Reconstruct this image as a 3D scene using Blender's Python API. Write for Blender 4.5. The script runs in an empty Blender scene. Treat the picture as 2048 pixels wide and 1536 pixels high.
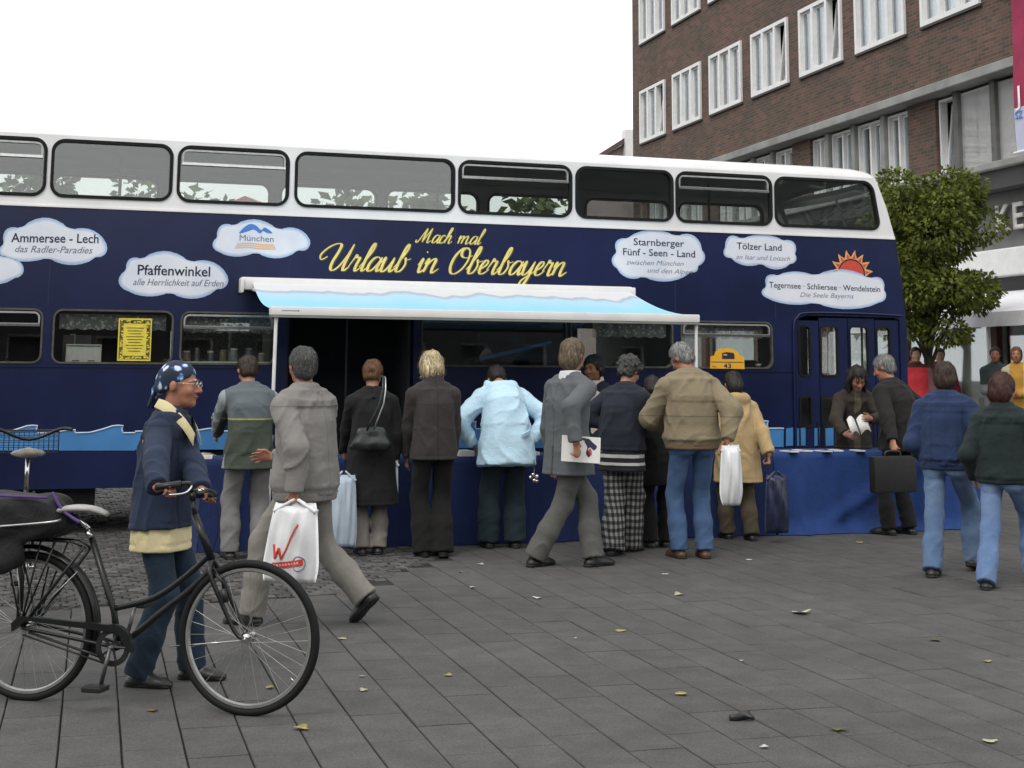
import bpy, bmesh, math, random
import numpy as np
from mathutils import Vector, Matrix
from mathutils.geometry import tessellate_polygon
rnd = random.Random(7)
scene = bpy.context.scene
COL = scene.collection
R = math.radians

# ---------------------------------------------------------------- camera
F_PX, PPX, PPY, EYE = 2900.0, 1024.0, 325.0, 1.58      # focal length and principal point in photo pixels, eye height in metres
PITCH, ROLL = math.atan(420 / F_PX), R(.36)
c_fw = np.array([0, math.cos(PITCH), math.sin(PITCH)])
_u0 = np.array([0, -math.sin(PITCH), math.cos(PITCH)]); _r0 = np.array([1., 0, 0])
c_ri = math.cos(ROLL) * _r0 + math.sin(ROLL) * _u0
c_up = -math.sin(ROLL) * _r0 + math.cos(ROLL) * _u0
EYE_P = np.array([0, 0, EYE])
cam_d = bpy.data.cameras.new('camera'); cam = bpy.data.objects.new('camera', cam_d); COL.objects.link(cam)
cam_d.sensor_width = 36; cam_d.lens = F_PX / 2048 * 36
cam_d.shift_y = -(768 - PPY) / 2048
cam_d.clip_start = .05; cam_d.clip_end = 900
cam.matrix_world = Matrix(((c_ri[0], c_up[0], -c_fw[0], 0), (c_ri[1], c_up[1], -c_fw[1], 0), (c_ri[2], c_up[2], -c_fw[2], EYE), (0, 0, 0, 1)))
scene.camera = cam

# ---------------------------------------------------------------- sky, sun, exposure
SUN_EL, SUN_AZ = R(52), R(205)            # azimuth clockwise from +Y: the light comes from behind the camera, a little from the left
world = bpy.data.worlds.new('World'); scene.world = world; world.use_nodes = True
wn, wl = world.node_tree.nodes, world.node_tree.links
wn.clear()
sky = wn.new('ShaderNodeTexSky'); sky.sky_type = 'NISHITA'; sky.sun_disc = False
sky.sun_elevation = SUN_EL; sky.sun_rotation = SUN_AZ; sky.air_density = 1.6; sky.dust_density = 4.0
tc = wn.new('ShaderNodeTexCoord'); ns = wn.new('ShaderNodeTexNoise'); ns.inputs['Scale'].default_value = 1.6; ns.inputs['Detail'].default_value = 5
wl.new(tc.outputs['Generated'], ns.inputs['Vector'])
cr = wn.new('ShaderNodeValToRGB'); cr.color_ramp.elements[0].position = .3; cr.color_ramp.elements[0].color = (13.2, 13.6, 14.3, 1)
cr.color_ramp.elements[1].position = .62; cr.color_ramp.elements[1].color = (15.8, 15.7, 15.4, 1)
wl.new(ns.outputs['Fac'], cr.inputs['Fac'])
mx = wn.new('ShaderNodeMix'); mx.data_type = 'RGBA'; mx.inputs[0].default_value = .88
wl.new(sky.outputs['Color'], mx.inputs[6]); wl.new(cr.outputs['Color'], mx.inputs[7])
bg = wn.new('ShaderNodeBackground'); bg.inputs['Strength'].default_value = .083
wl.new(mx.outputs[2], bg.inputs['Color'])
wo = wn.new('ShaderNodeOutputWorld'); wl.new(bg.outputs[0], wo.inputs['Surface'])
sun_d = bpy.data.lights.new('sun', 'SUN'); sun_d.energy = .95; sun_d.angle = R(18); sun_d.color = (1, .95, .88)
sun = bpy.data.objects.new('sun', sun_d); COL.objects.link(sun)
sdir = Vector((math.sin(SUN_AZ) * math.cos(SUN_EL), math.cos(SUN_AZ) * math.cos(SUN_EL), math.sin(SUN_EL)))
sun.rotation_euler = sdir.to_track_quat('Z', 'Y').to_euler(); sun.location = (0, 0, 60)
scene.view_settings.view_transform = 'Standard'; scene.view_settings.look = 'None'
scene.view_settings.exposure = .28; scene.view_settings.gamma = 1; scene.view_settings.use_curve_mapping = False
scene.render.engine = 'CYCLES'
scene.cycles.max_bounces = 8; scene.cycles.transparent_max_bounces = 24; scene.cycles.use_denoising = True

# ---------------------------------------------------------------- measuring helpers: a photo pixel to a point on a real plane
def ray(x, y): return c_fw + c_ri * (x - PPX) / F_PX + c_up * (PPY - y) / F_PX
def on_ground(x, y, z=0.):
    d = ray(x, y); return EYE_P + d * ((z - EYE) / d[2])
def at_depth(x, y, Y):
    d = ray(x, y); return EYE_P + d * (Y / d[1])

# ---------------------------------------------------------------- object helpers
def tag(o, label=None, cat=None, group=None, kind=None):
    if label: o['label'] = label
    if cat: o['category'] = cat
    if group: o['group'] = group
    if kind: o['kind'] = kind
    return o
def empty(name, loc=(0, 0, 0), rz=0.):
    o = bpy.data.objects.new(name, None); COL.objects.link(o); o.location = loc; o.rotation_euler = (0, 0, rz); o.empty_display_size = .2
    return o
def link(name, me, parent=None, mats=None, smooth=False):
    if mats is not None:
        for m in (mats if isinstance(mats, (list, tuple)) else [mats]): me.materials.append(m)
    if smooth: me.polygons.foreach_set('use_smooth', [True] * len(me.polygons))
    o = bpy.data.objects.new(name, me); COL.objects.link(o)
    if parent is not None: o.parent = parent
    return o
def copy_tree(o, parent=None, deep=True):
    c = o.copy(); COL.objects.link(c)
    if parent is not None: c.parent = parent
    if deep:
        for ch in list(o.children): copy_tree(ch, c)
    return c
def np_mesh(name, V, Q):
    me = bpy.data.meshes.new(name)
    V = np.asarray(V, dtype=np.float32); Q = np.asarray(Q, dtype=np.int32); n = Q.shape[1]
    me.vertices.add(len(V)); me.vertices.foreach_set('co', V.ravel())
    me.loops.add(Q.size); me.loops.foreach_set('vertex_index', Q.ravel())
    me.polygons.add(len(Q)); me.polygons.foreach_set('loop_start', np.arange(0, Q.size, n, dtype=np.int32))
    me.update(calc_edges=True)
    return me

class MB:
    """collects faces and links them as one mesh object"""
    def __init__(s): s.v = []; s.f = []; s.m = []; s.cur = 0
    def add(s, vs, fs):
        b = len(s.v); s.v.extend([tuple(map(float, p)) for p in vs])
        for f in fs: s.f.append(tuple(i + b for i in f)); s.m.append(s.cur)
        return s
    def box(s, lo, hi, M=None):
        x0, y0, z0 = lo; x1, y1, z1 = hi
        vs = [(x0, y0, z0), (x1, y0, z0), (x1, y1, z0), (x0, y1, z0), (x0, y0, z1), (x1, y0, z1), (x1, y1, z1), (x0, y1, z1)]
        if M is not None: vs = [tuple(M @ Vector(p)) for p in vs]
        return s.add(vs, [(0, 3, 2, 1), (4, 5, 6, 7), (0, 1, 5, 4), (1, 2, 6, 5), (2, 3, 7, 6), (3, 0, 4, 7)])
    def bbox(s, lo, hi, b=.01, M=None):
        """a box with chamfered edges"""
        bm = bmesh.new(); bmesh.ops.create_cube(bm, size=1)
        for v in bm.verts: v.co = Vector([(lo[i] + hi[i]) / 2 + v.co[i] * (hi[i] - lo[i]) for i in range(3)])
        bmesh.ops.bevel(bm, geom=list(bm.edges), offset=b, segments=2, profile=.6, affect='EDGES')
        bm.verts.index_update()
        vs = [v.co if M is None else M @ v.co for v in bm.verts]
        s.add(vs, [[v.index for v in f.verts] for f in bm.faces]); bm.free(); return s
    def tube(s, pts, r, n=8, cap=True, closed=False):
        pts = [Vector(p) for p in pts]; N = len(pts)
        rs = r if isinstance(r, (list, tuple)) else [r] * N
        rings = []; up = None
        for i, p in enumerate(pts):
            if closed: t = pts[(i + 1) % N] - pts[i - 1]
            else: t = pts[min(i + 1, N - 1)] - pts[max(i - 1, 0)]
            t.normalize()
            if up is None:
                up = t.cross(Vector((0, 0, 1)))
                if up.length < .1: up = t.cross(Vector((1, 0, 0)))
            up = up - t * up.dot(t); up.normalize(); w = t.cross(up)
            rings.append([p + (up * math.cos(2 * math.pi * k / n) + w * math.sin(2 * math.pi * k / n)) * rs[i] for k in range(n)])
        vs = [q for rg in rings for q in rg]; fs = []
        for i in range(N if closed else N - 1):
            a = i * n; b = ((i + 1) % N) * n
            for k in range(n): fs.append((a + k, a + (k + 1) % n, b + (k + 1) % n, b + k))
        if cap and not closed:
            fs.append(tuple(range(n - 1, -1, -1))); fs.append(tuple((N - 1) * n + k for k in range(n)))
        return s.add(vs, fs)
    def lathe(s, prof, n=20, M=None):
        """profile of (r, z) turned about z"""
        vs = []; fs = []
        for (r, z) in prof:
            for k in range(n):
                a = 2 * math.pi * k / n; p = Vector((r * math.cos(a), r * math.sin(a), z)); vs.append(M @ p if M is not None else p)
        for i in range(len(prof) - 1):
            for k in range(n): fs.append((i * n + k, i * n + (k + 1) % n, (i + 1) * n + (k + 1) % n, (i + 1) * n + k))
        fs.append(tuple(range(n - 1, -1, -1))); fs.append(tuple((len(prof) - 1) * n + k for k in range(n)))
        return s.add(vs, fs)
    def prism(s, loops, y0, y1, M=None):
        """loops of (x, z), the first the outline and the rest holes, filled and thickened from y0 (front) to y1"""
        pts = [p for l in loops for p in l]; n = len(pts)
        tris = tessellate_polygon([[Vector((p[0], p[1], 0)) for p in l] for l in loops])
        vs = [(p[0], y0, p[1]) for p in pts] + [(p[0], y1, p[1]) for p in pts]; fs = []
        for t in tris:
            a, b, c = [pts[i] for i in t]
            ar = (b[0] - a[0]) * (c[1] - a[1]) - (c[0] - a[0]) * (b[1] - a[1])
            t = t if ar > 0 else (t[0], t[2], t[1])
            fs.append(tuple(t))
            if y1 != y0: fs.append((t[0] + n, t[2] + n, t[1] + n))
        if y1 != y0:
            b = 0
            for l in loops:
                m = len(l)
                for i in range(m):
                    j = (i + 1) % m; fs.append((b + i, b + i + n, b + j + n, b + j))
                b += m
        if M is not None: vs = [tuple(M @ Vector(p)) for p in vs]
        return s.add(vs, fs)
    def mesh(s, name):
        me = bpy.data.meshes.new(name); me.from_pydata(s.v, [], s.f); me.update()
        if any(s.m): me.polygons.foreach_set('material_index', s.m)
        return me
    def build(s, name, mats, parent=None, smooth=False, fix=True):
        me = s.mesh(name)
        if fix:
            bm = bmesh.new(); bm.from_mesh(me); bmesh.ops.recalc_face_normals(bm, faces=bm.faces); bm.to_mesh(me); bm.free()
        o = link(name, me, parent, mats, smooth)
        if smooth == 'auto':
            me.polygons.foreach_set('use_smooth', [True] * len(me.polygons)); me.set_sharp_from_angle(angle=R(38))
        return o

def rrect(x0, z0, x1, z1, r, n=6, skew=0.):
    """rounded rectangle outline, counter-clockwise; skew slides the top"""
    o = []
    for cx, cz, a0 in ((x1 - r, z0 + r, -90), (x1 - r, z1 - r, 0), (x0 + r, z1 - r, 90), (x0 + r, z0 + r, 180)):
        for k in range(n + 1):
            a = R(a0 + 90 * k / n); o.append((cx + r * math.cos(a), cz + r * math.sin(a)))
    if skew: o = [(x + skew * (z - z0) / (z1 - z0) * ((x - x0) / (x1 - x0)), z) for x, z in o]
    return o
def inset(loop, d):
    n = len(loop); out = []
    for i in range(n):
        a, b, c = loop[i - 1], loop[i], loop[(i + 1) % n]
        e1 = Vector((b[0] - a[0], b[1] - a[1])); e2 = Vector((c[0] - b[0], c[1] - b[1]))
        t = (e1.normalized() + e2.normalized()) if e1.length > 1e-9 and e2.length > 1e-9 else (e1 + e2)
        if t.length < 1e-9: t = e1
        t.normalize(); out.append((b[0] - t.y * d, b[1] + t.x * d))
    return out
def crom(pts, n=6, closed=False):
    """Catmull-Rom curve through points of any dimension"""
    P = [np.array(p, float) for p in pts]; N = len(P); out = []
    for i in range(N if closed else N - 1):
        if closed: a, b, c, d = P[i - 1], P[i], P[(i + 1) % N], P[(i + 2) % N]
        else: a, b, c, d = P[max(i - 1, 0)], P[i], P[i + 1], P[min(i + 2, N - 1)]
        for k in range(n):
            t = k / n
            out.append(.5 * (2 * b + (c - a) * t + (2 * a - 5 * b + 4 * c - d) * t * t + (3 * b - a - 3 * c + d) * t ** 3))
    if not closed: out.append(P[-1])
    return [tuple(p) for p in out]

# ---------------------------------------------------------------- materials
def lin(c):
    f = lambda v: v / 12.92 if v <= .04045 else ((v + .055) / 1.055) ** 2.4
    return tuple(f(v / 255) for v in c)
def nodes(name):
    m = bpy.data.materials.new(name); m.use_nodes = True
    return m, m.node_tree.nodes, m.node_tree.links, m.node_tree.nodes['Principled BSDF']
def mat(name, col, rough=.7, var=.12, scale=6., bump=.0, bscale=80., metal=0., spec=.5, coat=0., stretch=None, sheen=0., dark=None, coords='Object', detail=4.):
    """plain surface with uneven colour and fine relief; col is linear"""
    m, N, L, b = nodes(name)
    t = N.new('ShaderNodeTexCoord'); src = t.outputs[coords]
    if stretch:
        mp = N.new('ShaderNodeMapping'); mp.inputs['Scale'].default_value = stretch; L.new(src, mp.inputs['Vector']); src = mp.outputs[0]
    n1 = N.new('ShaderNodeTexNoise'); n1.inputs['Scale'].default_value = scale; n1.inputs['Detail'].default_value = detail; n1.inputs['Roughness'].default_value = .6
    L.new(src, n1.inputs['Vector'])
    r = N.new('ShaderNodeValToRGB'); L.new(n1.outputs['Fac'], r.inputs['Fac'])
    lo = dark if dark else tuple(v * (1 - var * 1.6) for v in col); hi = tuple(min(1, v * (1 + var * 1.4)) for v in col)
    r.color_ramp.elements[0].position = .3; r.color_ramp.elements[0].color = (*lo, 1)
    r.color_ramp.elements[1].position = .72; r.color_ramp.elements[1].color = (*hi, 1)
    L.new(r.outputs[0], b.inputs['Base Color'])
    b.inputs['Roughness'].default_value = rough; b.inputs['Metallic'].default_value = metal
    b.inputs['Specular IOR Level'].default_value = spec; b.inputs['Coat Weight'].default_value = coat
    if sheen: b.inputs['Sheen Weight'].default_value = sheen
    if bump:
        n2 = N.new('ShaderNodeTexNoise'); n2.inputs['Scale'].default_value = bscale; n2.inputs['Detail'].default_value = 5
        L.new(src, n2.inputs['Vector'])
        bp = N.new('ShaderNodeBump'); bp.inputs['Strength'].default_value = bump; bp.inputs['Distance'].default_value = .01
        L.new(n2.outputs['Fac'], bp.inputs['Height']); L.new(bp.outputs[0], b.inputs['Normal'])
    return m
def glass_mat(name, tint, gloss=.11, rough=.02):
    m, N, L, b = nodes(name); N.remove(b)
    tr = N.new('ShaderNodeBsdfTransparent'); tr.inputs[0].default_value = (*tint, 1)
    gl = N.new('ShaderNodeBsdfGlossy'); gl.inputs['Roughness'].default_value = rough; gl.inputs['Color'].default_value = (1, 1, 1, 1)
    lw = N.new('ShaderNodeFresnel'); lw.inputs['IOR'].default_value = 1.5
    ma = N.new('ShaderNodeMath'); ma.operation = 'MULTIPLY_ADD'; ma.inputs[1].default_value = 1.2; ma.inputs[2].default_value = gloss - .05
    L.new(lw.outputs[0], ma.inputs[0])
    cp = N.new('ShaderNodeMath'); cp.operation = 'MINIMUM'; cp.inputs[1].default_value = .38; L.new(ma.outputs[0], cp.inputs[0])
    mi = N.new('ShaderNodeMixShader'); L.new(cp.outputs[0], mi.inputs[0]); L.new(tr.outputs[0], mi.inputs[1]); L.new(gl.outputs[0], mi.inputs[2])
    L.new(mi.outputs[0], N['Material Output'].inputs['Surface'])
    return m
def piece_mat(name, lo, hi, rough=.85, bump=.4, grain=90., stain=.35):
    """stones and slabs: each piece its own tone, with grain and soft stains across them"""
    m, N, L, b = nodes(name)
    g = N.new('ShaderNodeNewGeometry'); oi = N.new('ShaderNodeObjectInfo'); t = N.new('ShaderNodeTexCoord')
    ad = N.new('ShaderNodeMath'); ad.operation = 'ADD'; L.new(g.outputs['Random Per Island'], ad.inputs[0]); L.new(oi.outputs['Random'], ad.inputs[1])
    fr = N.new('ShaderNodeMath'); fr.operation = 'FRACT'; L.new(ad.outputs[0], fr.inputs[0])
    mi = N.new('ShaderNodeMix'); mi.data_type = 'RGBA'; mi.inputs[6].default_value = (*lo, 1); mi.inputs[7].default_value = (*hi, 1); L.new(fr.outputs[0], mi.inputs[0])
    n0 = N.new('ShaderNodeTexNoise'); n0.inputs['Scale'].default_value = .55; n0.inputs['Detail'].default_value = 6; L.new(g.outputs['Position'], n0.inputs['Vector'])
    n1 = N.new('ShaderNodeTexNoise'); n1.inputs['Scale'].default_value = grain; n1.inputs['Detail'].default_value = 6; n1.inputs['Roughness'].default_value = .7; L.new(g.outputs['Position'], n1.inputs['Vector'])
    n2 = N.new('ShaderNodeTexNoise'); n2.inputs['Scale'].default_value = 5.; n2.inputs['Detail'].default_value = 7; L.new(g.outputs['Position'], n2.inputs['Vector'])
    def mul(src, fac, amt, lo_=.3, hi_=.7):
        mr = N.new('ShaderNodeMapRange'); mr.inputs[1].default_value = lo_; mr.inputs[2].default_value = hi_; mr.inputs[3].default_value = 1 - amt; mr.inputs[4].default_value = 1 + amt
        L.new(fac, mr.inputs[0])
        mm = N.new('ShaderNodeMix'); mm.data_type = 'RGBA'; mm.blend_type = 'MULTIPLY'; mm.inputs[0].default_value = 1
        L.new(src, mm.inputs[6]); L.new(mr.outputs[0], mm.inputs[7]); return mm.outputs[2]
    c = mul(mi.outputs[2], n0.outputs['Fac'], stain * .5); c = mul(c, n1.outputs['Fac'], .42); c = mul(c, n2.outputs['Fac'], stain * .6)
    L.new(c, b.inputs['Base Color']); b.inputs['Roughness'].default_value = rough; b.inputs['Specular IOR Level'].default_value = .35
    bp = N.new('ShaderNodeBump'); bp.inputs['Strength'].default_value = bump; bp.inputs['Distance'].default_value = .004
    L.new(n1.outputs['Fac'], bp.inputs['Height']); L.new(bp.outputs[0], b.inputs['Normal'])
    return m
M = {}
M['navy'] = mat('navy_paint', (.0075, .0135, .058), .27, .22, .9, .05, 3, spec=.45)
M['white_paint'] = mat('white_paint', (.82, .82, .82), .3, .05, 2., .0, coat=.2)
M['rubber'] = mat('black_rubber', (.010, .0105, .011), .65, .15, 9, spec=.22)
M['black'] = mat('black_plastic', (.012, .012, .013), .45, .15, 12)
M['alu'] = mat('dull_aluminium', (.5, .51, .5), .35, .12, 14, metal=.85)
M['chrome'] = mat('chrome', (.65, .65, .64), .18, .08, 20, metal=1.)
M['glass'] = glass_mat('window_glass', (.84, .87, .86), .10)
M['dark_glass'] = glass_mat('lower_window_glass', (.88, .90, .88), .06)
M['clear_glass'] = glass_mat('clear_glass', (.9, .92, .91), .07)
M['white'] = mat('white_plastic', (.72, .72, .71), .45, .05, 8)
M['paper'] = mat('white_paper', (.75, .74, .71), .7, .05, 20)
M['lining'] = mat('ceiling_lining', (.34, .35, .34), .7, .08, 2)
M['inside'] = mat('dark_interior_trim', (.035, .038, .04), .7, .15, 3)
M['yellow'] = mat('yellow_print', (.80, .66, .07), .5, .06, 20)
M['ink'] = mat('dark_ink', (.012, .014, .05), .6, .05, 20)
M['grey_ink'] = mat('grey_ink', (.16, .17, .24), .6, .05, 20)
M['red_ink'] = mat('red_ink', (.62, .07, .04), .55, .08, 20)
M['orange_ink'] = mat('orange_ink', (.8, .42, .12), .55, .08, 20)
# ================================================================ ground
E1 = np.array([math.cos(R(105.84)), math.sin(R(105.84))]); E2 = np.array([E1[1], -E1[0]])      # along the slab rows, across them
M['joint'] = mat('joint_sand', (.022, .0215, .02), .95, .3, 3, .3, 60)
M['slab'] = piece_mat('paving_concrete', (.074, .072, .0695), (.085, .0825, .0795), grain=110., stain=.26)
M['cobble'] = piece_mat('sett_stone', (.045, .044, .043), (.098, .095, .09), bump=.5, grain=70., stain=.3)
ground = MB().add([(-300, -120, -.018), (300, -120, -.018), (300, 500, -.018), (-300, 500, -.018)], [(0, 1, 2, 3)]).build('ground', M['joint'])
tag(ground, kind='structure')
pave = MB().add([(-12, 2.0, -.012), (16, 2.0, -.012), (16, 40, -.012), (-12, 40, -.012)], [(0, 1, 2, 3)]).build('pavement', M['joint'])
tag(pave, kind='structure')
_cb = [on_ground(-200, 1222), on_ground(0, 1216), on_ground(420, 1205), on_ground(640, 1192), on_ground(700, 1182), on_ground(790, 1150), on_ground(850, 1125), on_ground(900, 1100)]
_cbx = [p[0] for p in _cb]; _cby = [p[1] for p in _cb]
def is_sett(x, y): return x < _cbx[-1] and y > np.interp(x, _cbx, _cby)
SW, SL = .2565, .513
g0 = on_ground(346, 1400)[:2]; ph = float(g0 @ E2) % SW
def in_view(x, y, m=.4): return y > 5.2 and abs(x) < .36 * y + m
slabs = []
for i in range(-70, 90):
    off = rnd.random() * SL
    for j in range(0, 110):
        a = (i * SW + ph + SW / 2); b = j * SL + off - 4
        c = E2 * a + E1 * b
        if not in_view(c[0], c[1]) or c[1] > 32 or is_sett(c[0], c[1]): continue
        slabs.append((c[1], c[0]))
slabs.sort()
def slab_geo(w, l, t, b, jz):
    x, y = w / 2, l / 2; xi, yi = x - b, y - b * .2
    vs = [(-x, -y, -t), (x, -y, -t), (x, y, -t), (-x, y, -t), (-x, -y, -b), (x, -y, -b), (x, y, -b), (-x, y, -b), (-xi, -yi, 0), (xi, -yi, 0), (xi, yi, 0), (-xi, yi, 0)]
    vs = [(p[0], p[1], p[2] + (jz[k % 4] if k >= 8 else 0)) for k, p in enumerate(vs)]
    fs = [(8, 9, 10, 11)] + [(k, (k + 1) % 4, 4 + (k + 1) % 4, 4 + k) for k in range(4)] + [(4 + k, 4 + (k + 1) % 4, 8 + (k + 1) % 4, 8 + k) for k in range(4)]
    return vs, fs
variants = []
for k in range(10):
    jz = [rnd.uniform(-.0012, .0012) for _ in range(4)]
    me = MB().add(*slab_geo(SW - rnd.uniform(.006, .009), SL - rnd.uniform(.0006, .0022), .03, .0035, jz)).mesh('paving_slab'); me.materials.append(M['slab']); variants.append(me)
ang = math.atan2(E1[1], E1[0]) - math.pi / 2
rest = MB()
for k, (y, x) in enumerate(slabs):
    z = .004 + rnd.uniform(-.0012, .0012)
    if k < 300:
        o = bpy.data.objects.new('paving_slab', variants[k % 10]); COL.objects.link(o); o.parent = pave
        o.location = (x, y, z); o.rotation_euler = (rnd.uniform(-.002, .002), rnd.uniform(-.002, .002), ang + rnd.uniform(-.004, .004))
    else:
        Mx = Matrix.Translation((x, y, z)) @ Matrix.Rotation(ang, 4, 'Z')
        vs, fs = slab_geo(SW - .008, SL - .001, .03, .0035, [rnd.uniform(-.0012, .0012) for _ in range(4)])
        rest.add([Mx @ Vector(p) for p in vs], fs)
tag(rest.build('paving_slabs', M['slab'], pave, fix=False), kind='stuff')
# small setts beside and under the bus
BA = R(17.8); BU = np.array([math.cos(BA), math.sin(BA)]); BN = np.array([math.sin(BA), -math.cos(BA)])
setts = []
for i in range(-60, 60):
    for j in range(-10, 165):
        c = np.array([-3., 9.5]) + BU * (i * .105 + (j % 2) * .05 + rnd.uniform(-.006, .006)) - BN * (j * .105 + rnd.uniform(-.005, .005))
        if is_sett(c[0], c[1]) and in_view(c[0], c[1], .6) and c[1] < 25: setts.append((c[1], c[0]))
setts.sort()
def sett_geo(w, l, h):
    x, y = w / 2, l / 2; q = .62
    vs = [(-x, -y, -.03), (x, -y, -.03), (x, y, -.03), (-x, y, -.03), (-x, -y, h * .45), (x, -y, h * .45), (x, y, h * .45), (-x, y, h * .45), (-x * q, -y * q, h), (x * q, -y * q, h), (x * q, y * q, h), (-x * q, y * q, h)]
    fs = [(8, 9, 10, 11)] + [(k, (k + 1) % 4, 4 + (k + 1) % 4, 4 + k) for k in range(4)] + [(4 + k, 4 + (k + 1) % 4, 8 + (k + 1) % 4, 8 + k) for k in range(4)]
    return vs, fs
sv = []
for k in range(8):
    me = MB().add(*sett_geo(rnd.uniform(.085, .098), rnd.uniform(.082, .096), rnd.uniform(.008, .014))).mesh('cobble'); me.materials.append(M['cobble']); sv.append(me)
rest = MB()
for k, (y, x) in enumerate(setts):
    a = BA + rnd.uniform(-.06, .06); z = rnd.uniform(-.006, .004)
    if k < 300:
        o = bpy.data.objects.new('cobble', sv[k % 8]); COL.objects.link(o); o.parent = pave; o.location = (x, y, z); o.rotation_euler = (rnd.uniform(-.05, .05), rnd.uniform(-.05, .05), a)
    else:
        Mx = Matrix.Translation((x, y, z)) @ Matrix.Rotation(a, 4, 'Z') @ Matrix.Rotation(rnd.uniform(-.05, .05), 4, 'X')
        vs, fs = sett_geo(rnd.uniform(.085, .098), rnd.uniform(.082, .096), rnd.uniform(.008, .014)); rest.add([Mx @ Vector(p) for p in vs], fs)
tag(rest.build('cobbles', M['cobble'], pave, fix=False), kind='stuff')
# ================================================================ double-decker bus
BO = np.array([.0139, 15.5746, 0.])                       # on the near side plane of the bus, at ground level
_bu = np.array([BU[0], BU[1], 0]); _bn = np.array([BN[0], BN[1], 0])
def S(x, y, off=0.):
    """photo pixel to (along, height) on the bus side, or on a plane off metres in front of it"""
    d = ray(x, y); t = ((BO + _bn * off - EYE_P) @ _bn) / (d @ _bn); q = EYE_P + d * t
    return float((q - BO) @ _bu), float(q[2])
def bus_world(s, y, z): return BO + _bu * s - _bn * y + np.array([0, 0, z])
bus = empty('double_decker_bus', tuple(BO), BA)
tag(bus, 'dark blue and white double-decker bus covered in cloud signs, parked across the square', 'bus')
X0, ZB, ZBAND, ZTOP, WID = -6.62, .45, 3.168, 3.875, 2.5
upper_w = [(-6.0, -4.81), (-4.775, -3.60), (-3.56, -2.425), (-2.372, -.652), (-.62, .68), (.715, 1.89), (1.912, 3.125), (3.15, 4.46)]
UZ0, UZ1 = 3.255, 3.838
up_loops = [rrect(a, UZ0, b, UZ1, .13, 7, skew=-.0 if k < 7 else 0) for k, (a, b) in enumerate(upper_w)]
_l = rrect(3.15, UZ0, 4.545, UZ1, .13, 7); up_loops[7] = [(x - (.10 * (z - UZ0) / (UZ1 - UZ0) if x > 3.9 else 0), z) for x, z in _l]
LZ0, LZ1 = 1.638, 2.166
low_w = [(-6.0, -4.77), (-4.68, -3.535), (-3.47, -2.52), (-1.0, .62), (.66, 1.87), (1.96, 3.095)]
low_loops = [rrect(a, LZ0, b, LZ1, .09, 6) for a, b in low_w]
mid_door = [(-2.40, ZB - .01), (-1.08, ZB - .01), (-1.08, 2.13), (-1.14, 2.19), (-2.34, 2.19), (-2.40, 2.13)]
front_door = [(3.375, ZB - .01), (4.752, ZB - .01), (4.752, 2.215)] + [(4.70, 2.245), (3.56, 2.25), (3.44, 2.215), (3.385, 2.12)]
front_prof = [(4.83, ZB), (4.838, .95), (4.84, 1.6), (4.845, 2.2), (4.797, 2.68), (4.728, ZBAND)]
front_prof_up = [(4.728, ZBAND), (4.62, 3.54), (4.515, 3.80), (4.52, 3.815), (4.47, ZTOP)]
def notch(x0, x1, r=.52, cx=None):
    c = (x0 + x1) / 2; return [(c + r * math.cos(a), ZB + r * .72 * math.sin(a)) for a in np.linspace(math.pi, 0, 13)]
WHEELS = (-3.2, 2.52)
bottom = [(X0, ZB)] + notch(WHEELS[0] - .5, WHEELS[0] + .5) + notch(WHEELS[1] - .5, WHEELS[1] + .5) + [(3.375, ZB)] + front_door[:0]
# the two door openings reach the lower edge, so they are bites out of the outline
def lower_outline(doors):
    o = [(X0, ZB)] + notch(WHEELS[0] - .5, WHEELS[0] + .5)
    if doors: o += [(-2.40, ZB), (-2.40, 2.13), (-2.34, 2.19), (-1.14, 2.19), (-1.08, 2.13), (-1.08, ZB)]
    o += notch(WHEELS[1] - .5, WHEELS[1] + .5)
    if doors: o += [(3.375, ZB), (3.385, 2.12), (3.44, 2.215), (3.56, 2.25), (4.70, 2.245), (4.752, 2.215), (4.752, ZB)]
    return o + front_prof + [(X0, ZBAND)]
MB().prism([lower_outline(True)] + low_loops, 0, .05).build('lower_side_panel', M['navy'], bus)
MB().prism([[(X0, ZBAND)] + front_prof_up + [(X0, ZTOP)]] + up_loops, 0, .05).build('upper_side_panel', M['white_paint'], bus)
MB().box((X0, -.012, ZBAND - .012), (4.722, -.0005, ZBAND + .006)).build('band_strip', M['white_paint'], bus)
# far side: the same windows
far_low = [rrect(a, 1.55, b, LZ1, .09, 6) for a, b in [(-6.0, -4.77), (-4.68, -3.5), (-3.45, -2.3), (1.3, 2.5), (3.0, 4.55)]]
MB().prism([lower_outline(False)] + far_low, WID - .05, WID).build('lower_side_panel', M['navy'], bus)
far_up = [rrect(a, UZ0 + .01, b, UZ1 - .03, .13, 7) for a, b in [(-6.0, -4.80), (-4.75, -3.55), (-3.45, -2.25), (-2.15, -.95), (-.85, .35), (.45, 1.65), (1.75, 2.95), (3.05, 4.3)]]
MB().prism([[(X0, ZBAND)] + front_prof_up + [(X0, ZTOP)]] + far_up, WID - .05, WID).build('upper_side_panel', M['white_paint'], bus)
for l in far_low + far_up:
    w = MB().prism([l, inset(l, .03)], WID - .058, WID + .006).build('far_window', M['rubber'], bus)
    MB().prism([inset(l, .02)], WID - .03, WID - .026).build('pane', M['clear_glass'], w)
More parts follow.
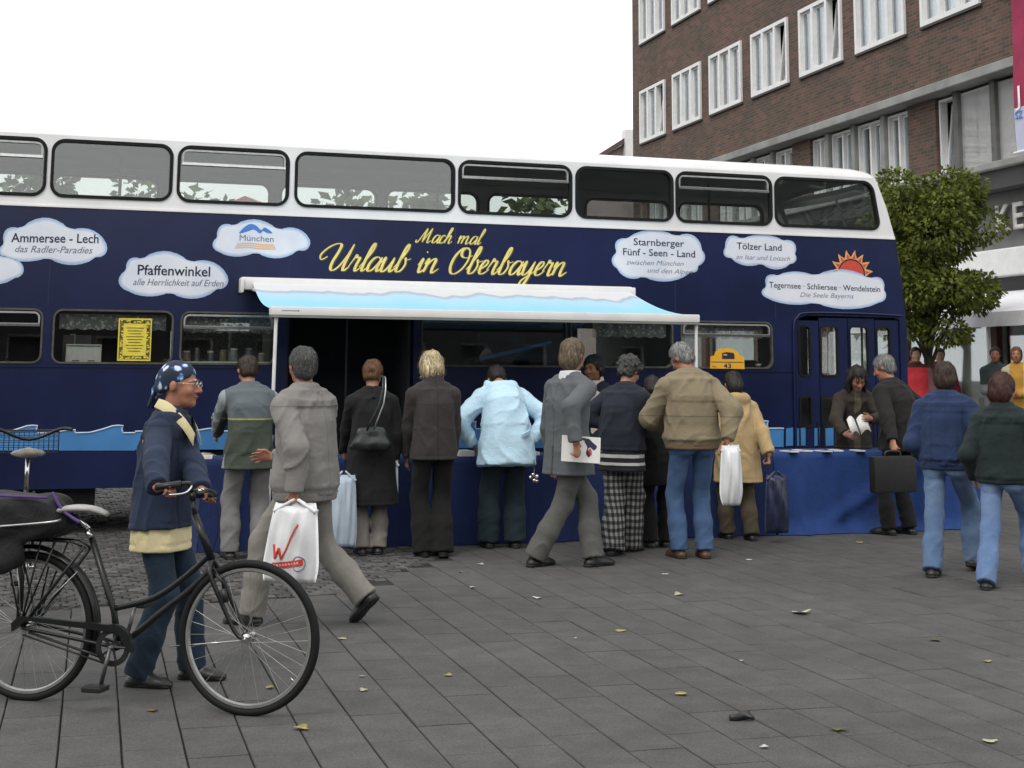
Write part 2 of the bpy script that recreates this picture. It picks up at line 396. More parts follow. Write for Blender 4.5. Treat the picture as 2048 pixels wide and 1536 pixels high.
# roof: a shallow arch lengthwise over both sides
prof = [(0, ZTOP), (.015, 3.925), (.06, 3.965), (.16, 4.0), (.4, 4.035), (.8, 4.055), (1.25, 4.06)]
prof = prof + [(WID - y, z) for y, z in prof[-2::-1]]
vs = []; fs = []; n = len(prof)
stations = [(X0, -.06), (X0 + .08, 0), (3.9, 0), (4.25, -.01), (4.42, -.03), (4.50, -.06), (4.535, -.1), (4.53, -.17)]
for s_, dz in stations:
    for y, z in prof: vs.append((s_, y, max(z + dz, min(z, ZTOP - .06)) if s_ > 4.5 else max(z + dz, ZTOP - .02)))
for i in range(len(stations) - 1):
    for k in range(n - 1): fs.append((i * n + k, (i + 1) * n + k, (i + 1) * n + k + 1, i * n + k + 1))
MB().add(vs, fs).build('roof', M['white_paint'], bus, smooth='auto')
MB().box((X0 + .05, .05, 3.895), (4.40, WID - .05, 3.905)).build('upper_ceiling', M['lining'], bus)
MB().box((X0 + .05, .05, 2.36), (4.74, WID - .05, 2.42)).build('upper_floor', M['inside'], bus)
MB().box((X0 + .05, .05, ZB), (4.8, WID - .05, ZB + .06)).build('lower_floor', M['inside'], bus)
MB().box((X0, 0, ZB), (X0 + .05, WID, 3.9)).build('rear_panel', M['navy'], bus)
MB().box((X0 + .05, .052, 2.425), (4.7, .07, 3.2)).build('inner_lining', M['lining'], bus)
MB().box((X0 + .05, WID - .07, 2.425), (4.7, WID - .052, 3.2)).build('inner_lining', M['lining'], bus)
# front end, bulging a little
def front_pt(s_, z, y):
    k = (y - WID / 2) / (WID / 2); return (s_ + .16 * (1 - k * k), y, z)
fp = crom(front_prof[:5] + [(4.728, ZBAND)], 4) + crom(front_prof_up, 4)[1:]
ys = [0, .05, .12, .25, .5, .9, 1.22, 1.28, 1.6, 2.0, 2.25, 2.38, 2.45, 2.5]
mbs = {k: MB() for k in ('nose_panel', 'nose_band', 'windscreen')}
for i in range(len(fp) - 1):
    for j in range(len(ys) - 1):
        (s0, z0), (s1, z1) = fp[i], fp[i + 1]; zc = (z0 + z1) / 2; yc = (ys[j] + ys[j + 1]) / 2
        g = .12 < yc < 2.38 and (1.22 < zc < 2.18 or 3.24 < zc < 3.76) and not 1.22 < yc < 1.28
        key = 'windscreen' if g else ('nose_panel' if zc < ZBAND else 'nose_band')
        mbs[key].add([front_pt(s0, z0, ys[j]), front_pt(s0, z0, ys[j + 1]), front_pt(s1, z1, ys[j + 1]), front_pt(s1, z1, ys[j])], [(0, 1, 2, 3)])
mbs['nose_panel'].build('nose_panel', M['navy'], bus, smooth='auto'); mbs['nose_band'].build('nose_panel', M['white_paint'], bus, smooth='auto'); mbs['windscreen'].build('windscreen', M['clear_glass'], bus, smooth=True)
# near-side windows
def window(loop, glass, frame, fr=.03, proud=.012, hopper=None, name='window', gy=.022):
    w = MB().prism([loop, inset(loop, fr)], -proud, .045).build(name, frame, bus)
    MB().prism([inset(loop, fr * .6)], gy, gy + .004).build('pane', glass, w)
    if hopper:
        x0 = min(p[0] for p in loop) + fr + .012; x1 = max(p[0] for p in loop) - fr - .012; z1 = max(p[1] for p in loop) - fr - .012; z0 = z1 - hopper
        h = rrect(x0, z0, x1, z1, .06, 5); h = [(x, (z if z > z0 + .055 else z0)) for x, z in h]
        MB().prism([h, inset(h, .018)], -.004, .02).build('hopper_frame', M['alu'], w)
        MB().box((x0, -.012, z0 - .012), (x1, .018, z0 + .012)).build('hopper_rail', M['chrome'], w)
    return w
for k, l in enumerate(up_loops): window(l, M['glass'], M['rubber'], .032, hopper=.145 if k in (0, 2, 4, 6) else None)
M['thin_frame'] = mat('worn_window_frame', (.10, .095, .08), .45, .2, 12, metal=.4)
for k, l in enumerate(low_loops): window(l, M['dark_glass'], M['thin_frame'], .018, .01, hopper=.13 if k in (0, 2, 5) else None)
# thin body seams and the rain strip
for s_ in (-4.735, -2.40, -.64, 1.9, 3.14):
    MB().box((s_ - .003, -.0004, 2.2), (s_ + .003, .001, ZBAND - .02)).build('panel_seam', M['ink'], bus)
MB().box((X0, -.009, 1.603), (-2.42, .0, 1.618)).build('trim_strip', M['navy'], bus)
MB().box((-1.07, -.009, 1.603), (3.36, .0, 1.618)).build('trim_strip', M['navy'], bus)
# doors at the front: four narrow leaves
leaf_x = [(3.385, 3.69), (3.70, 4.065), (4.075, 4.42), (4.43, 4.748)]
leaf_w = [(3.445, 3.575), (3.705, 3.90), (4.085, 4.31), (4.43, 4.60)]
ring = crom([(3.352, ZB), (3.352, 1.5), (3.36, 2.1), (3.41, 2.225), (3.54, 2.275), (4.2, 2.28), (4.77, 2.265)], 6)
MB().tube([(x, -.012, z) for x, z in ring], .012, 6).build('door_surround', M['navy'], bus)
for k, (a, b) in enumerate(leaf_x):
    a2 = S((1600, 1643, 1702, 1756)[k], 700)[0] - .012; b2 = S((1621, 1676, 1737, 1781)[k], 700)[0] + .012
    up = rrect(a2, 1.555, b2, 2.135, .055, 5); lo = rrect(a2, .985, b2, 1.34, .05, 5)
    zt = [2.19, 2.225, 2.225, 2.21][k]
    d = MB().prism([[(a, ZB + .02), (b, ZB + .02), (b, zt), (a + (.05 if k == 0 else 0), zt), (a, zt - (.09 if k == 0 else 0))], up, lo], .018, .05).build('door_leaf', M['navy'], bus)
    for l in (up, lo):
        MB().prism([l, inset(l, .016)], .006, .048).build('window_seal', M['rubber'], d)
        MB().prism([inset(l, .012)], .03, .034).build('pane', M['clear_glass' if l is up else 'dark_glass'], d)
    if k in (0, 1, 2, 3):
        for xx in (a + .035, b - .035): MB().box((xx - .011, .008, .55), (xx + .011, .018, 1.05)).build('edge_strip', M['rubber'], d)
# middle doorway folded open, dark inside
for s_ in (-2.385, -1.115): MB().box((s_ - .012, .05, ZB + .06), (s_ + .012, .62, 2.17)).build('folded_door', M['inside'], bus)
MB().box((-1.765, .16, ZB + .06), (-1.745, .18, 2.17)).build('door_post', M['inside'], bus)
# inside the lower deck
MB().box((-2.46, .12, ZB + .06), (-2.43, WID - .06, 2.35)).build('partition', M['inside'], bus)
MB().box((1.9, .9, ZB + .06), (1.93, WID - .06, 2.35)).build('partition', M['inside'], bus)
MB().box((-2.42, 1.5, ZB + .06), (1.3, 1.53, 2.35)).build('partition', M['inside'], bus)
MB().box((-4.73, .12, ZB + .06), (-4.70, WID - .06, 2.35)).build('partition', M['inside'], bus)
MB().box((X0 + .06, 1.45, ZB + .06), (-3.44, 1.48, 2.35)).build('partition', M['inside'], bus)  # added dark screen, blocks the bright far windows behind the left panes
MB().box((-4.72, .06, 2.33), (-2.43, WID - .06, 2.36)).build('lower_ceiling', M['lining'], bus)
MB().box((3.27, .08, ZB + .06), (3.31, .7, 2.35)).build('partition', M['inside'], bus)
MB().bbox((4.2, 1.0, ZB + .05), (4.75, 2.4, 1.32), .04).build('dashboard', M['black'], bus)
MB().bbox((3.45, 1.35, .9), (3.62, 2.2, 1.75), .05).build('driver_seat', M['inside'], bus)
sw = MB(); Ms = Matrix.Translation((3.95, 1.55, 1.55)) @ Matrix.Rotation(R(-35), 4, 'Y')
sw.tube([Ms @ Vector((.24 * math.cos(a), .24 * math.sin(a), 0)) for a in np.linspace(0, 2 * math.pi, 28)[:-1]], .017, 8, closed=True)
for a in (0.5, 2.6, 4.7): sw.tube([Ms @ Vector((.24 * math.cos(a), .24 * math.sin(a), 0)), Ms @ Vector((0, 0, -.05))], .013, 6)
sw.tube([Ms @ Vector((0, 0, -.04)), Ms @ Vector((0, 0, -.6))], .03, 8)
sw.build('steering_wheel', M['black'], bus, smooth='auto')
# upper deck: rails and seat backs along the far windows
for a, b in ((-3.35, -2.3), (-1.95, -.3), (.55, 1.85)):
    MB().tube([(a, 2.36, 3.46), (b, 2.36, 3.46)], .018, 8).build('grab_rail', M['black'], bus)
for s_, y in ((-4.05, 1.35), (-.42, 1.6), (2.9, 1.2)): MB().tube([(s_, y, 2.42), (s_, y, 3.89)], .017, 8).build('grab_pole', M['black'], bus)
# wheels
for s_ in WHEELS:
    for y0, sg in ((.16, 1), (WID - .16, -1)):
        Mw = Matrix.Translation((s_, y0, .5)) @ Matrix.Rotation(R(90 * sg), 4, 'X')
        w = MB().lathe([(.28, .10), (.40, .13), (.47, .10), (.5, .05), (.5, -.1), (.47, -.15), (.3, -.15)], 32, Mw).build('wheel', M['rubber'], bus, smooth='auto')
        MB().lathe([(.02, .06), (.10, .07), (.14, .04), (.26, .05), (.285, .12), (.27, .13)], 24, Mw).build('rim', M['alu'], w, smooth='auto')
MB().box((X0 + .1, .3, .2), (-4.2, WID - .3, ZB)).build('underbody', M['black'], bus)
MB().box((-2.4, .4, .22), (1.6, WID - .4, ZB)).build('underbody', M['black'], bus)

# ---------------------------------------------------------------- painted signs on the side (flat print)
M['cloud_edge'] = mat('cloud_print_edge', (.42, .55, .78), .5, .1, 2.2)
M['cloud_mid'] = mat('cloud_print_middle', (.60, .70, .84), .5, .1, 2.2)
M['cloud'] = mat('cloud_print', (.80, .82, .86), .5, .04, 2.2, dark=(.68, .73, .84))
M['wave'] = mat('wave_print', (.055, .22, .50), .45, .12, 1.5)
M['crest'] = mat('crest_print', (.45, .58, .72), .45, .1, 5)
def px_loop(pts, off=0.): return [S(x, y, off) for x, y in pts]
def ccw(l):
    a = sum(l[i - 1][0] * l[i][1] - l[i][0] * l[i - 1][1] for i in range(len(l))); return l if a > 0 else l[::-1]
def smooth_in(loop, d, steps=3):
    l = loop
    for _ in range(steps):
        l = inset(l, d / steps)
        l = [((l[i - 1][0] + 2 * l[i][0] + l[(i + 1) % len(l)][0]) / 4, (l[i - 1][1] + 2 * l[i][1] + l[(i + 1) % len(l)][1]) / 4) for i in range(len(l))]
    return l
def cloud(lobes, n=7):
    """outline made of bulging arcs between the given cusp pixels: (x, y, bulge)"""
    out = []
    for i in range(len(lobes)):
        x0, y0, b = lobes[i]; x1, y1, _ = lobes[(i + 1) % len(lobes)]
        dx, dy = x1 - x0, y1 - y0; ch = math.hypot(dx, dy); b = b * (.60 if ch > 60 else .75)
        for k in range(n):
            t = k / n; h = b * 4 * t * (1 - t); h = b * (math.sin(math.pi * t) ** .7)
            out.append((x0 + dx * t + dy * h, y0 + dy * t - dx * h))
    l = ccw(px_loop(out))
    m = MB(); m.cur = 0; m.prism([l], -.0012, -.0005); m.cur = 1; m.prism([smooth_in(l, .010)], -.0020, -.0014); m.cur = 2; m.prism([smooth_in(l, .024)], -.0028, -.0022)
    return m.build('cloud_sign', [M['cloud_edge'], M['cloud_mid'], M['cloud']], bus)
# clockwise in the photo starting at the left; bulge is a share of the chord, outward
cl = {}
cl['ammersee'] = cloud([(8, 488, .55), (42, 458, .42), (140, 462, .36), (213, 488, .42), (192, 514, .28), (96, 514, .16), (12, 516, .6)])
cl['edge'] = cloud([(-70, 520, .1), (2, 512, .15), (44, 528, .42), (30, 556, .3), (-70, 545, .1)])
cl['pfaffen'] = cloud([(252, 540, .5), (284, 519, .36), (380, 527, .36), (455, 552, .42), (434, 578, .3), (340, 583, .2), (258, 583, .55)])
cl['muenchen'] = cloud([(434, 475, .5), (468, 452, .34), (556, 462, .38), (620, 480, .45), (596, 500, .3), (512, 503, .22), (438, 504, .5)])
cl['starn'] = cloud([(1234, 505, .55), (1254, 477, .27), (1352, 474, .42), (1404, 500, .4), (1396, 532, .45), (1382, 544, .26), (1286, 552, .3), (1234, 537, .45)])
cl['toelz'] = cloud([(1450, 495, .6), (1483, 479, .22), (1566, 481, .5), (1590, 508, .45), (1580, 528, .28), (1523, 526, .28), (1462, 516, .5)])
cl['teg'] = cloud([(1533, 574, .6), (1555, 551, .2), (1630, 553, .26), (1738, 558, .55), (1768, 580, .45), (1758, 605, .18), (1630, 604, .16), (1532, 595, .6)])
def text_mesh(body, size, shear=0., weight=0.):
    cu = bpy.data.curves.new('text', 'FONT'); cu.body = body; cu.size = size; cu.shear = shear; cu.offset = weight; cu.resolution_u = 3; cu.fill_mode = 'FRONT'
    o = bpy.data.objects.new('text', cu); COL.objects.link(o)
    dg = bpy.context.evaluated_depsgraph_get(); me = bpy.data.meshes.new_from_object(o.evaluated_get(dg))
    bpy.data.objects.remove(o); bpy.data.curves.remove(cu); return me
def side_text(body, x0, y0, x1, y1, hpx, m, parent=bus, shear=0., weight=0., off=-.0045, name='lettering'):
    """one line of print: baseline from photo pixel (x0,y0) to (x1,y1), capital height hpx pixels"""
    def get(t):
        me = text_mesh(t, 1, shear, weight); n = len(me.vertices); co = np.empty(n * 3, np.float32); me.vertices.foreach_get('co', co); return me, n, co.reshape(-1, 3)
    full, n, co = get(body); lo = co[:, 0].min(); w = co[:, 0].max() - lo; a = np.array(S(x0, y0)); b = np.array(S(x1, y1)); dpx = hpx / 175. / .73
    words = body.split(' '); bpy.data.meshes.remove(full)
    for i in range(len(words)):
        xe = get(' '.join(words[:i + 1]))[2][:, 0].max(); me, n, co = get(words[i]); x = co[:, 0] - co[:, 0].max() + xe
        u = (x - lo) / w; P = a[None] + (b - a)[None] * u[:, None]
        out = np.stack([P[:, 0], np.full(n, off), P[:, 1] + co[:, 1] * dpx], 1).astype(np.float32)
        me.vertices.foreach_set('co', out.ravel()); me.update(); link(name, me, parent, m)
I, GI = M['ink'], M['grey_ink']
side_text('Ammersee - Lech', 22, 484, 197, 486, 16, I, weight=.012); side_text('das Radler-Paradies', 30, 504, 185, 507, 12, GI, shear=.3)
side_text('Pfaffenwinkel', 275, 549, 420, 553, 18, I, weight=.012); side_text('alle Herrlichkeit auf Erden', 266, 570, 447, 573, 12, GI, shear=.3)
side_text('München', 479, 481, 547, 484, 11, GI)
side_text('Starnberger', 1267, 490, 1368, 494, 14, I, weight=.008); side_text('Fünf - Seen - Land', 1246, 510, 1390, 515, 14, I, weight=.008)
side_text('zwischen München', 1252, 529, 1367, 532, 10, GI, shear=.3, weight=-.006); side_text('und den Alpen', 1295, 545, 1384, 549, 10, GI, shear=.3, weight=-.006)
side_text('Tölzer Land', 1473, 498, 1563, 502, 14, I, weight=.008); side_text('an Isar und Loisach', 1472, 518, 1580, 522, 10, GI, shear=.3, weight=-.006)
side_text('Tegernsee · Schliersee · Wendelstein', 1538, 575, 1760, 584, 12, I, weight=.006); side_text('Die Seele Bayerns', 1600, 594, 1707, 597, 10, GI, shear=.3, weight=-.006)
# small mountain and lines on the München cloud
ml = ccw(px_loop(crom([(478, 467), (488, 455), (500, 448), (512, 451), (522, 460), (530, 455), (545, 466), (534, 466), (526, 462), (520, 467), (508, 459), (498, 462)], 3, True)))
M['mountain'] = mat('mountain_print', (.06, .22, .62), .5, .1, 8)
MB().prism([ml], -.0045, -.0035).build('mountain_logo', M['mountain'], bus)
for k, (y0, x0, x1) in enumerate(((487, 474, 548), (491, 472, 550), (495, 470, 552))):
    l = crom([(x0, y0), (x0 + 25, y0 - 1.5), (x0 + 50, y0 + 1.5), (x1, y0 + 2)], 5)
    lp = [S(x, y) for x, y in l] + [S(x, y + 1.8) for x, y in l[::-1]]
    MB().prism([ccw(lp)], -.0045, -.0035).build('logo_line', M['orange_ink'], bus)
# sun rising behind the lowest cloud
sc = np.array(S(1703, 549)); rad = .165
m = MB(); m.cur = 0
m.prism([[(sc[0] + rad * math.cos(a), sc[1] + rad * math.sin(a)) for a in np.linspace(R(-20), R(200), 30)]], -.0009, -.0002)
m.build('sun_sign', M['red_ink'], bus)
for k in range(8):
    a = R(8 + k * 23.5); c, s_ = math.cos(a), math.sin(a); pr = Vector((c, s_)); pt = Vector((-s_, c)); P0 = Vector(sc)
    ray_l = [P0 + pr * (rad + .015) + pt * .048, P0 + pr * (rad + .09) + pt * .02, P0 + pr * (rad + .125), P0 + pr * (rad + .08) - pt * .012, P0 + pr * (rad + .015) - pt * .048]
    MB().prism([ccw([tuple(p) for p in ray_l])], -.0009, -.0002).build('sun_ray', M['orange_ink'], bus)
    ray_i = [P0 + pr * (rad + .02) + pt * .022, P0 + pr * (rad + .085), P0 + pr * (rad + .02) - pt * .022]
    MB().prism([ccw([tuple(p) for p in ray_i])], -.0018, -.0011).build('sun_ray', M['red_ink'], bus)
# waves along the skirt
def wave_strip(x0, x1, ytop, ybot, step):
    top = []; x = x0; k = 0
    while x < x1 - 1:
        w = step * (1 if k % 2 == 0 else .8); h = 15 if k % 2 == 0 else 6
        for t, dy, dxx in ((0, 0, 0), (.3, .05, 0), (.55, .45, 0), (.78, .93, 0), (.9, 1.0, 0), (1.0, .96, 3), (.98, .6, 0), (.985, .3, 0)):
            if x + w * t < x1: top.append((x + w * t, ytop - h * dy))
        x += w; k += 1
    top.append((x1, ytop)); yb = lambda x: ybot
    loop = ccw([S(*p) for p in top] + [S(x1, ybot + (x1 - x0) * 0), S(x0, ybot)])
    MB().prism([loop], -.003, -.0008).build('wave_sign', M['wave'], bus)
    cr_ = MB()
    cr_.tube([(S(*p)[0], -.004, S(*p)[1]) for p in top], .009, 5); cr_.build('wave_crest', M['crest'], bus)
wave_strip(-20, 270, 866, 901, 95); wave_strip(270, 545, 863, 899, 90); wave_strip(860, 1270, 858, 896, 92); wave_strip(1270, 1567, 857, 894, 95)
for a, b in ((1572, 1586), (1595, 1612), (1630, 1640), (1651, 1668)):
    l = ccw([S(a, 857), S(b, 855), S(b, 891), S(a, 892)]); off = .0
    MB().prism([l], .010 if a > 1590 else -.003, .0165 if a > 1590 else -.0008).build('wave_sign', M['wave'], bus)

# ---------------------------------------------------------------- brush lettering
GL = {
 'a': (1.1, [[(.86, .8), (.62, 1.0), (.3, .9), (.1, .5), (.12, .12), (.3, 0), (.55, .15), (.8, .6), (.9, .98)], [(.92, 1.0), (.86, .5), (.86, .12), (.98, 0), (1.25, .3)]]),
 'u': (1.15, [[(-.1, .6), (.1, 1.0), (.1, .45), (.16, .06), (.36, .0), (.62, .3), (.82, .98)], [(.84, 1.0), (.8, .5), (.82, .1), (.95, 0), (1.25, .3)]]),
 'r': (.85, [[(-.1, .3), (.12, .9), (.18, 1.12), (.3, .92), (.52, .92), (.48, .45), (.5, .08), (.65, 0), (.95, .3)]]),
 'l': (.55, [[(-.08, .28), (.25, .85), (.5, 1.55), (.46, 1.95), (.3, 1.75), (.2, .9), (.2, .15), (.34, 0), (.62, .3)]]),
 'b': (1.0, [[(-.08, .28), (.25, .85), (.5, 1.55), (.46, 1.95), (.3, 1.75), (.2, .9), (.18, .2), (.34, 0), (.62, .12), (.76, .55), (.58, .98), (.72, .84), (1.05, .95)]]),
 'i': (.52, [[(-.1, .5), (.12, 1.0), (.1, .45), (.14, .08), (.28, 0), (.6, .3)], [(.2, 1.42), (.26, 1.48)]]),
 'n': (1.15, [[(-.1, .6), (.08, 1.0), (.08, .5), (.04, .02)], [(.07, .3), (.3, .8), (.56, 1.0), (.7, .85), (.66, .4), (.7, .06), (.84, 0), (1.2, .3)]]),
 'm': (1.75, [[(-.1, .6), (.08, 1.0), (.08, .5), (.04, .02)], [(.07, .3), (.28, .8), (.5, 1.0), (.62, .85), (.58, .4), (.55, .02)], [(.58, .3), (.82, .8), (1.1, 1.0), (1.24, .85), (1.2, .4), (1.24, .06), (1.38, 0), (1.75, .3)]]),
 'e': (.78, [[(-.1, .25), (.25, .42), (.54, .72), (.48, .98), (.25, .92), (.08, .5), (.14, .1), (.36, 0), (.6, .1), (.86, .35)]]),
 'y': (1.1, [[(-.1, .6), (.1, 1.0), (.1, .45), (.16, .06), (.36, .02), (.62, .3), (.82, .98)], [(.84, 1.0), (.78, .3), (.7, -.35), (.48, -.82), (.22, -.75), (.26, -.42), (.62, -.1), (1.15, .3)]]),
 'c': (.75, [[(.62, .78), (.48, 1.0), (.24, .92), (.07, .5), (.12, .1), (.34, 0), (.58, .1), (.82, .35)]]),
 'h': (1.1, [[(-.08, .28), (.25, .85), (.5, 1.55), (.46, 1.95), (.3, 1.75), (.18, .8), (.1, .02)], [(.14, .3), (.36, .8), (.58, 1.0), (.7, .85), (.66, .4), (.7, .06), (.82, 0), (1.15, .3)]]),
 'U': (1.75, [[(-.35, .95), (-.75, .72), (-.95, 1.05), (-.6, 1.55), (-.05, 1.85), (.35, 1.78), (.36, 1.3), (.22, .6), (.28, .12), (.56, 0), (.92, .35), (1.2, 1.1), (1.34, 1.82)], [(1.36, 1.85), (1.26, .9), (1.26, .15), (1.42, 0), (1.72, .3)]]),
 'O': (1.5, [[(.95, 1.72), (.5, 1.82), (.1, 1.3), (0, .6), (.22, .06), (.66, -.02), (1.1, .4), (1.28, 1.05), (1.12, 1.62), (.78, 1.84), (.5, 1.6), (.62, 1.25), (1.05, 1.12), (1.5, 1.3)]]),
 'M': (1.75, [[(-.55, .35), (-.5, .05), (-.25, .1), (.1, .9), (.4, 1.8)], [(.42, 1.82), (.42, 1.0), (.4, .05)], [(.4, .1), (.75, .95), (1.12, 1.8)], [(1.14, 1.82), (1.08, .9), (1.1, .15), (1.26, 0), (1.6, .3)]]),
}
M['script_yellow'] = mat('pale_yellow_print', (.80, .66, .20), .5, .1, 9)
M['script_shadow'] = mat('script_outline_print', (.06, .05, .015), .5, .1, 9)
def script(text, x0, y0, x1, y1, xh, width, slant=.42):
    strokes = []; cx = 0
    for ch in text:
        if ch == ' ': cx += .95; continue
        adv, ss = GL[ch]
        for s_ in ss: strokes.append([(x + cx, y) for x, y in s_])
        cx += adv
    a = np.array(S(x0, y0)); b = np.array(S(x1, y1)); L = np.linalg.norm(b - a); sx = L / (cx - .1); sz = xh / 175.
    def ribbons(w, ox, oz, y):
        m = MB(); lay = 0
        for st in strokes:
            pts = crom(st, 7); P = []
            for x, z in pts:
                q = a + (b - a) / L * (x * sx); P.append(np.array([q[0] + z * sz * slant + ox, q[1] + z * sz + oz]))
            n = len(P); Lf, Rt = [], []
            for i in range(n):
                t = P[min(i + 1, n - 1)] - P[max(i - 1, 0)]; t = t / (np.linalg.norm(t) + 1e-9); nn = np.array([-t[1], t[0]])
                thick = w * (.34 + .78 * abs(t[1]) * (1 if t[1] < 0 else .55)) * min(1, .45 + 3.5 * min(i, n - 1 - i) / n)
                yy = y - lay * .00006 - i * .000004
                Lf.append((P[i][0] + nn[0] * thick / 2, yy, P[i][1] + nn[1] * thick / 2)); Rt.append((P[i][0] - nn[0] * thick / 2, yy, P[i][1] - nn[1] * thick / 2))
            for i in range(n - 1): m.add([Rt[i], Rt[i + 1], Lf[i + 1], Lf[i]], [(0, 1, 2, 3)])
            lay += 1
        return m
    ribbons(width * 1.55, .006, -.007, -.0015).build('lettering', M['script_shadow'], bus)
    ribbons(width, 0, 0, -.0045).build('lettering', M['script_yellow'], bus)
script('Mach mal', 838, 485, 958, 489, 15, .0155)
script('Urlaub in Oberbayern', 652, 540, 1126, 552, 26, .027)
# ================================================================ brick building on the right
BC = np.array([3.797, 45.0, 0.]); _e1 = np.array([E1[0], E1[1], 0]); _e2 = np.array([E2[0], E2[1], 0])
bld = empty('brick_building', tuple(BC), R(105.84 - 180))        # local x runs along the front towards the camera, local y goes into the house
tag(bld, 'brown brick building with white triple windows and a grey stone cornice, behind the bus', 'building')
def brick_mat():
    m, N, L, b = nodes('brown_brick')
    t = N.new('ShaderNodeTexCoord'); mp = N.new('ShaderNodeMapping'); mp.inputs['Rotation'].default_value = (R(90), 0, 0)
    L.new(t.outputs['Object'], mp.inputs['Vector'])
    br = N.new('ShaderNodeTexBrick'); br.inputs['Scale'].default_value = 1; br.inputs['Brick Width'].default_value = .25; br.inputs['Row Height'].default_value = .075; br.inputs['Mortar Size'].default_value = .008; br.inputs['Bias'].default_value = -.1
    br.inputs['Color1'].default_value = (.074, .057, .046, 1); br.inputs['Color2'].default_value = (.15, .088, .066, 1); br.inputs['Mortar'].default_value = (.13, .115, .10, 1)
    L.new(mp.outputs[0], br.inputs['Vector'])
    n = N.new('ShaderNodeTexNoise'); n.inputs['Scale'].default_value = .8; n.inputs['Detail'].default_value = 8; n.inputs['Roughness'].default_value = .7; L.new(t.outputs['Object'], n.inputs['Vector'])
    r = N.new('ShaderNodeValToRGB'); r.color_ramp.elements[0].position = .35; r.color_ramp.elements[0].color = (.75, .78, .76, 1); r.color_ramp.elements[1].position = .68; r.color_ramp.elements[1].color = (1.3, 1.08, 1.0, 1)
    L.new(n.outputs['Fac'], r.inputs['Fac'])
    mm = N.new('ShaderNodeMix'); mm.data_type = 'RGBA'; mm.blend_type = 'MULTIPLY'; mm.inputs[0].default_value = 1; L.new(br.outputs['Color'], mm.inputs[6]); L.new(r.outputs[0], mm.inputs[7])
    L.new(mm.outputs[2], b.inputs['Base Color']); b.inputs['Roughness'].default_value = .9
    bp = N.new('ShaderNodeBump'); bp.inputs['Strength'].default_value = .5; bp.inputs['Distance'].default_value = .01; L.new(br.outputs['Fac'], bp.inputs['Height']); bp.invert = True; L.new(bp.outputs[0], b.inputs['Normal'])
    return m
M['brick'] = brick_mat()
M['concrete'] = mat('weathered_concrete', (.27, .27, .26), .85, .18, 1.5, .3, 30)
M['dark_concrete'] = mat('dark_fascia', (.055, .055, .055), .7, .15, 1.5)
M['grey_wall'] = mat('grey_render', (.15, .15, .147), .85, .12, 1.2, .2, 30)
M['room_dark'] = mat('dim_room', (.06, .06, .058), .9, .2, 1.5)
M['curtain'] = mat('net_curtain', (.84, .86, .90), .9, .05, 1.5, stretch=(14, 14, .6))
M['bglass'] = glass_mat('house_glass', (.86, .9, .92), .09)
M['win_white'] = mat('white_window_paint', (.74, .74, .73), .4, .05, 6)
M['sill'] = mat('dark_sill', (.05, .045, .042), .7, .1, 5)
LEN = 30.0
wins = []
for row, z0 in ((0, 8.6), (1, 11.73)):
    for k in range(10 if row == 0 else 4): wins.append((.72 + 2.67 * k, z0, 2.05, 1.64))
holes = [[(t, z), (t + w, z), (t + w, z + h), (t, z + h)] for t, z, w, h in wins]
MB().prism([[(0, 7.26), (LEN, 7.26), (LEN, 16.5), (0, 16.5)]] + holes, 0, .24).build('wall', M['brick'], bld)
MB().box((0, .24, 0), (.24, 14, 16.5)).build('end_wall', M['brick'], bld)
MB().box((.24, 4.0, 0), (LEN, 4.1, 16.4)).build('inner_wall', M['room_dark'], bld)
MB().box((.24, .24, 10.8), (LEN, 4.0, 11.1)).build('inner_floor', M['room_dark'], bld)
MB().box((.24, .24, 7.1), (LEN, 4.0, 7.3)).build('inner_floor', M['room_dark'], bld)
MB().box((-.15, -.35, 16.5), (LEN, 14, 16.75)).build('roof_slab', M['concrete'], bld)
MB().bbox((9.0, -.38, 7.07), (LEN, .3, 7.255), .02).build('cornice', M['concrete'], bld)
MB().bbox((-.05, -.38, 7.07), (8.99, .3, 7.255), .02).build('cornice', M['concrete'], bld)
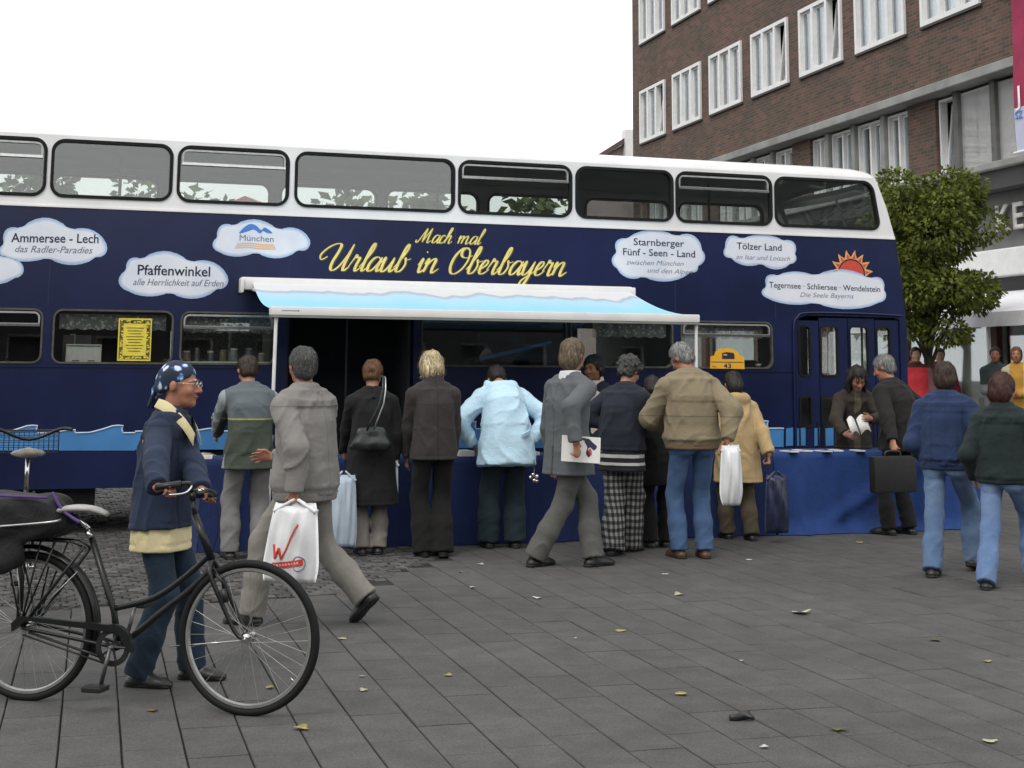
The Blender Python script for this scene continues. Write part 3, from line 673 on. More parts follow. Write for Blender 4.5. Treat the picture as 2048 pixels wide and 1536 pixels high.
def casement(t, z, w, h, panes, parent=bld, y=.10, fr=.09, tilt=(), cur=True, nm='window'):
    xs = [t + w * k / panes for k in range(panes + 1)]
    outer = [(t, z), (t + w, z), (t + w, z + h), (t, z + h)]
    hs = [[(xs[k] + fr * (1 if k == 0 else .6), z + fr), (xs[k + 1] - fr * (1 if k == panes - 1 else .6), z + fr), (xs[k + 1] - fr * (1 if k == panes - 1 else .6), z + h - fr), (xs[k] + fr * (1 if k == 0 else .6), z + h - fr)] for k in range(panes)]
    f = MB().prism([outer] + hs, y - .10, y + .06).build(nm, M['win_white'], parent)
    for k, l in enumerate(hs):
        x0, x1, z0, z1 = l[0][0], l[1][0], l[0][1], l[2][1]
        Mt = Matrix.Translation((0, y, z0)) @ Matrix.Rotation(R(-7 if k in tilt else 0), 4, 'X')
        fl = [(x0 + .005, .005), (x1 - .005, .005), (x1 - .005, z1 - z0 - .005), (x0 + .005, z1 - z0 - .005)]
        sa = MB().prism([fl, inset(fl, .055)], -.02, .03, Mt).build('sash', M['win_white'], f)
        MB().prism([inset(fl, .045)], 0, .006, Mt).build('pane', M['bglass'], f)
        if cur:
            cx = MB(); nx = 16
            a0, a1 = x0 + .02, x1 - .02
            for q in range(nx): cx.add([(a0 + (a1 - a0) * q / nx, y + .14 + .025 * math.sin(q * 1.9), z0), (a0 + (a1 - a0) * (q + 1) / nx, y + .14 + .025 * math.sin((q + 1) * 1.9), z0), (a0 + (a1 - a0) * (q + 1) / nx, y + .14 + .025 * math.sin((q + 1) * 1.9), z1), (a0 + (a1 - a0) * q / nx, y + .14 + .025 * math.sin(q * 1.9), z1)], [(0, 1, 2, 3)])
            if rnd.random() < .95 and k not in tilt: cx.build('curtain', M['curtain'], f)
    return f
for i, (t, z, w, h) in enumerate(wins):
    f = casement(t, z, w, h, 3, tilt={0: (2,), 3: (2,), 4: (2,), 9: (2,)}.get(i, ()), y=.04)
    MB().box((t - .04, -.06, z - .055), (t + w + .04, .04, z - .004)).build('sill', M['sill'], f)
# first floor: concrete fins with white casements set back
piers = [(0, 1.2), (5.4, 6.4), (10.84, 11.75), (16.06, 17.09), (21.6, 22.6), (27, 28)]
for a, b in piers: MB().box((a, 0, 5.4), (b, .3, 7.07)).build('pier', M['brick'], bld)
for (a0, a), (b, _) in zip(piers[:-1], piers[1:]):
    n = 4; w = (b - a) / n
    if a > 16.5: n = 4; cuts = [17.81, 19.03, 20.3]
    elif a > 11: cuts = [12.59, 13.79, 15.05]
    else: cuts = [a + w * k for k in range(1, n)]
    for c in cuts: MB().bbox((c - .08, -.02, 5.402), (c + .08, .20, 7.068), .015).build('concrete_fin', M['concrete'], bld)
    ed = [a] + cuts + [b]
    for k in range(len(ed) - 1):
        x0, x1 = ed[k] + (.1 if k else .02), ed[k + 1] - (.1 if k < len(ed) - 2 else .02)
        casement(x0, 5.42, x1 - x0, 1.6, 2 if x1 - x0 > .7 else 1, y=.17, fr=.05, tilt=(0,) if a > 16.5 and k in (0, 1) else ())
MB().bbox((0, -.55, 5.27), (LEN, .6, 5.4), .02).build('ledge', M['concrete'], bld)
MB().box((0, -.40, 4.93), (LEN, .3, 5.265)).build('dark_fascia', M['dark_concrete'], bld)
MB().box((0, -.0, 3.86), (LEN, .25, 4.925)).build('sign_wall', M['grey_wall'], bld)
MB().bbox((0, -.28, 3.36), (LEN, .2, 3.855), .03).build('white_fascia', M['win_white'], bld)
MB().box((0, .0, 2.9), (LEN, .2, 3.355)).build('shop_header', M['dark_concrete'], bld)
# raised letters: only the end of the name is in view
def front_text(body, t0, z0, h, m, y=-.06, ext=.05, nm='sign_letter', parent=bld):
    x = t0; outs = []
    for ch in body:
        me = text_mesh(ch, 1, 0, .012); n = len(me.vertices); co = np.empty(n * 3, np.float32); me.vertices.foreach_get('co', co); co = co.reshape(-1, 3)
        w = co[:, 0].max(); s_ = h / .73; bm = bmesh.new(); bm.from_mesh(me)
        rg = bmesh.ops.extrude_face_region(bm, geom=list(bm.faces)); bmesh.ops.translate(bm, verts=[v for v in rg['geom'] if isinstance(v, bmesh.types.BMVert)], vec=(0, 0, ext / s_))
        bmesh.ops.recalc_face_normals(bm, faces=bm.faces)
        for v in bm.verts: v.co = Vector((x + v.co.x * s_, y - v.co.z * s_, z0 + v.co.y * s_))
        bm.to_mesh(me); bm.free(); outs.append(link(nm, me, parent, m)); x += (w + .08) * s_
    return outs
M['sign_white'] = mat('pale_sign_letters', (.62, .61, .58), .5, .06, 6)
front_text('KE', 19.08, 4.2, .5, M['sign_white'])
# shop front at ground level
M['shop_back'] = mat('shop_interior', (.60, .55, .43), .85, .2, .9)
M['pillar_red'] = mat('red_brown_pillar', (.09, .035, .025), .6, .15, 4)
M['warm_floor'] = mat('shop_floor', (.25, .22, .18), .7, .2, 2)
MB().box((.24, 1.75, .28), (LEN, 1.85, 2.9)).build('shop_back_wall', M['shop_back'], bld)
MB().box((.24, .2, 2.86), (LEN, 2.2, 2.9)).build('shop_ceiling', M['win_white'], bld)
for t in (2, 5.3, 8.6, 11.9, 15.2, 18.6, 21.0, 25): MB().bbox((t, -.05, .28), (t + .32, .3, 2.9), .01).build('pillar', M['pillar_red'], bld)
for a, b in ((2.32, 5.3), (5.62, 8.6), (8.92, 11.9), (12.22, 15.2), (15.52, 18.6), (18.92, 21.0), (21.32, 25)):
    fl = [(a, .3), (b, .3), (b, 2.88), (a, 2.88)]
    f = MB().prism([fl, inset(fl, .05)], .06, .14).build('shop_window', M['alu'], bld); MB().prism([inset(fl, .04)], .09, .1).build('pane', M['bglass'], f)
    for q in range(3):
        xx = a + (b - a) * (q + .5) / 3; MB().bbox((xx - .35, 1.2, .3), (xx + .35, 1.6, rnd.uniform(1.0, 2.0)), .02).build('display_shelf', M['shop_back'], bld)
step = MB().bbox((0, -1.6, -.1), (LEN, .2, .27), .02).build('stone_step', M['concrete'], bld)
# white canopy over the shop
can = empty('shop_canopy', tuple(BC), R(105.84 - 180)); tag(can, 'white sloping canopy over the shop windows beneath the dark wall sign', 'canopy')
M['canvas'] = mat('white_canvas', (.80, .80, .84), .8, .05, 2, .1, 60)
MB().add([(16.2, -.05, 3.1), (LEN, -.05, 3.1), (LEN, -1.7, 2.62), (16.2, -1.7, 2.62), (16.2, -.05, 3.06), (LEN, -.05, 3.06), (LEN, -1.7, 2.58), (16.2, -1.7, 2.58)], [(3, 2, 1, 0), (4, 5, 6, 7), (0, 1, 5, 4), (1, 2, 6, 5), (2, 3, 7, 6), (3, 0, 4, 7)]).build('canopy_sheet', M['canvas'], can)
vm = MB()
for k in range(80):
    a, b = 16.2 + (LEN - 16.2) * k / 80, 16.2 + (LEN - 16.2) * (k + 1) / 80; y0, y1 = -1.71 - .015 * math.sin(k * 1.3), -1.71 - .015 * math.sin((k + 1) * 1.3)
    vm.add([(a, y0, 2.38), (b, y1, 2.38), (b, -1.705, 2.61), (a, -1.705, 2.61)], [(0, 1, 2, 3)])
vm.build('valance', M['canvas'], can)
for t in (18.2, 21.0, 24.5): MB().tube([(t, -1.62, .2), (t, -1.62, 2.58)], .035, 10).build('post', M['win_white'], can)
# tall banner on the wall at the edge of the photo
ban = empty('hanging_banner', tuple(BC), R(105.84 - 180)); tag(ban, 'tall crimson banner with a pale lower end hanging on the brick wall', 'banner')
M['crimson'] = mat('crimson_cloth', (.32, .022, .075), .8, .1, 2); M['pale_cloth'] = mat('pale_blue_cloth', (.55, .57, .72), .8, .1, 1.5)
def ban_sheet(z0, z1, m, nm):
    b = MB(); nz = 8
    for k in range(nz):
        a0, a1 = z0 + (z1 - z0) * k / nz, z0 + (z1 - z0) * (k + 1) / nz; f = lambda z: -.40 - .02 * math.sin(z * 2.2)
        b.add([(20.27, f(a0), a0), (21.5, f(a0), a0), (21.5, f(a1), a1), (20.27, f(a1), a1)], [(0, 1, 2, 3)])
    b.build(nm, m, ban, smooth=True)
ban_sheet(6.28, 10.5, M['crimson'], 'banner_cloth'); ban_sheet(5.5, 6.28, M['pale_cloth'], 'banner_cloth')
MB().tube([(20.2, -.40, 10.52), (21.6, -.40, 10.52)], .03, 8).build('rod', M['alu'], ban)
MB().tube([(20.2, -.40, 5.49), (21.6, -.40, 5.49)], .025, 8).build('rod', M['win_white'], ban)
front_text('J', 20.38, 6.32, .36, M['win_white'], y=-.43, ext=.005, nm='lettering', parent=ban); front_text('SZ', 20.3, 6.08, .14, M['mountain'], y=-.43, ext=.005, nm='lettering', parent=ban)

# unseen houses added behind the viewer for the bus paint and windows to mirror
op = empty('reflection_houses', (-3, -19, 0)); tag(op, 'plain dark houses added out of view behind the viewer, mirrored in the bus', 'building')
for k, (a, b, h) in enumerate(((-65, -31, 14), (-30.8, 2, 6.6), (2.2, 20, 7.4), (20.2, 46, 9))):
    hs_ = [[(x, z), (x + 1.3, z), (x + 1.3, z + 1.6), (x, z + 1.6)] for x in np.arange(a + 1.2, b - 2, 2.9) for z in np.arange(1.1, h - 2.2, 3.1)]
    wl_ = MB().prism([[(a, 0), (b, 0), (b, h), (a, h)]] + hs_, 0, .3, Matrix.Rotation(math.pi, 4, 'Z')).build('wall', M['dark_concrete'], op); MB().box((-b, -9, 0), (-a, -.45, h - .1)).build('house_body', M['room_dark'], op)
    for l in hs_: MB().prism([l, inset(l, .09)], .1, .2, Matrix.Rotation(math.pi, 4, 'Z')).build('window', M['win_white'], wl_)
# ---------------------------------------------------------------- small gable house far behind
gh = empty('gable_house', tuple(at_depth(1246, 340, 70)[:2]) + (0,), R(10)); tag(gh, 'distant grey gabled house with a white chimney, just left of the brick building', 'house')
M['far_wall'] = mat('far_render', (.30, .24, .23), .9, .15, .8); M['far_roof'] = mat('far_roof_tiles', (.10, .075, .07), .85, .2, 1.5)
hz = at_depth(1210, 306, 70)[2]; pk = at_depth(1246, 272, 70)[2]
g = [(-1.0, 0), (6, 0), (6, hz), (2.6, pk + 1.2), (-1.0, hz - .2)]
MB().prism([g], 0, 8).build('wall', M['far_wall'], gh)
MB().prism([[(-1.3, hz - .4), (2.6, pk + 1.25), (6.3, hz - .2), (6.3, hz + .05), (2.6, pk + 1.55), (-1.3, hz - .15)]], -.3, 8.3).build('roof', M['far_roof'], gh)
MB().box((.0, -.5, hz - 1), (.45, .2, pk + .25)).build('chimney', M['win_white'], gh)
MB().box((2.2, -.05, hz - 2.2), (3.2, .0, hz - .8)).build('window', M['win_white'], gh)
rh = empty('red_roofed_house', tuple(at_depth(485, 400, 62)[:2]) + (0,), R(-8)); tag(rh, 'distant white house with a red roof seen through the upper deck windows', 'house')
M['red_tiles'] = mat('red_tiles', (.45, .11, .07), .85, .15, 1.5)
MB().box((-2, 0, 0), (2.4, 7, 8.0)).build('wall', M['win_white'], rh); MB().prism([[(-2.3, 7.95), (.2, 9.0), (2.7, 7.95)]], -.3, 7.3).build('roof', M['red_tiles'], rh)
for x in (-1.3, .6): MB().box((x, -.04, 6.0), (x + .9, -.002, 7.3)).build('window', M['far_roof'], rh)

# ---------------------------------------------------------------- trees
def leaf_mat(name, lo, hi):
    m, N, L, b = nodes(name); g = N.new('ShaderNodeNewGeometry'); r = N.new('ShaderNodeValToRGB'); L.new(g.outputs['Random Per Island'], r.inputs['Fac'])
    r.color_ramp.elements[0].color = (*lo, 1); r.color_ramp.elements[1].color = (*hi, 1)
    L.new(r.outputs[0], b.inputs['Base Color']); b.inputs['Roughness'].default_value = .55; b.inputs['Specular IOR Level'].default_value = .3
    tl = N.new('ShaderNodeBsdfTranslucent'); L.new(r.outputs[0], tl.inputs['Color']); ms = N.new('ShaderNodeMixShader'); ms.inputs[0].default_value = .3
    L.new(b.outputs[0], ms.inputs[1]); L.new(tl.outputs[0], ms.inputs[2]); L.new(ms.outputs[0], N['Material Output'].inputs['Surface']); return m
M['leaf'] = leaf_mat('green_leaves', (.04, .066, .012), (.20, .225, .036)); M['leaf_far'] = leaf_mat('far_leaves', (.05, .085, .03), (.17, .21, .075))
M['bark'] = mat('grey_bark', (.075, .062, .05), .95, .25, 6, .6, 20, stretch=(1, 1, .25))
def leaves(centres, n, size, seed, droop=.4):
    g = np.random.default_rng(seed); V = []; 
    for (c, r) in centres:
        m = int(n * (r[0] * r[1] * r[2]) ** .66)
        d = g.normal(size=(m, 3)); d /= np.linalg.norm(d, axis=1)[:, None]; rad = g.uniform(.55, 1.05, m) ** .6
        P = np.array(c) + d * rad[:, None] * np.array(r)
        out = d + g.normal(size=(m, 3)) * .45; out[:, 2] -= droop * g.random(m); out /= np.linalg.norm(out, axis=1)[:, None]
        w = np.cross(out, g.normal(size=(m, 3))); w /= np.linalg.norm(w, axis=1)[:, None]; up = np.cross(out, w)
        s_ = size * g.uniform(.6, 1.25, m)[:, None]; ax = out * .85 + up * .5 + np.array([0, 0, -.25]); ax /= np.linalg.norm(ax, axis=1)[:, None]
        V.append(np.stack([P, P + ax * s_ * .5 + w * s_ * .28, P + ax * s_ - np.array([0, 0, .06]) * s_, P + ax * s_ * .5 - w * s_ * .28], 1))
    V = np.concatenate(V).reshape(-1, 3); return np_mesh('crown', V, np.arange(len(V)).reshape(-1, 4))
def tree(name, loc, trunk_h, clumps, n, size, seed, m, label, cat='tree', group=None, tr=.09):
    t = empty(name, loc); tag(t, label, cat, group); g = random.Random(seed)
    b = MB(); top = max(c[2] for c, r in clumps)
    b.tube(crom([(0, 0, -.05), (.03, .02, trunk_h * .5), (-.02, 0, trunk_h), (.05, 0, (trunk_h + top) / 2), (0, 0, top)], 4), [tr * (1 - .8 * i / 16) for i in range(17)], 9)
    for c, r in clumps:
        z0 = g.uniform(trunk_h * .8, max(trunk_h, c[2] * .8)); b.tube(crom([(0, 0, z0), (c[0] * .4, c[1] * .4, z0 + (c[2] - z0) * .6), c], 4), [tr * .4 * (1 - .8 * i / 8) for i in range(9)], 6)
    b.build('trunk', M['bark'], t, smooth=True); link('crown', leaves(clumps, n, size, seed), t, m); return t
# clipped street tree beside the nose of the bus
tp = at_depth(1858, 745, 23.5); gg = random.Random(5); cl_ = []
for k in range(46):
    z = gg.uniform(2.55, 4.62); w = 1.06 * math.sin(math.pi * min(1, max(.0, (z - 1.75) / 3.75))) ** .5; a = gg.uniform(0, 2 * math.pi); rr = w * gg.uniform(.35, .92)
    cl_.append(((rr * math.cos(a), rr * math.sin(a), z), (gg.uniform(.3, .46),) * 2 + (gg.uniform(.22, .36),)))
cl_ += [((-.5, -.3, 2.35), (.4, .4, .22)), ((.1, -.5, 2.25), (.45, .4, .2)), ((.75, -.2, 2.95), (.4, .4, .28))]
tree('street_tree', (tp[0], tp[1], 0), 2.0, cl_, 3900, .095, 3, M['leaf'], 'bushy green clipped street tree between the bus front and the brick building')
def far_tree(px, Y, ytop, wpx, seed, label):
    p = at_depth(px, 745, Y); H = at_depth(px, ytop, Y)[2]; w = wpx / F_PX * Y / 2; g = random.Random(seed); c = []
    for k in range(26):
        z = g.uniform(H * .45, H * .93); q = math.sin(math.pi * min(1, (z / H - .3) / .75)) ** .6; a = g.uniform(0, 6.28); rr = w * q * g.uniform(.2, .85)
        c.append(((rr * math.cos(a), rr * math.sin(a), z), (w * .36, w * .36, w * .28)))
    tree('background_tree', (p[0], p[1], 0), H * .4, c, 260 / max(1, w / 1.6), .34, seed, M['leaf_far'], label, group='trees behind the bus', tr=.16)
far_tree(270, 33, 345, 230, 11, 'tree seen through the second upper window from the left')
far_tree(395, 36, 362, 130, 12, 'low tree seen between the second and third upper windows')
far_tree(690, 34, 368, 190, 13, 'tree behind the long middle window of the upper deck')
far_tree(850, 32, 352, 200, 14, 'denser tree behind the right part of the long upper window')
far_tree(1075, 35, 368, 150, 15, 'tree seen through the upper window right of the yellow script')
far_tree(960, 40, 382, 90, 16, 'small tree in the left part of the fifth upper window')
far_tree(60, 40, 320, 190, 17, 'tree seen through the leftmost upper window')
# ================================================================ people: smooth blended volumes turned into meshes
def unit(v): v = np.asarray(v, float); return v / (np.linalg.norm(v) + 1e-12)
class Vol:
    """distance volume on a grid with per-axis spacing, meshed with surface nets"""
    def __init__(s, lo, hi, h):
        s.ax = [np.arange(lo[i], hi[i] + (h[i] if isinstance(h, (tuple, list)) else h), (h[i] if isinstance(h, (tuple, list)) else h)) for i in range(3)]
        s.F = np.full([len(a) for a in s.ax], .5, np.float32)
    def zgrid(s, z): s.ax[2] = np.asarray(z); s.F = np.full([len(a) for a in s.ax], .5, np.float32)
    def _sl(s, lo, hi):
        sl = []
        for i in range(3):
            a = max(0, np.searchsorted(s.ax[i], lo[i]) - 1); b = min(len(s.ax[i]), np.searchsorted(s.ax[i], hi[i]) + 1)
            if b - a < 1: return None, None
            sl.append(slice(a, b))
        g = (s.ax[0][sl[0]][:, None, None], s.ax[1][sl[1]][None, :, None], s.ax[2][sl[2]][None, None, :])
        return tuple(sl), g
    def put(s, fn, lo, hi, k=.02, op='add'):
        m = k + .03; sl, g = s._sl(np.minimum(lo, hi) - m, np.maximum(lo, hi) + m)
        if sl is None: return
        d = fn(*g).astype(np.float32); A = s.F[sl]
        if op == 'cut': A2 = np.maximum(A, -d) if k <= 0 else -s._smin(-A, d, k)
        elif op == 'keep': A2 = np.maximum(A, d)
        else: A2 = s._smin(A, d, k)
        s.F[sl] = A2
    @staticmethod
    def _smin(a, b, k):
        if k <= 1e-6: return np.minimum(a, b)
        h = np.maximum(k - np.abs(a - b), 0) / k; return np.minimum(a, b) - h * h * k * .25
    def cone(s, a, b, ra, rb, k=.02, flat=None, fold=None, cap=False, op='add'):
        a, b = np.asarray(a, float), np.asarray(b, float); ab = b - a; L = np.linalg.norm(ab) + 1e-9; u = ab / L; rm = max(ra, rb) + (fold[0] * 2 if fold else 0)
        if flat is not None: fa = unit(flat[0]); ff = flat[1]; rm *= max(1, ff)
        e1 = unit(np.cross(u, (0.3, 1, .2))); e2 = np.cross(u, e1)
        def fn(X, Y, Z):
            px, py, pz = X - a[0], Y - a[1], Z - a[2]; tr = px * u[0] + py * u[1] + pz * u[2]; t = np.clip(tr, 0, L)
            qx, qy, qz = px - t * u[0], py - t * u[1], pz - t * u[2]
            q2 = qx * qx + qy * qy + qz * qz
            if flat is not None: c = qx * fa[0] + qy * fa[1] + qz * fa[2]; q2 = q2 - c * c + (c / ff) ** 2
            r = ra + (rb - ra) * t / L
            if fold:
                am, fr, sd = fold; an = (qx * e1[0] + qy * e1[1] + qz * e1[2]) * 16; an2 = (qx * e2[0] + qy * e2[1] + qz * e2[2]) * 16
                w = np.sin(fr * .62 * t + 1.5 * an + 1.3 * np.sin(an2 + t * 9 + sd) + sd * 3) ; w = (1 - np.abs(w)) ** 2 - .35
                r = r + am * w * (.4 + .6 * np.sin(t * fr * .31 + sd + an2 * .5) ** 2)
            d = np.sqrt(q2) - r
            if cap: d = np.maximum(np.sqrt(np.maximum(q2, 0)) - r, tr - L) if cap == 1 else d
            return d
        s.put(fn, np.minimum(a, b) - rm, np.maximum(a, b) + rm, k, op)
    def ell(s, c, r, k=.02, rot=None, op='add'):
        c = np.asarray(c, float); r = np.asarray(r, float); Q = np.eye(3) if rot is None else np.asarray(rot, float)
        def fn(X, Y, Z):
            px, py, pz = X - c[0], Y - c[1], Z - c[2]
            x = (px * Q[0, 0] + py * Q[1, 0] + pz * Q[2, 0]); y = (px * Q[0, 1] + py * Q[1, 1] + pz * Q[2, 1]); z = (px * Q[0, 2] + py * Q[1, 2] + pz * Q[2, 2])
            k0 = np.sqrt((x / r[0]) ** 2 + (y / r[1]) ** 2 + (z / r[2]) ** 2); k1 = np.sqrt((x / r[0] ** 2) ** 2 + (y / r[1] ** 2) ** 2 + (z / r[2] ** 2) ** 2) + 1e-9
            return k0 * (k0 - 1) / k1
        m = max(r); s.put(fn, c - m, c + m, k, op)
    def loft(s, st, k=.02, power=2.4, fold=0., seed=0., ends=True):
        """st: (centre, lateral axis, half width, half depth) from bottom to top"""
        P = [np.asarray(q[0], float) for q in st]; Xs = [unit(q[1]) for q in st]; W = [q[2] for q in st]; Dp = [q[3] for q in st]; n = len(st)
        segs = []
        for i in range(n - 1):
            ab = P[i + 1] - P[i]; L = np.linalg.norm(ab); segs.append((P[i], ab / L, L, i))
        jo = [.004 + .75 * max(W[i], Dp[i]) * float(np.linalg.norm(segs[i - 1][1] - segs[i][1])) * .6 if 0 < i < n - 1 else 0 for i in range(n)]
        def fn(X, Y, Z):
            best = None
            for a, u, L, i in segs:
                px, py, pz = X - a[0], Y - a[1], Z - a[2]; tr = px * u[0] + py * u[1] + pz * u[2]; t = np.clip(tr, 0, L); f = t / L
                f2 = f * f * (3 - 2 * f) * .5 + f * .5
                xa = unit(Xs[i] + Xs[i + 1]); xa = unit(xa - u * (xa @ u)); ya = np.cross(u, xa)
                x = px * xa[0] + py * xa[1] + pz * xa[2]; y = px * ya[0] + py * ya[1] + pz * ya[2]
                w = W[i] + (W[i + 1] - W[i]) * f2; d = Dp[i] + (Dp[i + 1] - Dp[i]) * f2
                if fold:
                    an = np.arctan2(y / .13, x / .19); z = tr + i * .17
                    wv = (1 - np.abs(np.sin(an * 4 + 1.9 * np.sin(z * 8 + seed) + seed))) ** 1.6 * (.45 + .55 * np.sin(z * 6 - an + seed * 2)); wv2 = (1 - np.abs(np.sin(an * 3.5 - z * 13 + seed * 5 + 1.2 * np.sin(an * 3 + z * 5)))) ** 2
                    q = fold * (1.7 * wv + 1.1 * wv2 * (.5 + .5 * np.sin(z * 9 + an * 2 + seed)) - .55); w = w + q; d = d + q
                rad = ((np.abs(x) / w) ** power + (np.abs(y) / d) ** power) ** (1 / power)
                dd = (rad - 1) * np.minimum(w, d)
                over = np.abs(tr - t); e0 = jo[i]; e1 = jo[i + 1]
                axial = np.where(tr < 0, -tr - e0, tr - L - e1)
                dd = np.maximum(dd, axial)
                best = dd if best is None else np.minimum(best, dd)
            return best
        m = max(max(W), max(Dp)) + .02; A = np.array(P); s.put(fn, A.min(0) - m, A.max(0) + m, k)
    def emboss(s, fn, amp):
        m = np.abs(s.F) < .05; I = np.nonzero(m); x, y, z = s.ax[0][I[0]], s.ax[1][I[1]], s.ax[2][I[2]]; s.F[I] -= amp * fn(x, y, z)
    def rough(s, amp, freq, seed=0., warp=1.5):
        m = np.abs(s.F) < .06
        if not m.any(): return
        I = np.nonzero(m); x, y, z = s.ax[0][I[0]], s.ax[1][I[1]], s.ax[2][I[2]]
        fx, fy, fz = freq
        a = np.sin(x * fx + warp * np.sin(y * fy * .7 + seed) + seed) * np.sin(y * fy + warp * np.sin(z * fz * .8 + 2 * seed)) + .6 * np.sin(z * fz + warp * np.sin(x * fx * .9 + seed * 3))
        s.F[I] += amp * a
    def mesh(s, name):
        F = s.F; nx, ny, nz = F.shape; ins = F < 0
        if not ins.any(): return bpy.data.meshes.new(name)
        cs = {}
        tot = np.zeros((nx - 1, ny - 1, nz - 1), np.int8)
        for i in (0, 1):
            for j in (0, 1):
                for k in (0, 1): tot += ins[i:nx - 1 + i, j:ny - 1 + j, k:nz - 1 + k]
        act = (tot > 0) & (tot < 8); I, J, K = np.nonzero(act); idx = np.full(act.shape, -1, np.int32); idx[act] = np.arange(len(I))
        val = {(i, j, k): F[I + i, J + j, K + k] for i in (0, 1) for j in (0, 1) for k in (0, 1)}
        acc = np.zeros((len(I), 3)); cnt = np.zeros(len(I))
        for o1 in val:
            for d in range(3):
                if o1[d]: continue
                o2 = tuple(1 if q == d else o1[q] for q in range(3)); f1, f2 = val[o1], val[o2]; cr = (f1 < 0) != (f2 < 0)
                t = np.where(cr, f1 / np.where(cr, f1 - f2, 1), 0)
                for q in range(3): acc[:, q] += np.where(cr, (t if q == d else o1[q]), 0)
                cnt += cr
        acc /= cnt[:, None]
        V = np.stack([s.ax[0][I] + acc[:, 0] * (s.ax[0][np.minimum(I + 1, nx - 1)] - s.ax[0][I]), s.ax[1][J] + acc[:, 1] * (s.ax[1][np.minimum(J + 1, ny - 1)] - s.ax[1][J]), s.ax[2][K] + acc[:, 2] * (s.ax[2][np.minimum(K + 1, nz - 1)] - s.ax[2][K])], 1)
        Q = []
        def quad(mask, off, c4, flip):
            a = np.nonzero(mask)
            if len(a[0]) == 0: return
            a = [a[q] + off[q] for q in range(3)]
            q4 = np.stack([idx[a[0] + c[0], a[1] + c[1], a[2] + c[2]] for c in c4], 1); sg = ins[a[0], a[1], a[2]] ^ flip
            q4 = np.where(sg[:, None], q4, q4[:, ::-1]); Q.append(q4[(q4 >= 0).all(1)])
        quad((ins[:-1, 1:-1, 1:-1] != ins[1:, 1:-1, 1:-1]), (0, 1, 1), [(0, -1, -1), (0, 0, -1), (0, 0, 0), (0, -1, 0)], False)
        quad((ins[1:-1, :-1, 1:-1] != ins[1:-1, 1:, 1:-1]), (1, 0, 1), [(-1, 0, -1), (-1, 0, 0), (0, 0, 0), (0, 0, -1)], False)
        quad((ins[1:-1, 1:-1, :-1] != ins[1:-1, 1:-1, 1:]), (1, 1, 0), [(-1, -1, 0), (0, -1, 0), (0, 0, 0), (-1, 0, 0)], False)
        return np_mesh(name, V, np.concatenate(Q))

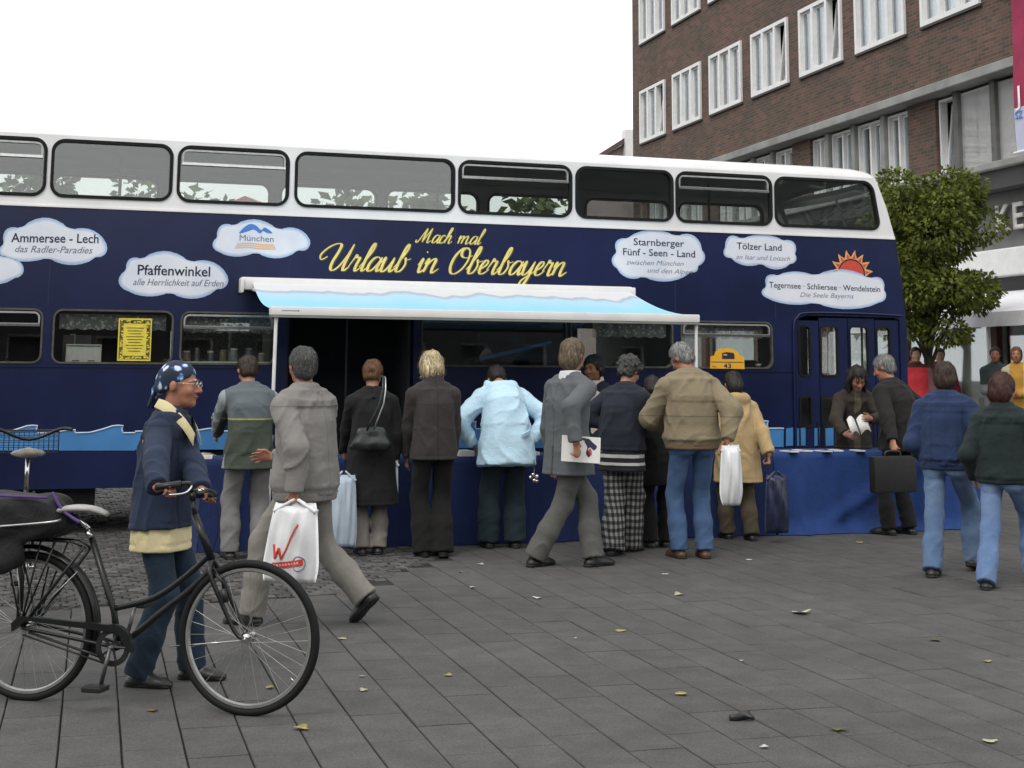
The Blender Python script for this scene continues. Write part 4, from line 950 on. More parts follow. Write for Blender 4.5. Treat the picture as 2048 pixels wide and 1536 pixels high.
def cloth(name, col, rough=.9, var=.10, lines=(), bands=(), bump=.22, weave=260., sheen=.04, vert=None, dirt=0.):
    """fabric; lines = stitched seams (axis, place, half width, tone), bands = (axis, from, to, colour) cut from other cloth"""
    m, N, L, b = nodes(name); t = N.new('ShaderNodeTexCoord'); sx = N.new('ShaderNodeSeparateXYZ'); L.new(t.outputs['Object'], sx.inputs[0])
    n1 = N.new('ShaderNodeTexNoise'); n1.inputs['Scale'].default_value = 7; n1.inputs['Detail'].default_value = 6; n1.inputs['Roughness'].default_value = .65; L.new(t.outputs['Object'], n1.inputs['Vector'])
    r = N.new('ShaderNodeValToRGB'); L.new(n1.outputs['Fac'], r.inputs['Fac']); r.color_ramp.elements[0].position = .3; r.color_ramp.elements[1].position = .7
    r.color_ramp.elements[0].color = (*[v * (1 - var * .9) for v in col], 1); r.color_ramp.elements[1].color = (*[v * (1 + var * .9) for v in col], 1); out = r.outputs[0]
    def within(ax, a, bb, soft=.004):
        s_ = sx.outputs['xyz'.index(ax[-1])]
        if ax[0] == '|':
            ab = N.new('ShaderNodeMath'); ab.operation = 'ABSOLUTE'; L.new(s_, ab.inputs[0]); s_ = ab.outputs[0]
        wv = N.new('ShaderNodeMath'); wv.operation = 'MULTIPLY_ADD'; wv.inputs[1].default_value = .012; L.new(n1.outputs['Fac'], wv.inputs[0]); L.new(s_, wv.inputs[2])
        c = (a + bb) / 2 + .006; cp = N.new('ShaderNodeMath'); cp.operation = 'COMPARE'; cp.inputs[1].default_value = c; cp.inputs[2].default_value = (bb - a) / 2; L.new(wv.outputs[0], cp.inputs[0]); return cp.outputs[0]
    for ax, a, bb, c in bands:
        mi = N.new('ShaderNodeMix'); mi.data_type = 'RGBA'; L.new(within(ax, a, bb), mi.inputs[0]); L.new(out, mi.inputs[6]); mi.inputs[7].default_value = (*c, 1); out = mi.outputs[2]
    for ax, p, hw, tone in lines:
        mi = N.new('ShaderNodeMix'); mi.data_type = 'RGBA'; mi.blend_type = 'MULTIPLY'; L.new(within(ax, p - hw, p + hw), mi.inputs[0]); L.new(out, mi.inputs[6]); mi.inputs[7].default_value = (tone, tone, tone, 1); out = mi.outputs[2]
    if vert:   # worn paler areas on jeans
        n3 = N.new('ShaderNodeTexNoise'); n3.inputs['Scale'].default_value = 3.2; n3.inputs['Detail'].default_value = 2; L.new(t.outputs['Object'], n3.inputs['Vector'])
        r3 = N.new('ShaderNodeValToRGB'); r3.color_ramp.elements[0].position = .35; r3.color_ramp.elements[0].color = (.12, .12, .12, 1); r3.color_ramp.elements[1].position = .8; r3.color_ramp.elements[1].color = (.75, .75, .75, 1); L.new(n3.outputs['Fac'], r3.inputs['Fac'])
        mi = N.new('ShaderNodeMix'); mi.data_type = 'RGBA'; L.new(r3.outputs[0], mi.inputs[0]); L.new(out, mi.inputs[6]); mi.inputs[7].default_value = (*vert, 1); out = mi.outputs[2]
    L.new(out, b.inputs['Base Color']); b.inputs['Roughness'].default_value = rough; b.inputs['Specular IOR Level'].default_value = .25; b.inputs['Sheen Weight'].default_value = sheen; b.inputs['Sheen Roughness'].default_value = .6
    n2 = N.new('ShaderNodeTexNoise'); n2.inputs['Scale'].default_value = weave; n2.inputs['Detail'].default_value = 2; L.new(t.outputs['Object'], n2.inputs['Vector'])
    n4 = N.new('ShaderNodeTexNoise'); n4.inputs['Scale'].default_value = 13; n4.inputs['Detail'].default_value = 4; n4.inputs['Distortion'].default_value = 1.2; L.new(t.outputs['Object'], n4.inputs['Vector'])
    b1 = N.new('ShaderNodeBump'); b1.inputs['Strength'].default_value = .5 * bump / .22; b1.inputs['Distance'].default_value = .012; L.new(n4.outputs['Fac'], b1.inputs['Height'])
    b2 = N.new('ShaderNodeBump'); b2.inputs['Strength'].default_value = bump; b2.inputs['Distance'].default_value = .003; L.new(n2.outputs['Fac'], b2.inputs['Height']); L.new(b1.outputs[0], b2.inputs['Normal'])
    L.new(b2.outputs[0], b.inputs['Normal']); return m
def hair_mat(name, a, bcol, stretch=(60, 60, 7), rough=.5):
    m, N, L, b = nodes(name); t = N.new('ShaderNodeTexCoord'); mp = N.new('ShaderNodeMapping'); mp.inputs['Scale'].default_value = stretch; L.new(t.outputs['Object'], mp.inputs['Vector'])
    n = N.new('ShaderNodeTexNoise'); n.inputs['Scale'].default_value = 2.2; n.inputs['Detail'].default_value = 5; n.inputs['Distortion'].default_value = .5; L.new(mp.outputs[0], n.inputs['Vector'])
    r = N.new('ShaderNodeValToRGB'); r.color_ramp.elements[0].position = .34; r.color_ramp.elements[0].color = (*a, 1); r.color_ramp.elements[1].position = .66; r.color_ramp.elements[1].color = (*bcol, 1)
    g = N.new('ShaderNodeNewGeometry'); mr = N.new('ShaderNodeMapRange'); mr.inputs[3].default_value = .55; mr.inputs[4].default_value = 1.5; L.new(g.outputs['Random Per Island'], mr.inputs[0]); mm = N.new('ShaderNodeMix'); mm.data_type = 'RGBA'; mm.blend_type = 'MULTIPLY'; mm.inputs[0].default_value = 1; L.new(r.outputs[0], mm.inputs[6]); L.new(mr.outputs[0], mm.inputs[7])
    L.new(n.outputs['Fac'], r.inputs['Fac']); L.new(mm.outputs[2], b.inputs['Base Color']); b.inputs['Roughness'].default_value = rough
    bp = N.new('ShaderNodeBump'); bp.inputs['Strength'].default_value = .8; bp.inputs['Distance'].default_value = .012; L.new(n.outputs['Fac'], bp.inputs['Height']); L.new(bp.outputs[0], b.inputs['Normal']); return m
def skin_mat(name, col):
    m = mat(name, col, .5, .13, 18, .12, 220, spec=.35); b = m.node_tree.nodes['Principled BSDF']; b.inputs['Subsurface Weight'].default_value = .08; b.inputs['Subsurface Radius'].default_value = (.012, .005, .003); b.inputs['Subsurface Scale'].default_value = .6; return m
M['skin'] = skin_mat('skin', (.42, .215, .14)); M['skin_red'] = skin_mat('ruddy_skin', (.40, .18, .115)); M['skin_brown'] = skin_mat('tanned_skin', (.26, .125, .07))
M['eye'] = mat('eye', (.03, .022, .018), .15, .1, 40); M['lips'] = mat('lips', (.30, .09, .075), .5, .1, 60)
M['shoe_black'] = mat('black_leather', (.014, .013, .013), .42, .25, 14, .15, 120); M['shoe_brown'] = mat('brown_leather', (.07, .034, .02), .45, .25, 14, .15, 120)
M['sole'] = mat('dark_sole', (.02, .019, .018), .8, .2, 20)

def ik(a, t, L1, L2, pole):
    a, t = np.asarray(a, float), np.asarray(t, float); v = t - a; d = min(np.linalg.norm(v), (L1 + L2) * .999); u = unit(v); x = (L1 * L1 - L2 * L2 + d * d) / (2 * d); h = math.sqrt(max(L1 * L1 - x * x, 0))
    p = np.asarray(pole, float); p = unit(p - u * (p @ u)); return a + u * x + p * h, a + u * d

def person(P):
    """P: dict describing one figure; local axes: x to its right, y the way it faces, z up"""
    H = P['H']; head_deg = P['face']; rz = R(head_deg - 90); ox, oy = P['at']
    root = empty('person', (ox, oy, P.get('ground', 0)), rz); tag(root, P['label'], 'person', P.get('group'))
    cz, sz = math.cos(rz), math.sin(rz); gz = P.get('ground', 0)
    def loc(w): dx, dy = w[0] - ox, w[1] - oy; return np.array([cz * dx + sz * dy, -sz * dx + cz * dy, w[2] - gz])
    sd = P.get('seed', 1.); sex = P.get('sex', 'm'); wide = P.get('wide', 1.)
    det = P.get('detail', 1.0); hB = .0105 * det; hC = .0115 * det
    # ---- skeleton
    hipz = P.get('hipz', .525 * H); hw = .056 * H; px, py = P.get('pelvis', (0, 0))
    for sg, ft in zip((-1, 1), P['feet']):                       # bend the knees until both feet reach the ground
        w = loc((ft[0], ft[1], gz)); hz_ = math.hypot(w[0] - px - sg * hw, w[1] - py); zmax = math.sqrt(max((.491 * H * .992) ** 2 - hz_ ** 2, .01)) + .048 * H + (ft[4] if len(ft) > 4 else 0); hipz = max(min(hipz, zmax), .44 * H)
    PV = np.array([px, py, hipz])
    tw = R(P.get('twist', 0)); X0v = unit(np.array([math.cos(P.get('hiptwist', 0)), math.sin(P.get('hiptwist', 0)), 0])); X1v = np.array([math.cos(tw), math.sin(tw), 0])
    legs = []
    for sg, ft in zip((-1, 1), P['feet']):
        w = loc((ft[0], ft[1], gz)); yaw = R(ft[2]); pit = R(ft[3] if len(ft) > 3 else 0); lift = ft[4] if len(ft) > 4 else 0
        ank = np.array([w[0], w[1], .048 * H + lift]); fd = np.array([math.sin(yaw), math.cos(yaw), 0])
        hip = PV + X0v * sg * hw; knee, ank2 = ik(hip, ank, .245 * H, .246 * H, fd + np.array([0, 0, .05])); legs.append((hip, knee, ank2, fd, pit))
    th = P.get('lean', 4.); la = P.get('side', 0.)
    dv = lambda k: unit([math.sin(R(la * k)), math.sin(R(th * k)), math.cos(R(th * k)) * math.cos(R(la * k))])
    S0 = PV + np.array([0, 0, .012 * H]); S1 = S0 + dv(.35) * .085 * H; S2 = S1 + dv(.8) * .11 * H; S3 = S2 + dv(1.15) * .085 * H; NB = S3 + dv(1.25) * .03 * H
    hy, hp, hr_ = [R(a) for a in P.get('head', (0, 0, 0))]
    nd = unit(dv(P.get('neckk', .8)) + np.array([0, .18, 0])); HP = NB + nd * .045 * H
    hs = (.5 + .5 * H / 1.75) * P.get('headscale', 1.0)
    cy, sy = math.cos(hy + tw), math.sin(hy + tw); Hx = np.array([cy, sy, 0]); Hy0 = np.array([-sy, cy, 0]); zz = np.array([0, 0, 1.])
    Hy = Hy0 * math.cos(hp) + zz * math.sin(hp); Hz = -Hy0 * math.sin(hp) + zz * math.cos(hp)
    Hx, Hz = Hx * math.cos(hr_) + Hz * math.sin(hr_), -Hx * math.sin(hr_) + Hz * math.cos(hr_)
    HC = HP + Hz * .085 * hs + Hy * .012 * hs; HR = np.stack([Hx, Hy, Hz], 1)
    hd = lambda x, y, z: HC + HR @ np.array([x, y, z]) * hs
    shw = (.107 if sex == 'm' else .098) * H * wide ** .5; arms = []
    for q, sg in enumerate((-1, 1)):
        sh = S3 + X1v * sg * shw - np.array([0, 0, .026 * H]); hnd = P.get('hands', (None, None))[q]
        if hnd is None: tg = sh + np.array([sg * .055 * H, .035 * H, -.318 * H])
        elif len(hnd) == 4 and hnd[3] == 'l': tg = np.array(hnd[:3], float)
        else: tg = loc(hnd)
        pole = P.get('elbow', ((-.7, -1, -.3), (.7, -1, -.3)))[q]; el, wr = ik(sh, tg, .178 * H, .148 * H, pole); arms.append((sh, el, wr, sg))
    # ---- one continuous body
    z0, z1 = -.01, max(HC[2] + .17 * hs, 0); allp = np.array([l[i] for l in legs for i in (0, 1, 2)] + [a[i] for a in arms for i in (0, 1, 2)] + [HC])
    lo = allp.min(0) - .26; hi = allp.max(0) + .26; lo[2] = z0 - .02; hi[2] = z1
    B = Vol(lo, hi, hB)
    zs = [lo[2]]; wrz = [a[2][2] for a in arms]
    while zs[-1] < hi[2]:
        z = zs[-1]; near = z > NB[2] - .05 or any(abs(z - w + .02) < .13 for w in wrz); zs.append(z + hB * (.72 if near else 1.7))
    B.zgrid(zs)
    fw = lambda v: v * H / 1.75
    B.loft([(S0 - np.array([0, 0, .05]), X0v, fw(.145), fw(.10)), (S0 + zz * .05, X0v, fw(.15), fw(.105)), (S1, X0v + X1v, fw(.13), fw(.095)), (S2, X1v, fw(.15), fw(.105)), (S3, X1v, fw(.135), fw(.075)), (NB, X1v, fw(.06), fw(.055))], .03)
    B.cone(NB - nd * .02, hd(0, -.012, -.05), fw(.058), .054 * hs, .025)
    for sh, el, wr, sg in arms:
        B.cone(S3 + X1v * sg * .05, sh, fw(.05), fw(.052), .03); B.cone(sh, el, fw(.048), fw(.038), .02); B.cone(el, wr, fw(.037), fw(.027), .015)
    for hip, knee, ank, fd, pit in legs:
        B.cone(hip, knee, fw(.076), fw(.05), .03); B.cone(knee, ank, fw(.044), fw(.028), .02); B.cone(ank, ank + fd * .11 * math.cos(pit) + zz * (.11 * math.sin(pit) - .045), .022, .012, .012)
    # head
    B.ell(hd(0, -.014, .032), np.array((.077, .099, .088)) * hs, .02, HR); B.ell(hd(0, .028, -.03), np.array((.062, .068, .086)) * hs, .03, HR); B.ell(hd(0, .05, -.082), np.array((.044, .042, .032)) * hs, .025, HR); B.ell(hd(0, .078, -.1), np.array((.019, .016, .015)) * hs, .02, HR)
    B.cone(hd(0, .092, .012), hd(0, .119, -.028), .0095 * hs, .0135 * hs, .012)
    for sg in (-1, 1):
        B.ell(hd(sg * .0325, .103, .008), np.array((.017, .014, .0105)) * hs, .012, HR, op='cut'); B.ell(hd(sg * .0325, .084, .006), np.array((.0125, .0115, .0105)) * hs, .004, HR)
        B.cone(hd(sg * .014, .093, .024), hd(sg * .052, .076, .022), .0075 * hs, .006 * hs, .012); B.ell(hd(sg * .013, .105, -.033), np.array((.009, .009, .008)) * hs, .008, HR)
        B.ell(hd(sg * .04, .066, -.03), np.array((.022, .022, .02)) * hs, .03, HR)
        ea = R(12) * sg; B.ell(hd(sg * .079, -.012, -.004), np.array((.0115, .021, .032)) * hs, .006, HR @ np.array([[math.cos(ea), math.sin(ea), 0], [-math.sin(ea), math.cos(ea), 0], [0, 0, 1]]))
    B.ell(hd(0, .094, -.056), np.array((.024, .012, .006)) * hs, .006, HR); B.ell(hd(0, .092, -.067), np.array((.02, .012, .006)) * hs, .006, HR)
    # hands
    for q, (sh, el, wr, sg) in enumerate(arms):
        u = unit(wr - el); hs2 = H / 1.75; pose = P.get('grip', ('relax', 'relax'))[q]
        hdir = P.get('hdir', (None, None))[q]; u2 = unit(hdir) if hdir is not None else u
        pn = P.get('palm', (None, None))[q]; pn = np.array(pn, float) if pn is not None else np.array([-sg, .15, 0.]); pn = unit(pn - u2 * (pn @ u2))     # palm faces pn
        sw = unit(np.cross(u2, pn)) * 1.0; 
        if sw @ np.array([0, 1., .2]) < 0: sw = -sw                                                                     # towards the thumb
        B.cone(wr, wr + u2 * .085 * hs2, .027 * hs2, .036 * hs2, .014, flat=(pn, .42))
        for f in range(4):
            off = (.030 - .0195 * f) * hs2; base = wr + u2 * (.082 - (.006 if f in (0, 3) else 0)) * hs2 + sw * off; ln = (.07, .078, .072, .056)[f] * hs2; spread = sw * (.10 - .07 * f)
            curl = {'relax': (.25, .55, .8), 'fist': (1.2, 2.5, 3.6), 'flat': (.05, .12, .2), 'hold': (.75, 1.7, 2.5), 'bar': (1.05, 2.2, 3.1)}[pose]; p = base
            for sg_, (c, fr, r0, r1) in enumerate(zip(curl, (.46, .31, .23), (.0088, .008, .0074), (.008, .0074, .0062))):
                d = unit((u2 + spread * .5) * math.cos(c) + pn * math.sin(c)); q2 = p + d * ln * fr; B.cone(p, q2, r0 * hs2, r1 * hs2, .002 if sg_ else .006); p = q2
        tb = wr + u2 * .02 * hs2 + sw * .022 * hs2; tk = {'relax': .35, 'flat': .2}.get(pose, .9); t1 = tb + unit(u2 * .75 + sw * .75 + pn * tk * .5) * .042 * hs2; t2 = t1 + unit(u2 * .95 + sw * (.15 if pose in ('relax', 'flat') else -.25) + pn * tk) * .05 * hs2
        B.cone(tb, t1, .0135 * hs2, .0105 * hs2, .012); B.cone(t1, t2, .0105 * hs2, .0085 * hs2, .003)
    body = link('body', B.mesh('body'), root, P.get('skin', M['skin']), True)
    if P.get('shows_face'):
        for sg in (-1, 1):
            e = MB(); Me = Matrix.Translation(Vector(hd(sg * .0325, .0895, .006))); prof = [(.0005, -.0075), (.005, -.006), (.0075, 0), (.005, .006), (.0005, .0075)]; e.lathe([(r * hs, z * hs * .62) for r, z in prof], 10, Me); e.build('eye', M['eye'], root, True)
            e = MB(); e.tube([hd(sg * x, y, z) for x, y, z in ((.014, .101, .026), (.03, .1, .032), (.05, .086, .027))], [.003 * hs, .0042 * hs, .002 * hs], 6); e.build('eyebrow', P.get('hair_m'), root, True)
        e = MB(); e.tube([hd(x, y, z) for x, y, z in ((-.022, .095, -.060), (-.01, .105, -.0585), (0, .1065, -.0595), (.01, .105, -.0585), (.022, .095, -.060))], [.001, .0042 * hs, .0045 * hs, .0042 * hs, .001], 6); e.build('mouth', M['lips'], root, True)
    # ---- trousers
    T = P['trousers']; tv = Vol((min(l[i][0] for l in legs for i in (0, 1, 2)) - .2, min(l[i][1] for l in legs for i in (0, 1, 2)) - .2, -.02), (max(l[i][0] for l in legs for i in (0, 1, 2)) + .2, max(l[i][1] for l in legs for i in (0, 1, 2)) + .2, hipz + .17), hC)
    tb_ = T.get('bulk', .0); ww = wide
    tv.loft([(S0 - zz * fw(.075), X0v, fw(.150) * ww + tb_, fw(.108) + tb_), (S0 + zz * .01, X0v, fw(.165) * ww + tb_, fw(.118) * ww + tb_), (S0 + zz * fw(.09), X0v, fw(.155) * ww, fw(.108) * ww), (S0 + zz * fw(.14), X0v, fw(.148) * ww, fw(.102) * ww)], .035, fold=.003, seed=sd)
    hemr = T.get('hem', .075) * .86; kr = T.get('knee', .073) * .84; fo = T.get('fold', .010) * .8
    for n_, (hip, knee, ank, fd, pit) in enumerate(legs):
        thr = fw(.087) * ww ** .5 + tb_ * .6; tb_ = T.get('bulk', 0) * .5; hu = unit(ank - knee); back = -fd
        tv.cone(hip - zz * .02 + back * .012, knee, thr, kr + tb_, .045, fold=(fo * .7, 24, sd + n_))
        e = ank + hu * T.get('len', .02); tv.cone(knee, (knee + e) / 2 + back * .012, kr + tb_, (kr + hemr) / 2 + tb_ + .004, .04, fold=(fo, 30, sd + n_ + 2)); tv.cone((knee + e) / 2 + back * .012, e + back * .008, (kr + hemr) / 2 + tb_ + .004, hemr + tb_, .03, fold=(fo * 1.25, 38, sd + n_ + 4), cap=1)
        if T.get('buttock', 1): tv.ell(hip + back * .045 - zz * .0 - X0v * (-1 if n_ == 0 else 1) * .01, (fw(.082) * ww, fw(.075) * ww + tb_, fw(.10)), .05)
    
    if T.get('pockets'):
        def pk(x, y, z):
            bx_ = lambda u, h: np.clip((h - np.abs(u)) / .012, 0, 1)
            q = (y < py) * np.maximum(bx_(x - px - .078, .058), bx_(x - px + .078, .058)) * bx_(z - hipz + .045, .066 )
            return q + (np.abs(x - px) < .006) * (y < py) * (z < hipz + .02) * -.9 + .8 * np.clip((z - hipz - .075) / .008, 0, 1)
        tv.emboss(pk, .007)
    tv.rough(.0016, (34, 30, 26), sd); link('trousers', tv.mesh('trousers'), root, T['m'], True)
    # ---- shoes
    for n_, (hip, knee, ank, fd, pit) in enumerate(legs):
        sl = fw(.27) / .27 * P.get('shoe_size', 1.0); rt = np.array([fd[1], -fd[0], 0]); f2 = fd * math.cos(pit) + zz * math.sin(pit); u2 = -fd * math.sin(pit) + zz * math.cos(pit); fp = lambda x, y, z: ank + rt * x * sl + f2 * y * sl + u2 * (z * sl - .048 * H)
        allq = np.array([fp(0, -.1, 0), fp(0, .22, 0), fp(0, 0, .14)]); sv_ = Vol(allq.min(0) - .09, allq.max(0) + .09, .0068 * det)
        sv_.cone(fp(0, -.045, .03), fp(0, .13, .028), .04 * sl, .044 * sl, .02, flat=(u2, .75)); sv_.cone(fp(0, .10, .027), fp(.0, .165, .023), .045 * sl, .03 * sl, .02, flat=(u2, .7)); sv_.cone(fp(0, -.03, .035), fp(0, -.008, .11 if T.get('boot') else .09), .04 * sl, .036 * sl, .03); sv_.cone(fp(0, .0, .07), fp(0, .10, .038), .036 * sl, .03 * sl, .03)
        def flr(X, Y, Z, p=fp(0, 0, .002), u2=u2): return -((X - p[0]) * u2[0] + (Y - p[1]) * u2[1] + (Z - p[2]) * u2[2])
        sv_.put(flr, [a[0] for a in sv_.ax], [a[-1] for a in sv_.ax], 0, 'keep')
        sh = link('shoe', sv_.mesh('shoe'), root, P.get('shoe', M['shoe_black']), True)
        so = Vol(allq.min(0) - .09, allq.max(0) + .09, .007 * det); so.cone(fp(0, -.05, .016), fp(0, .15, .016), .043 * sl, .042 * sl, .01, flat=(u2, .34)); so.cone(fp(0, -.05, .012), fp(0, -.02, .012), .04 * sl, .04 * sl, .008, flat=(u2, .34))
        link('sole', so.mesh('sole'), sh, M['sole'], True)
    # ---- upper garments
    for G_ in P['tops']:
        nm = G_.get('name', 'jacket'); bk = G_.get('bulk', .03); hem = G_['hem']; fl = G_.get('flare', 0.); blo = G_.get('blouson', 0)
        hdn = hem * H / 1.75; sway = np.array([0, G_.get('sway', 0.), 0]); st = []
        hipW, hipD = fw(.168) * wide + bk * .8, fw(.122) * wide + bk * .8
        waW, waD = fw(.150) * wide + bk * .85 - G_.get('waist', 0), fw(.108) * wide + bk * .85 - G_.get('waist', 0) * .6; chW, chD = fw(.160 if sex == 'm' else .146) * wide ** .6 + bk * .62, fw(.118) + bk * .8
        if hem > .0:
            st.append((S0 - zz * hdn + sway, X0v, hipW + fl, hipD + fl)); 
            if hem > .12: st.append((S0 - zz * .03 + sway * .3, X0v, hipW + fl * .3, hipD + fl * .3))
        else: st.append((S0 - zz * hdn, X0v, waW + .0, waD + .0))
        if blo: st.insert(1, (st[0][0] + zz * .06, X0v, st[0][2] + blo, st[0][3] + blo))
        bx = G_.get('back', 0.)
        st += [(S1 + np.array([0, -.01 - bx * .4, 0]), X0v + X1v, waW, waD + bx * .4), (S2 + np.array([0, -.008 - bx, 0]), X1v, chW, chD + bx), (S3 + np.array([0, -.006 - bx * .6, -.025]), X1v, chW * .93, (chD + bx) * .82), (S3 + dv(1.1) * .028, X1v, chW * .66, (chD + bx) * .58), (NB + dv(1) * .005, X1v, fw(.072), fw(.068))]
        AB = np.array([a[i] for a in arms for i in (0, 1, 2)]); lo = np.minimum(AB.min(0), np.array([q[0] for q in st]).min(0)) - .24; hi = np.maximum(AB.max(0), np.array([q[0] for q in st]).max(0)) + .24
        lo[2] = max(lo[2], -.02); hi[2] = NB[2] + .16; hG = G_.get('res', 1) * hC; Jv = Vol(lo, hi, hG)
        Jv.loft(st, .02, power=G_.get('power', 2.3), fold=G_.get('fold', .007), seed=sd)
        sl = G_.get('sleeve', .055) * .9; fo = G_.get('afold', .010)
        for q, (sh, el, wr, sg) in enumerate(arms):
            if G_.get('sleeves', True):
                Jv.cone(NB - dv(1) * .01 + X1v * sg * fw(.03), sh, fw(.048) + bk * .3, fw(.052) + bk * .5, .06); Jv.cone(sh - zz * .01, el, fw(.052) + bk * .62, sl * fw(1) + bk * .42, .016, fold=(fo, 26, sd + q)); u = unit(wr - el); Jv.cone(el, wr - u * G_.get('cuff_at', .0), sl * fw(1) + bk * .45, G_.get('cuff', .04) + bk * .25, .03, fold=(fo * 1.2, 34, sd + q + 3), cap=1)
                if G_.get('ribcuff'): Jv.cone(wr - u * .05, wr - u * .0, .036 + bk * .2, .033 + bk * .2, .006, cap=1)
            else: Jv.cone(sh, sh + zz * -.05 + X1v * sg * .0, fw(.045) + bk * .6, fw(.05) + bk * .5, .04)
        col = G_.get('collar', 'fold')
        if col in ('fold', 'stand', 'high'):
            a0 = NB + dv(1) * (-.02); ch = {'fold': .055, 'stand': .06, 'high': .085}[col]
            for a in np.linspace(0, 2 * math.pi, 26)[:-1]:
                e = X1v * math.cos(a) * fw(.078) + unit(np.cross(zz, X1v)) * math.sin(a) * fw(.074); dip = zz * (-.035 if math.sin(a) > .5 else 0.); Jv.cone(a0 + e * 1.12 + dip, a0 + e * .98 + dv(1) * ch + dip, .014, .011, .012)
        if col == 'hood':
            hb = NB + np.array([0, -.085 - bx, .0]); hwid = G_.get('hoodw', .12)
            Jv.ell(hb + zz * .0, (hwid, .06, .075), .02); Jv.ell(NB + np.array([0, -.03, .01]), (hwid * .95, .095, .045), .03)
            for a in np.linspace(R(150), R(390), 16): Jv.cone(NB + np.array([math.cos(a) * hwid * .85, math.sin(a) * .095 - .005, .035 + .02 * math.sin(a)]), NB + np.array([math.cos(a + .2) * hwid * .85, math.sin(a + .2) * .095 - .005, .035 + .02 * math.sin(a + .2)]), .024, .024, .02)
            Jv.ell(NB + np.array([0, -.06, .05]), (hwid * .5, .04, .05), .02, op='cut')
        if col == 'upright_hood':
            Jv.ell(HC + np.array([0, -.035, -.035]), (.125, .13, .135), .04); Jv.cone(NB, HC - zz * .06, .11, .115, .04)
        for (c0, c1, r) in G_.get('welts', []): Jv.cone(c0, c1, r, r, .006)
        if G_.get('vent'):
            zc = S0[2] - hdn
            def vt(X, Y, Z): return np.maximum(np.abs(X - .0) - .005 - .0 * Y, np.maximum(Y - (S0[1] + sway[1]), Z - zc - .22))
            Jv.put(vt, (-.02, -.4, zc - .1), (.02, S0[1], zc + .24), 0, 'cut')
        
        if G_.get('yoke') is not None: Jv.emboss(lambda x, y, z: np.clip((z - S2[2] - G_['yoke']) / .008, 0, 1) * (np.abs(x) < chW * .97), .008)
        if G_.get('backseam'): Jv.emboss(lambda x, y, z: -np.exp(-(x / .008) ** 2) * (y < S2[1]), .006)
        if G_.get('panels'): Jv.emboss(lambda x, y, z: -np.exp(-((np.abs(x) - G_['panels']) / .008) ** 2) * (z < S3[2] - .05), .006)
        Jv.emboss(lambda x, y, z: -np.exp(-((z - st[0][0][2] - .03) / .008) ** 2) * (np.abs(x) < hipW * .95), .005)
        Jv.rough(G_.get('rough', .0022), (20, 22, 24), sd); ob = link(nm, Jv.mesh(nm), root, G_['m'], True)
        if G_.get('waistband'):
            wb = Vol((-.4 + px, -.4 + py, st[0][0][2] - .05), (.4 + px, .4 + py, st[0][0][2] + .1), hC); p0 = st[0][0]; wb.loft([(p0 - zz * .035, X0v, st[0][2] - .008, st[0][3] - .008), (p0 + zz * .02, X0v, st[0][2] - .002, st[0][3] - .002)], .01); link('waistband', wb.mesh('waistband'), ob, G_['waistband'], True)
        if G_.get('parts'): G_['parts'](dict(S0=S0, S1=S1, S2=S2, S3=S3, NB=NB, st=st, X1=X1v, arms=arms, hd=hd), ob)
    # ---- hair or headwear
    hk = P.get('hair', 'short'); hm = P.get('hair_m')
    if hk:
        hv = Vol(HC - .25 * hs - (np.array([0, 0, .16]) if hk == 'long' else 0), HC + .24 * hs, .0062 * det)
        th_ = P.get('hair_t', .012)
        def cutbox(fn): hv.put(fn, HC - .3, HC + .3, .012, 'cut')
        def hl(X, Y, Z):
            x, y, z = (X - HC[0]), (Y - HC[1]), (Z - HC[2]); return [(x * HR[0, i] + y * HR[1, i] + z * HR[2, i]) / hs for i in range(3)]
        if hk in ('short', 'receding', 'thick', 'curly', 'updo'):
            hv.ell(hd(0, -.016, .034), (np.array((.078, .1, .089)) + th_) * hs, .01, HR); hv.ell(hd(0, -.05, -.02), (np.array((.064, .06, .07)) + th_ * .8) * hs, .02, HR)
            def front(X, Y, Z):
                x, y, z = hl(X, Y, Z); return -(np.minimum((y - .058 + (z < .03) * 0) , 9) - np.maximum(0, z - .045) * .75 - .0)
            cutbox(lambda X, Y, Z: (lambda x, y, z: -(y - .050 - np.maximum(0, z - .04) * .9))(*hl(X, Y, Z)))
            cutbox(lambda X, Y, Z: (lambda x, y, z: np.maximum(z + .012, -(y + .018)))(*hl(X, Y, Z)))           # clear of cheeks and ears
            cutbox(lambda X, Y, Z: (lambda x, y, z: z + P.get('nape', .072))(*hl(X, Y, Z)))
            if hk == 'receding': cutbox(lambda X, Y, Z: (lambda x, y, z: np.sqrt((x / .05) ** 2 + ((y - .03) / .075) ** 2 + ((z - .14) / .05) ** 2) * .05 - .05)(*hl(X, Y, Z)))
            if hk == 'curly':
                g = random.Random(int(sd * 10))
                for k in range(110):
                    a, b_ = g.uniform(0, 6.283), g.uniform(-.35, 1.5); d = np.array([math.cos(a) * math.cos(b_), math.sin(a) * math.cos(b_), math.sin(b_)])
                    if d[1] > .55 and d[2] < .5: continue
                    c = np.array([0, -.016, .03]) + d * (np.array((.078, .1, .089)) + th_ * .9); hv.ell(hd(*c), np.array((.017, .017, .015)) * hs * g.uniform(.75, 1.25), .008)
            if hk == 'thick': hv.ell(hd(0, -.055, -.03), (np.array((.075, .06, .08)) + th_) * hs, .02, HR)
            if hk == 'updo':
                for (x, y, z, r) in ((0, -.08, .07, .045), (.02, -.06, .10, .035), (-.025, -.07, .09, .032), (0, -.1, .03, .04)): hv.ell(hd(x, y, z), np.array((r, r, r * .8)) * hs, .015)
        elif hk in ('bob', 'long'):
            hv.ell(hd(0, -.016, .036), (np.array((.08, .102, .09)) + th_) * hs, .01, HR)
            dn = -.105 if hk == 'bob' else -.30
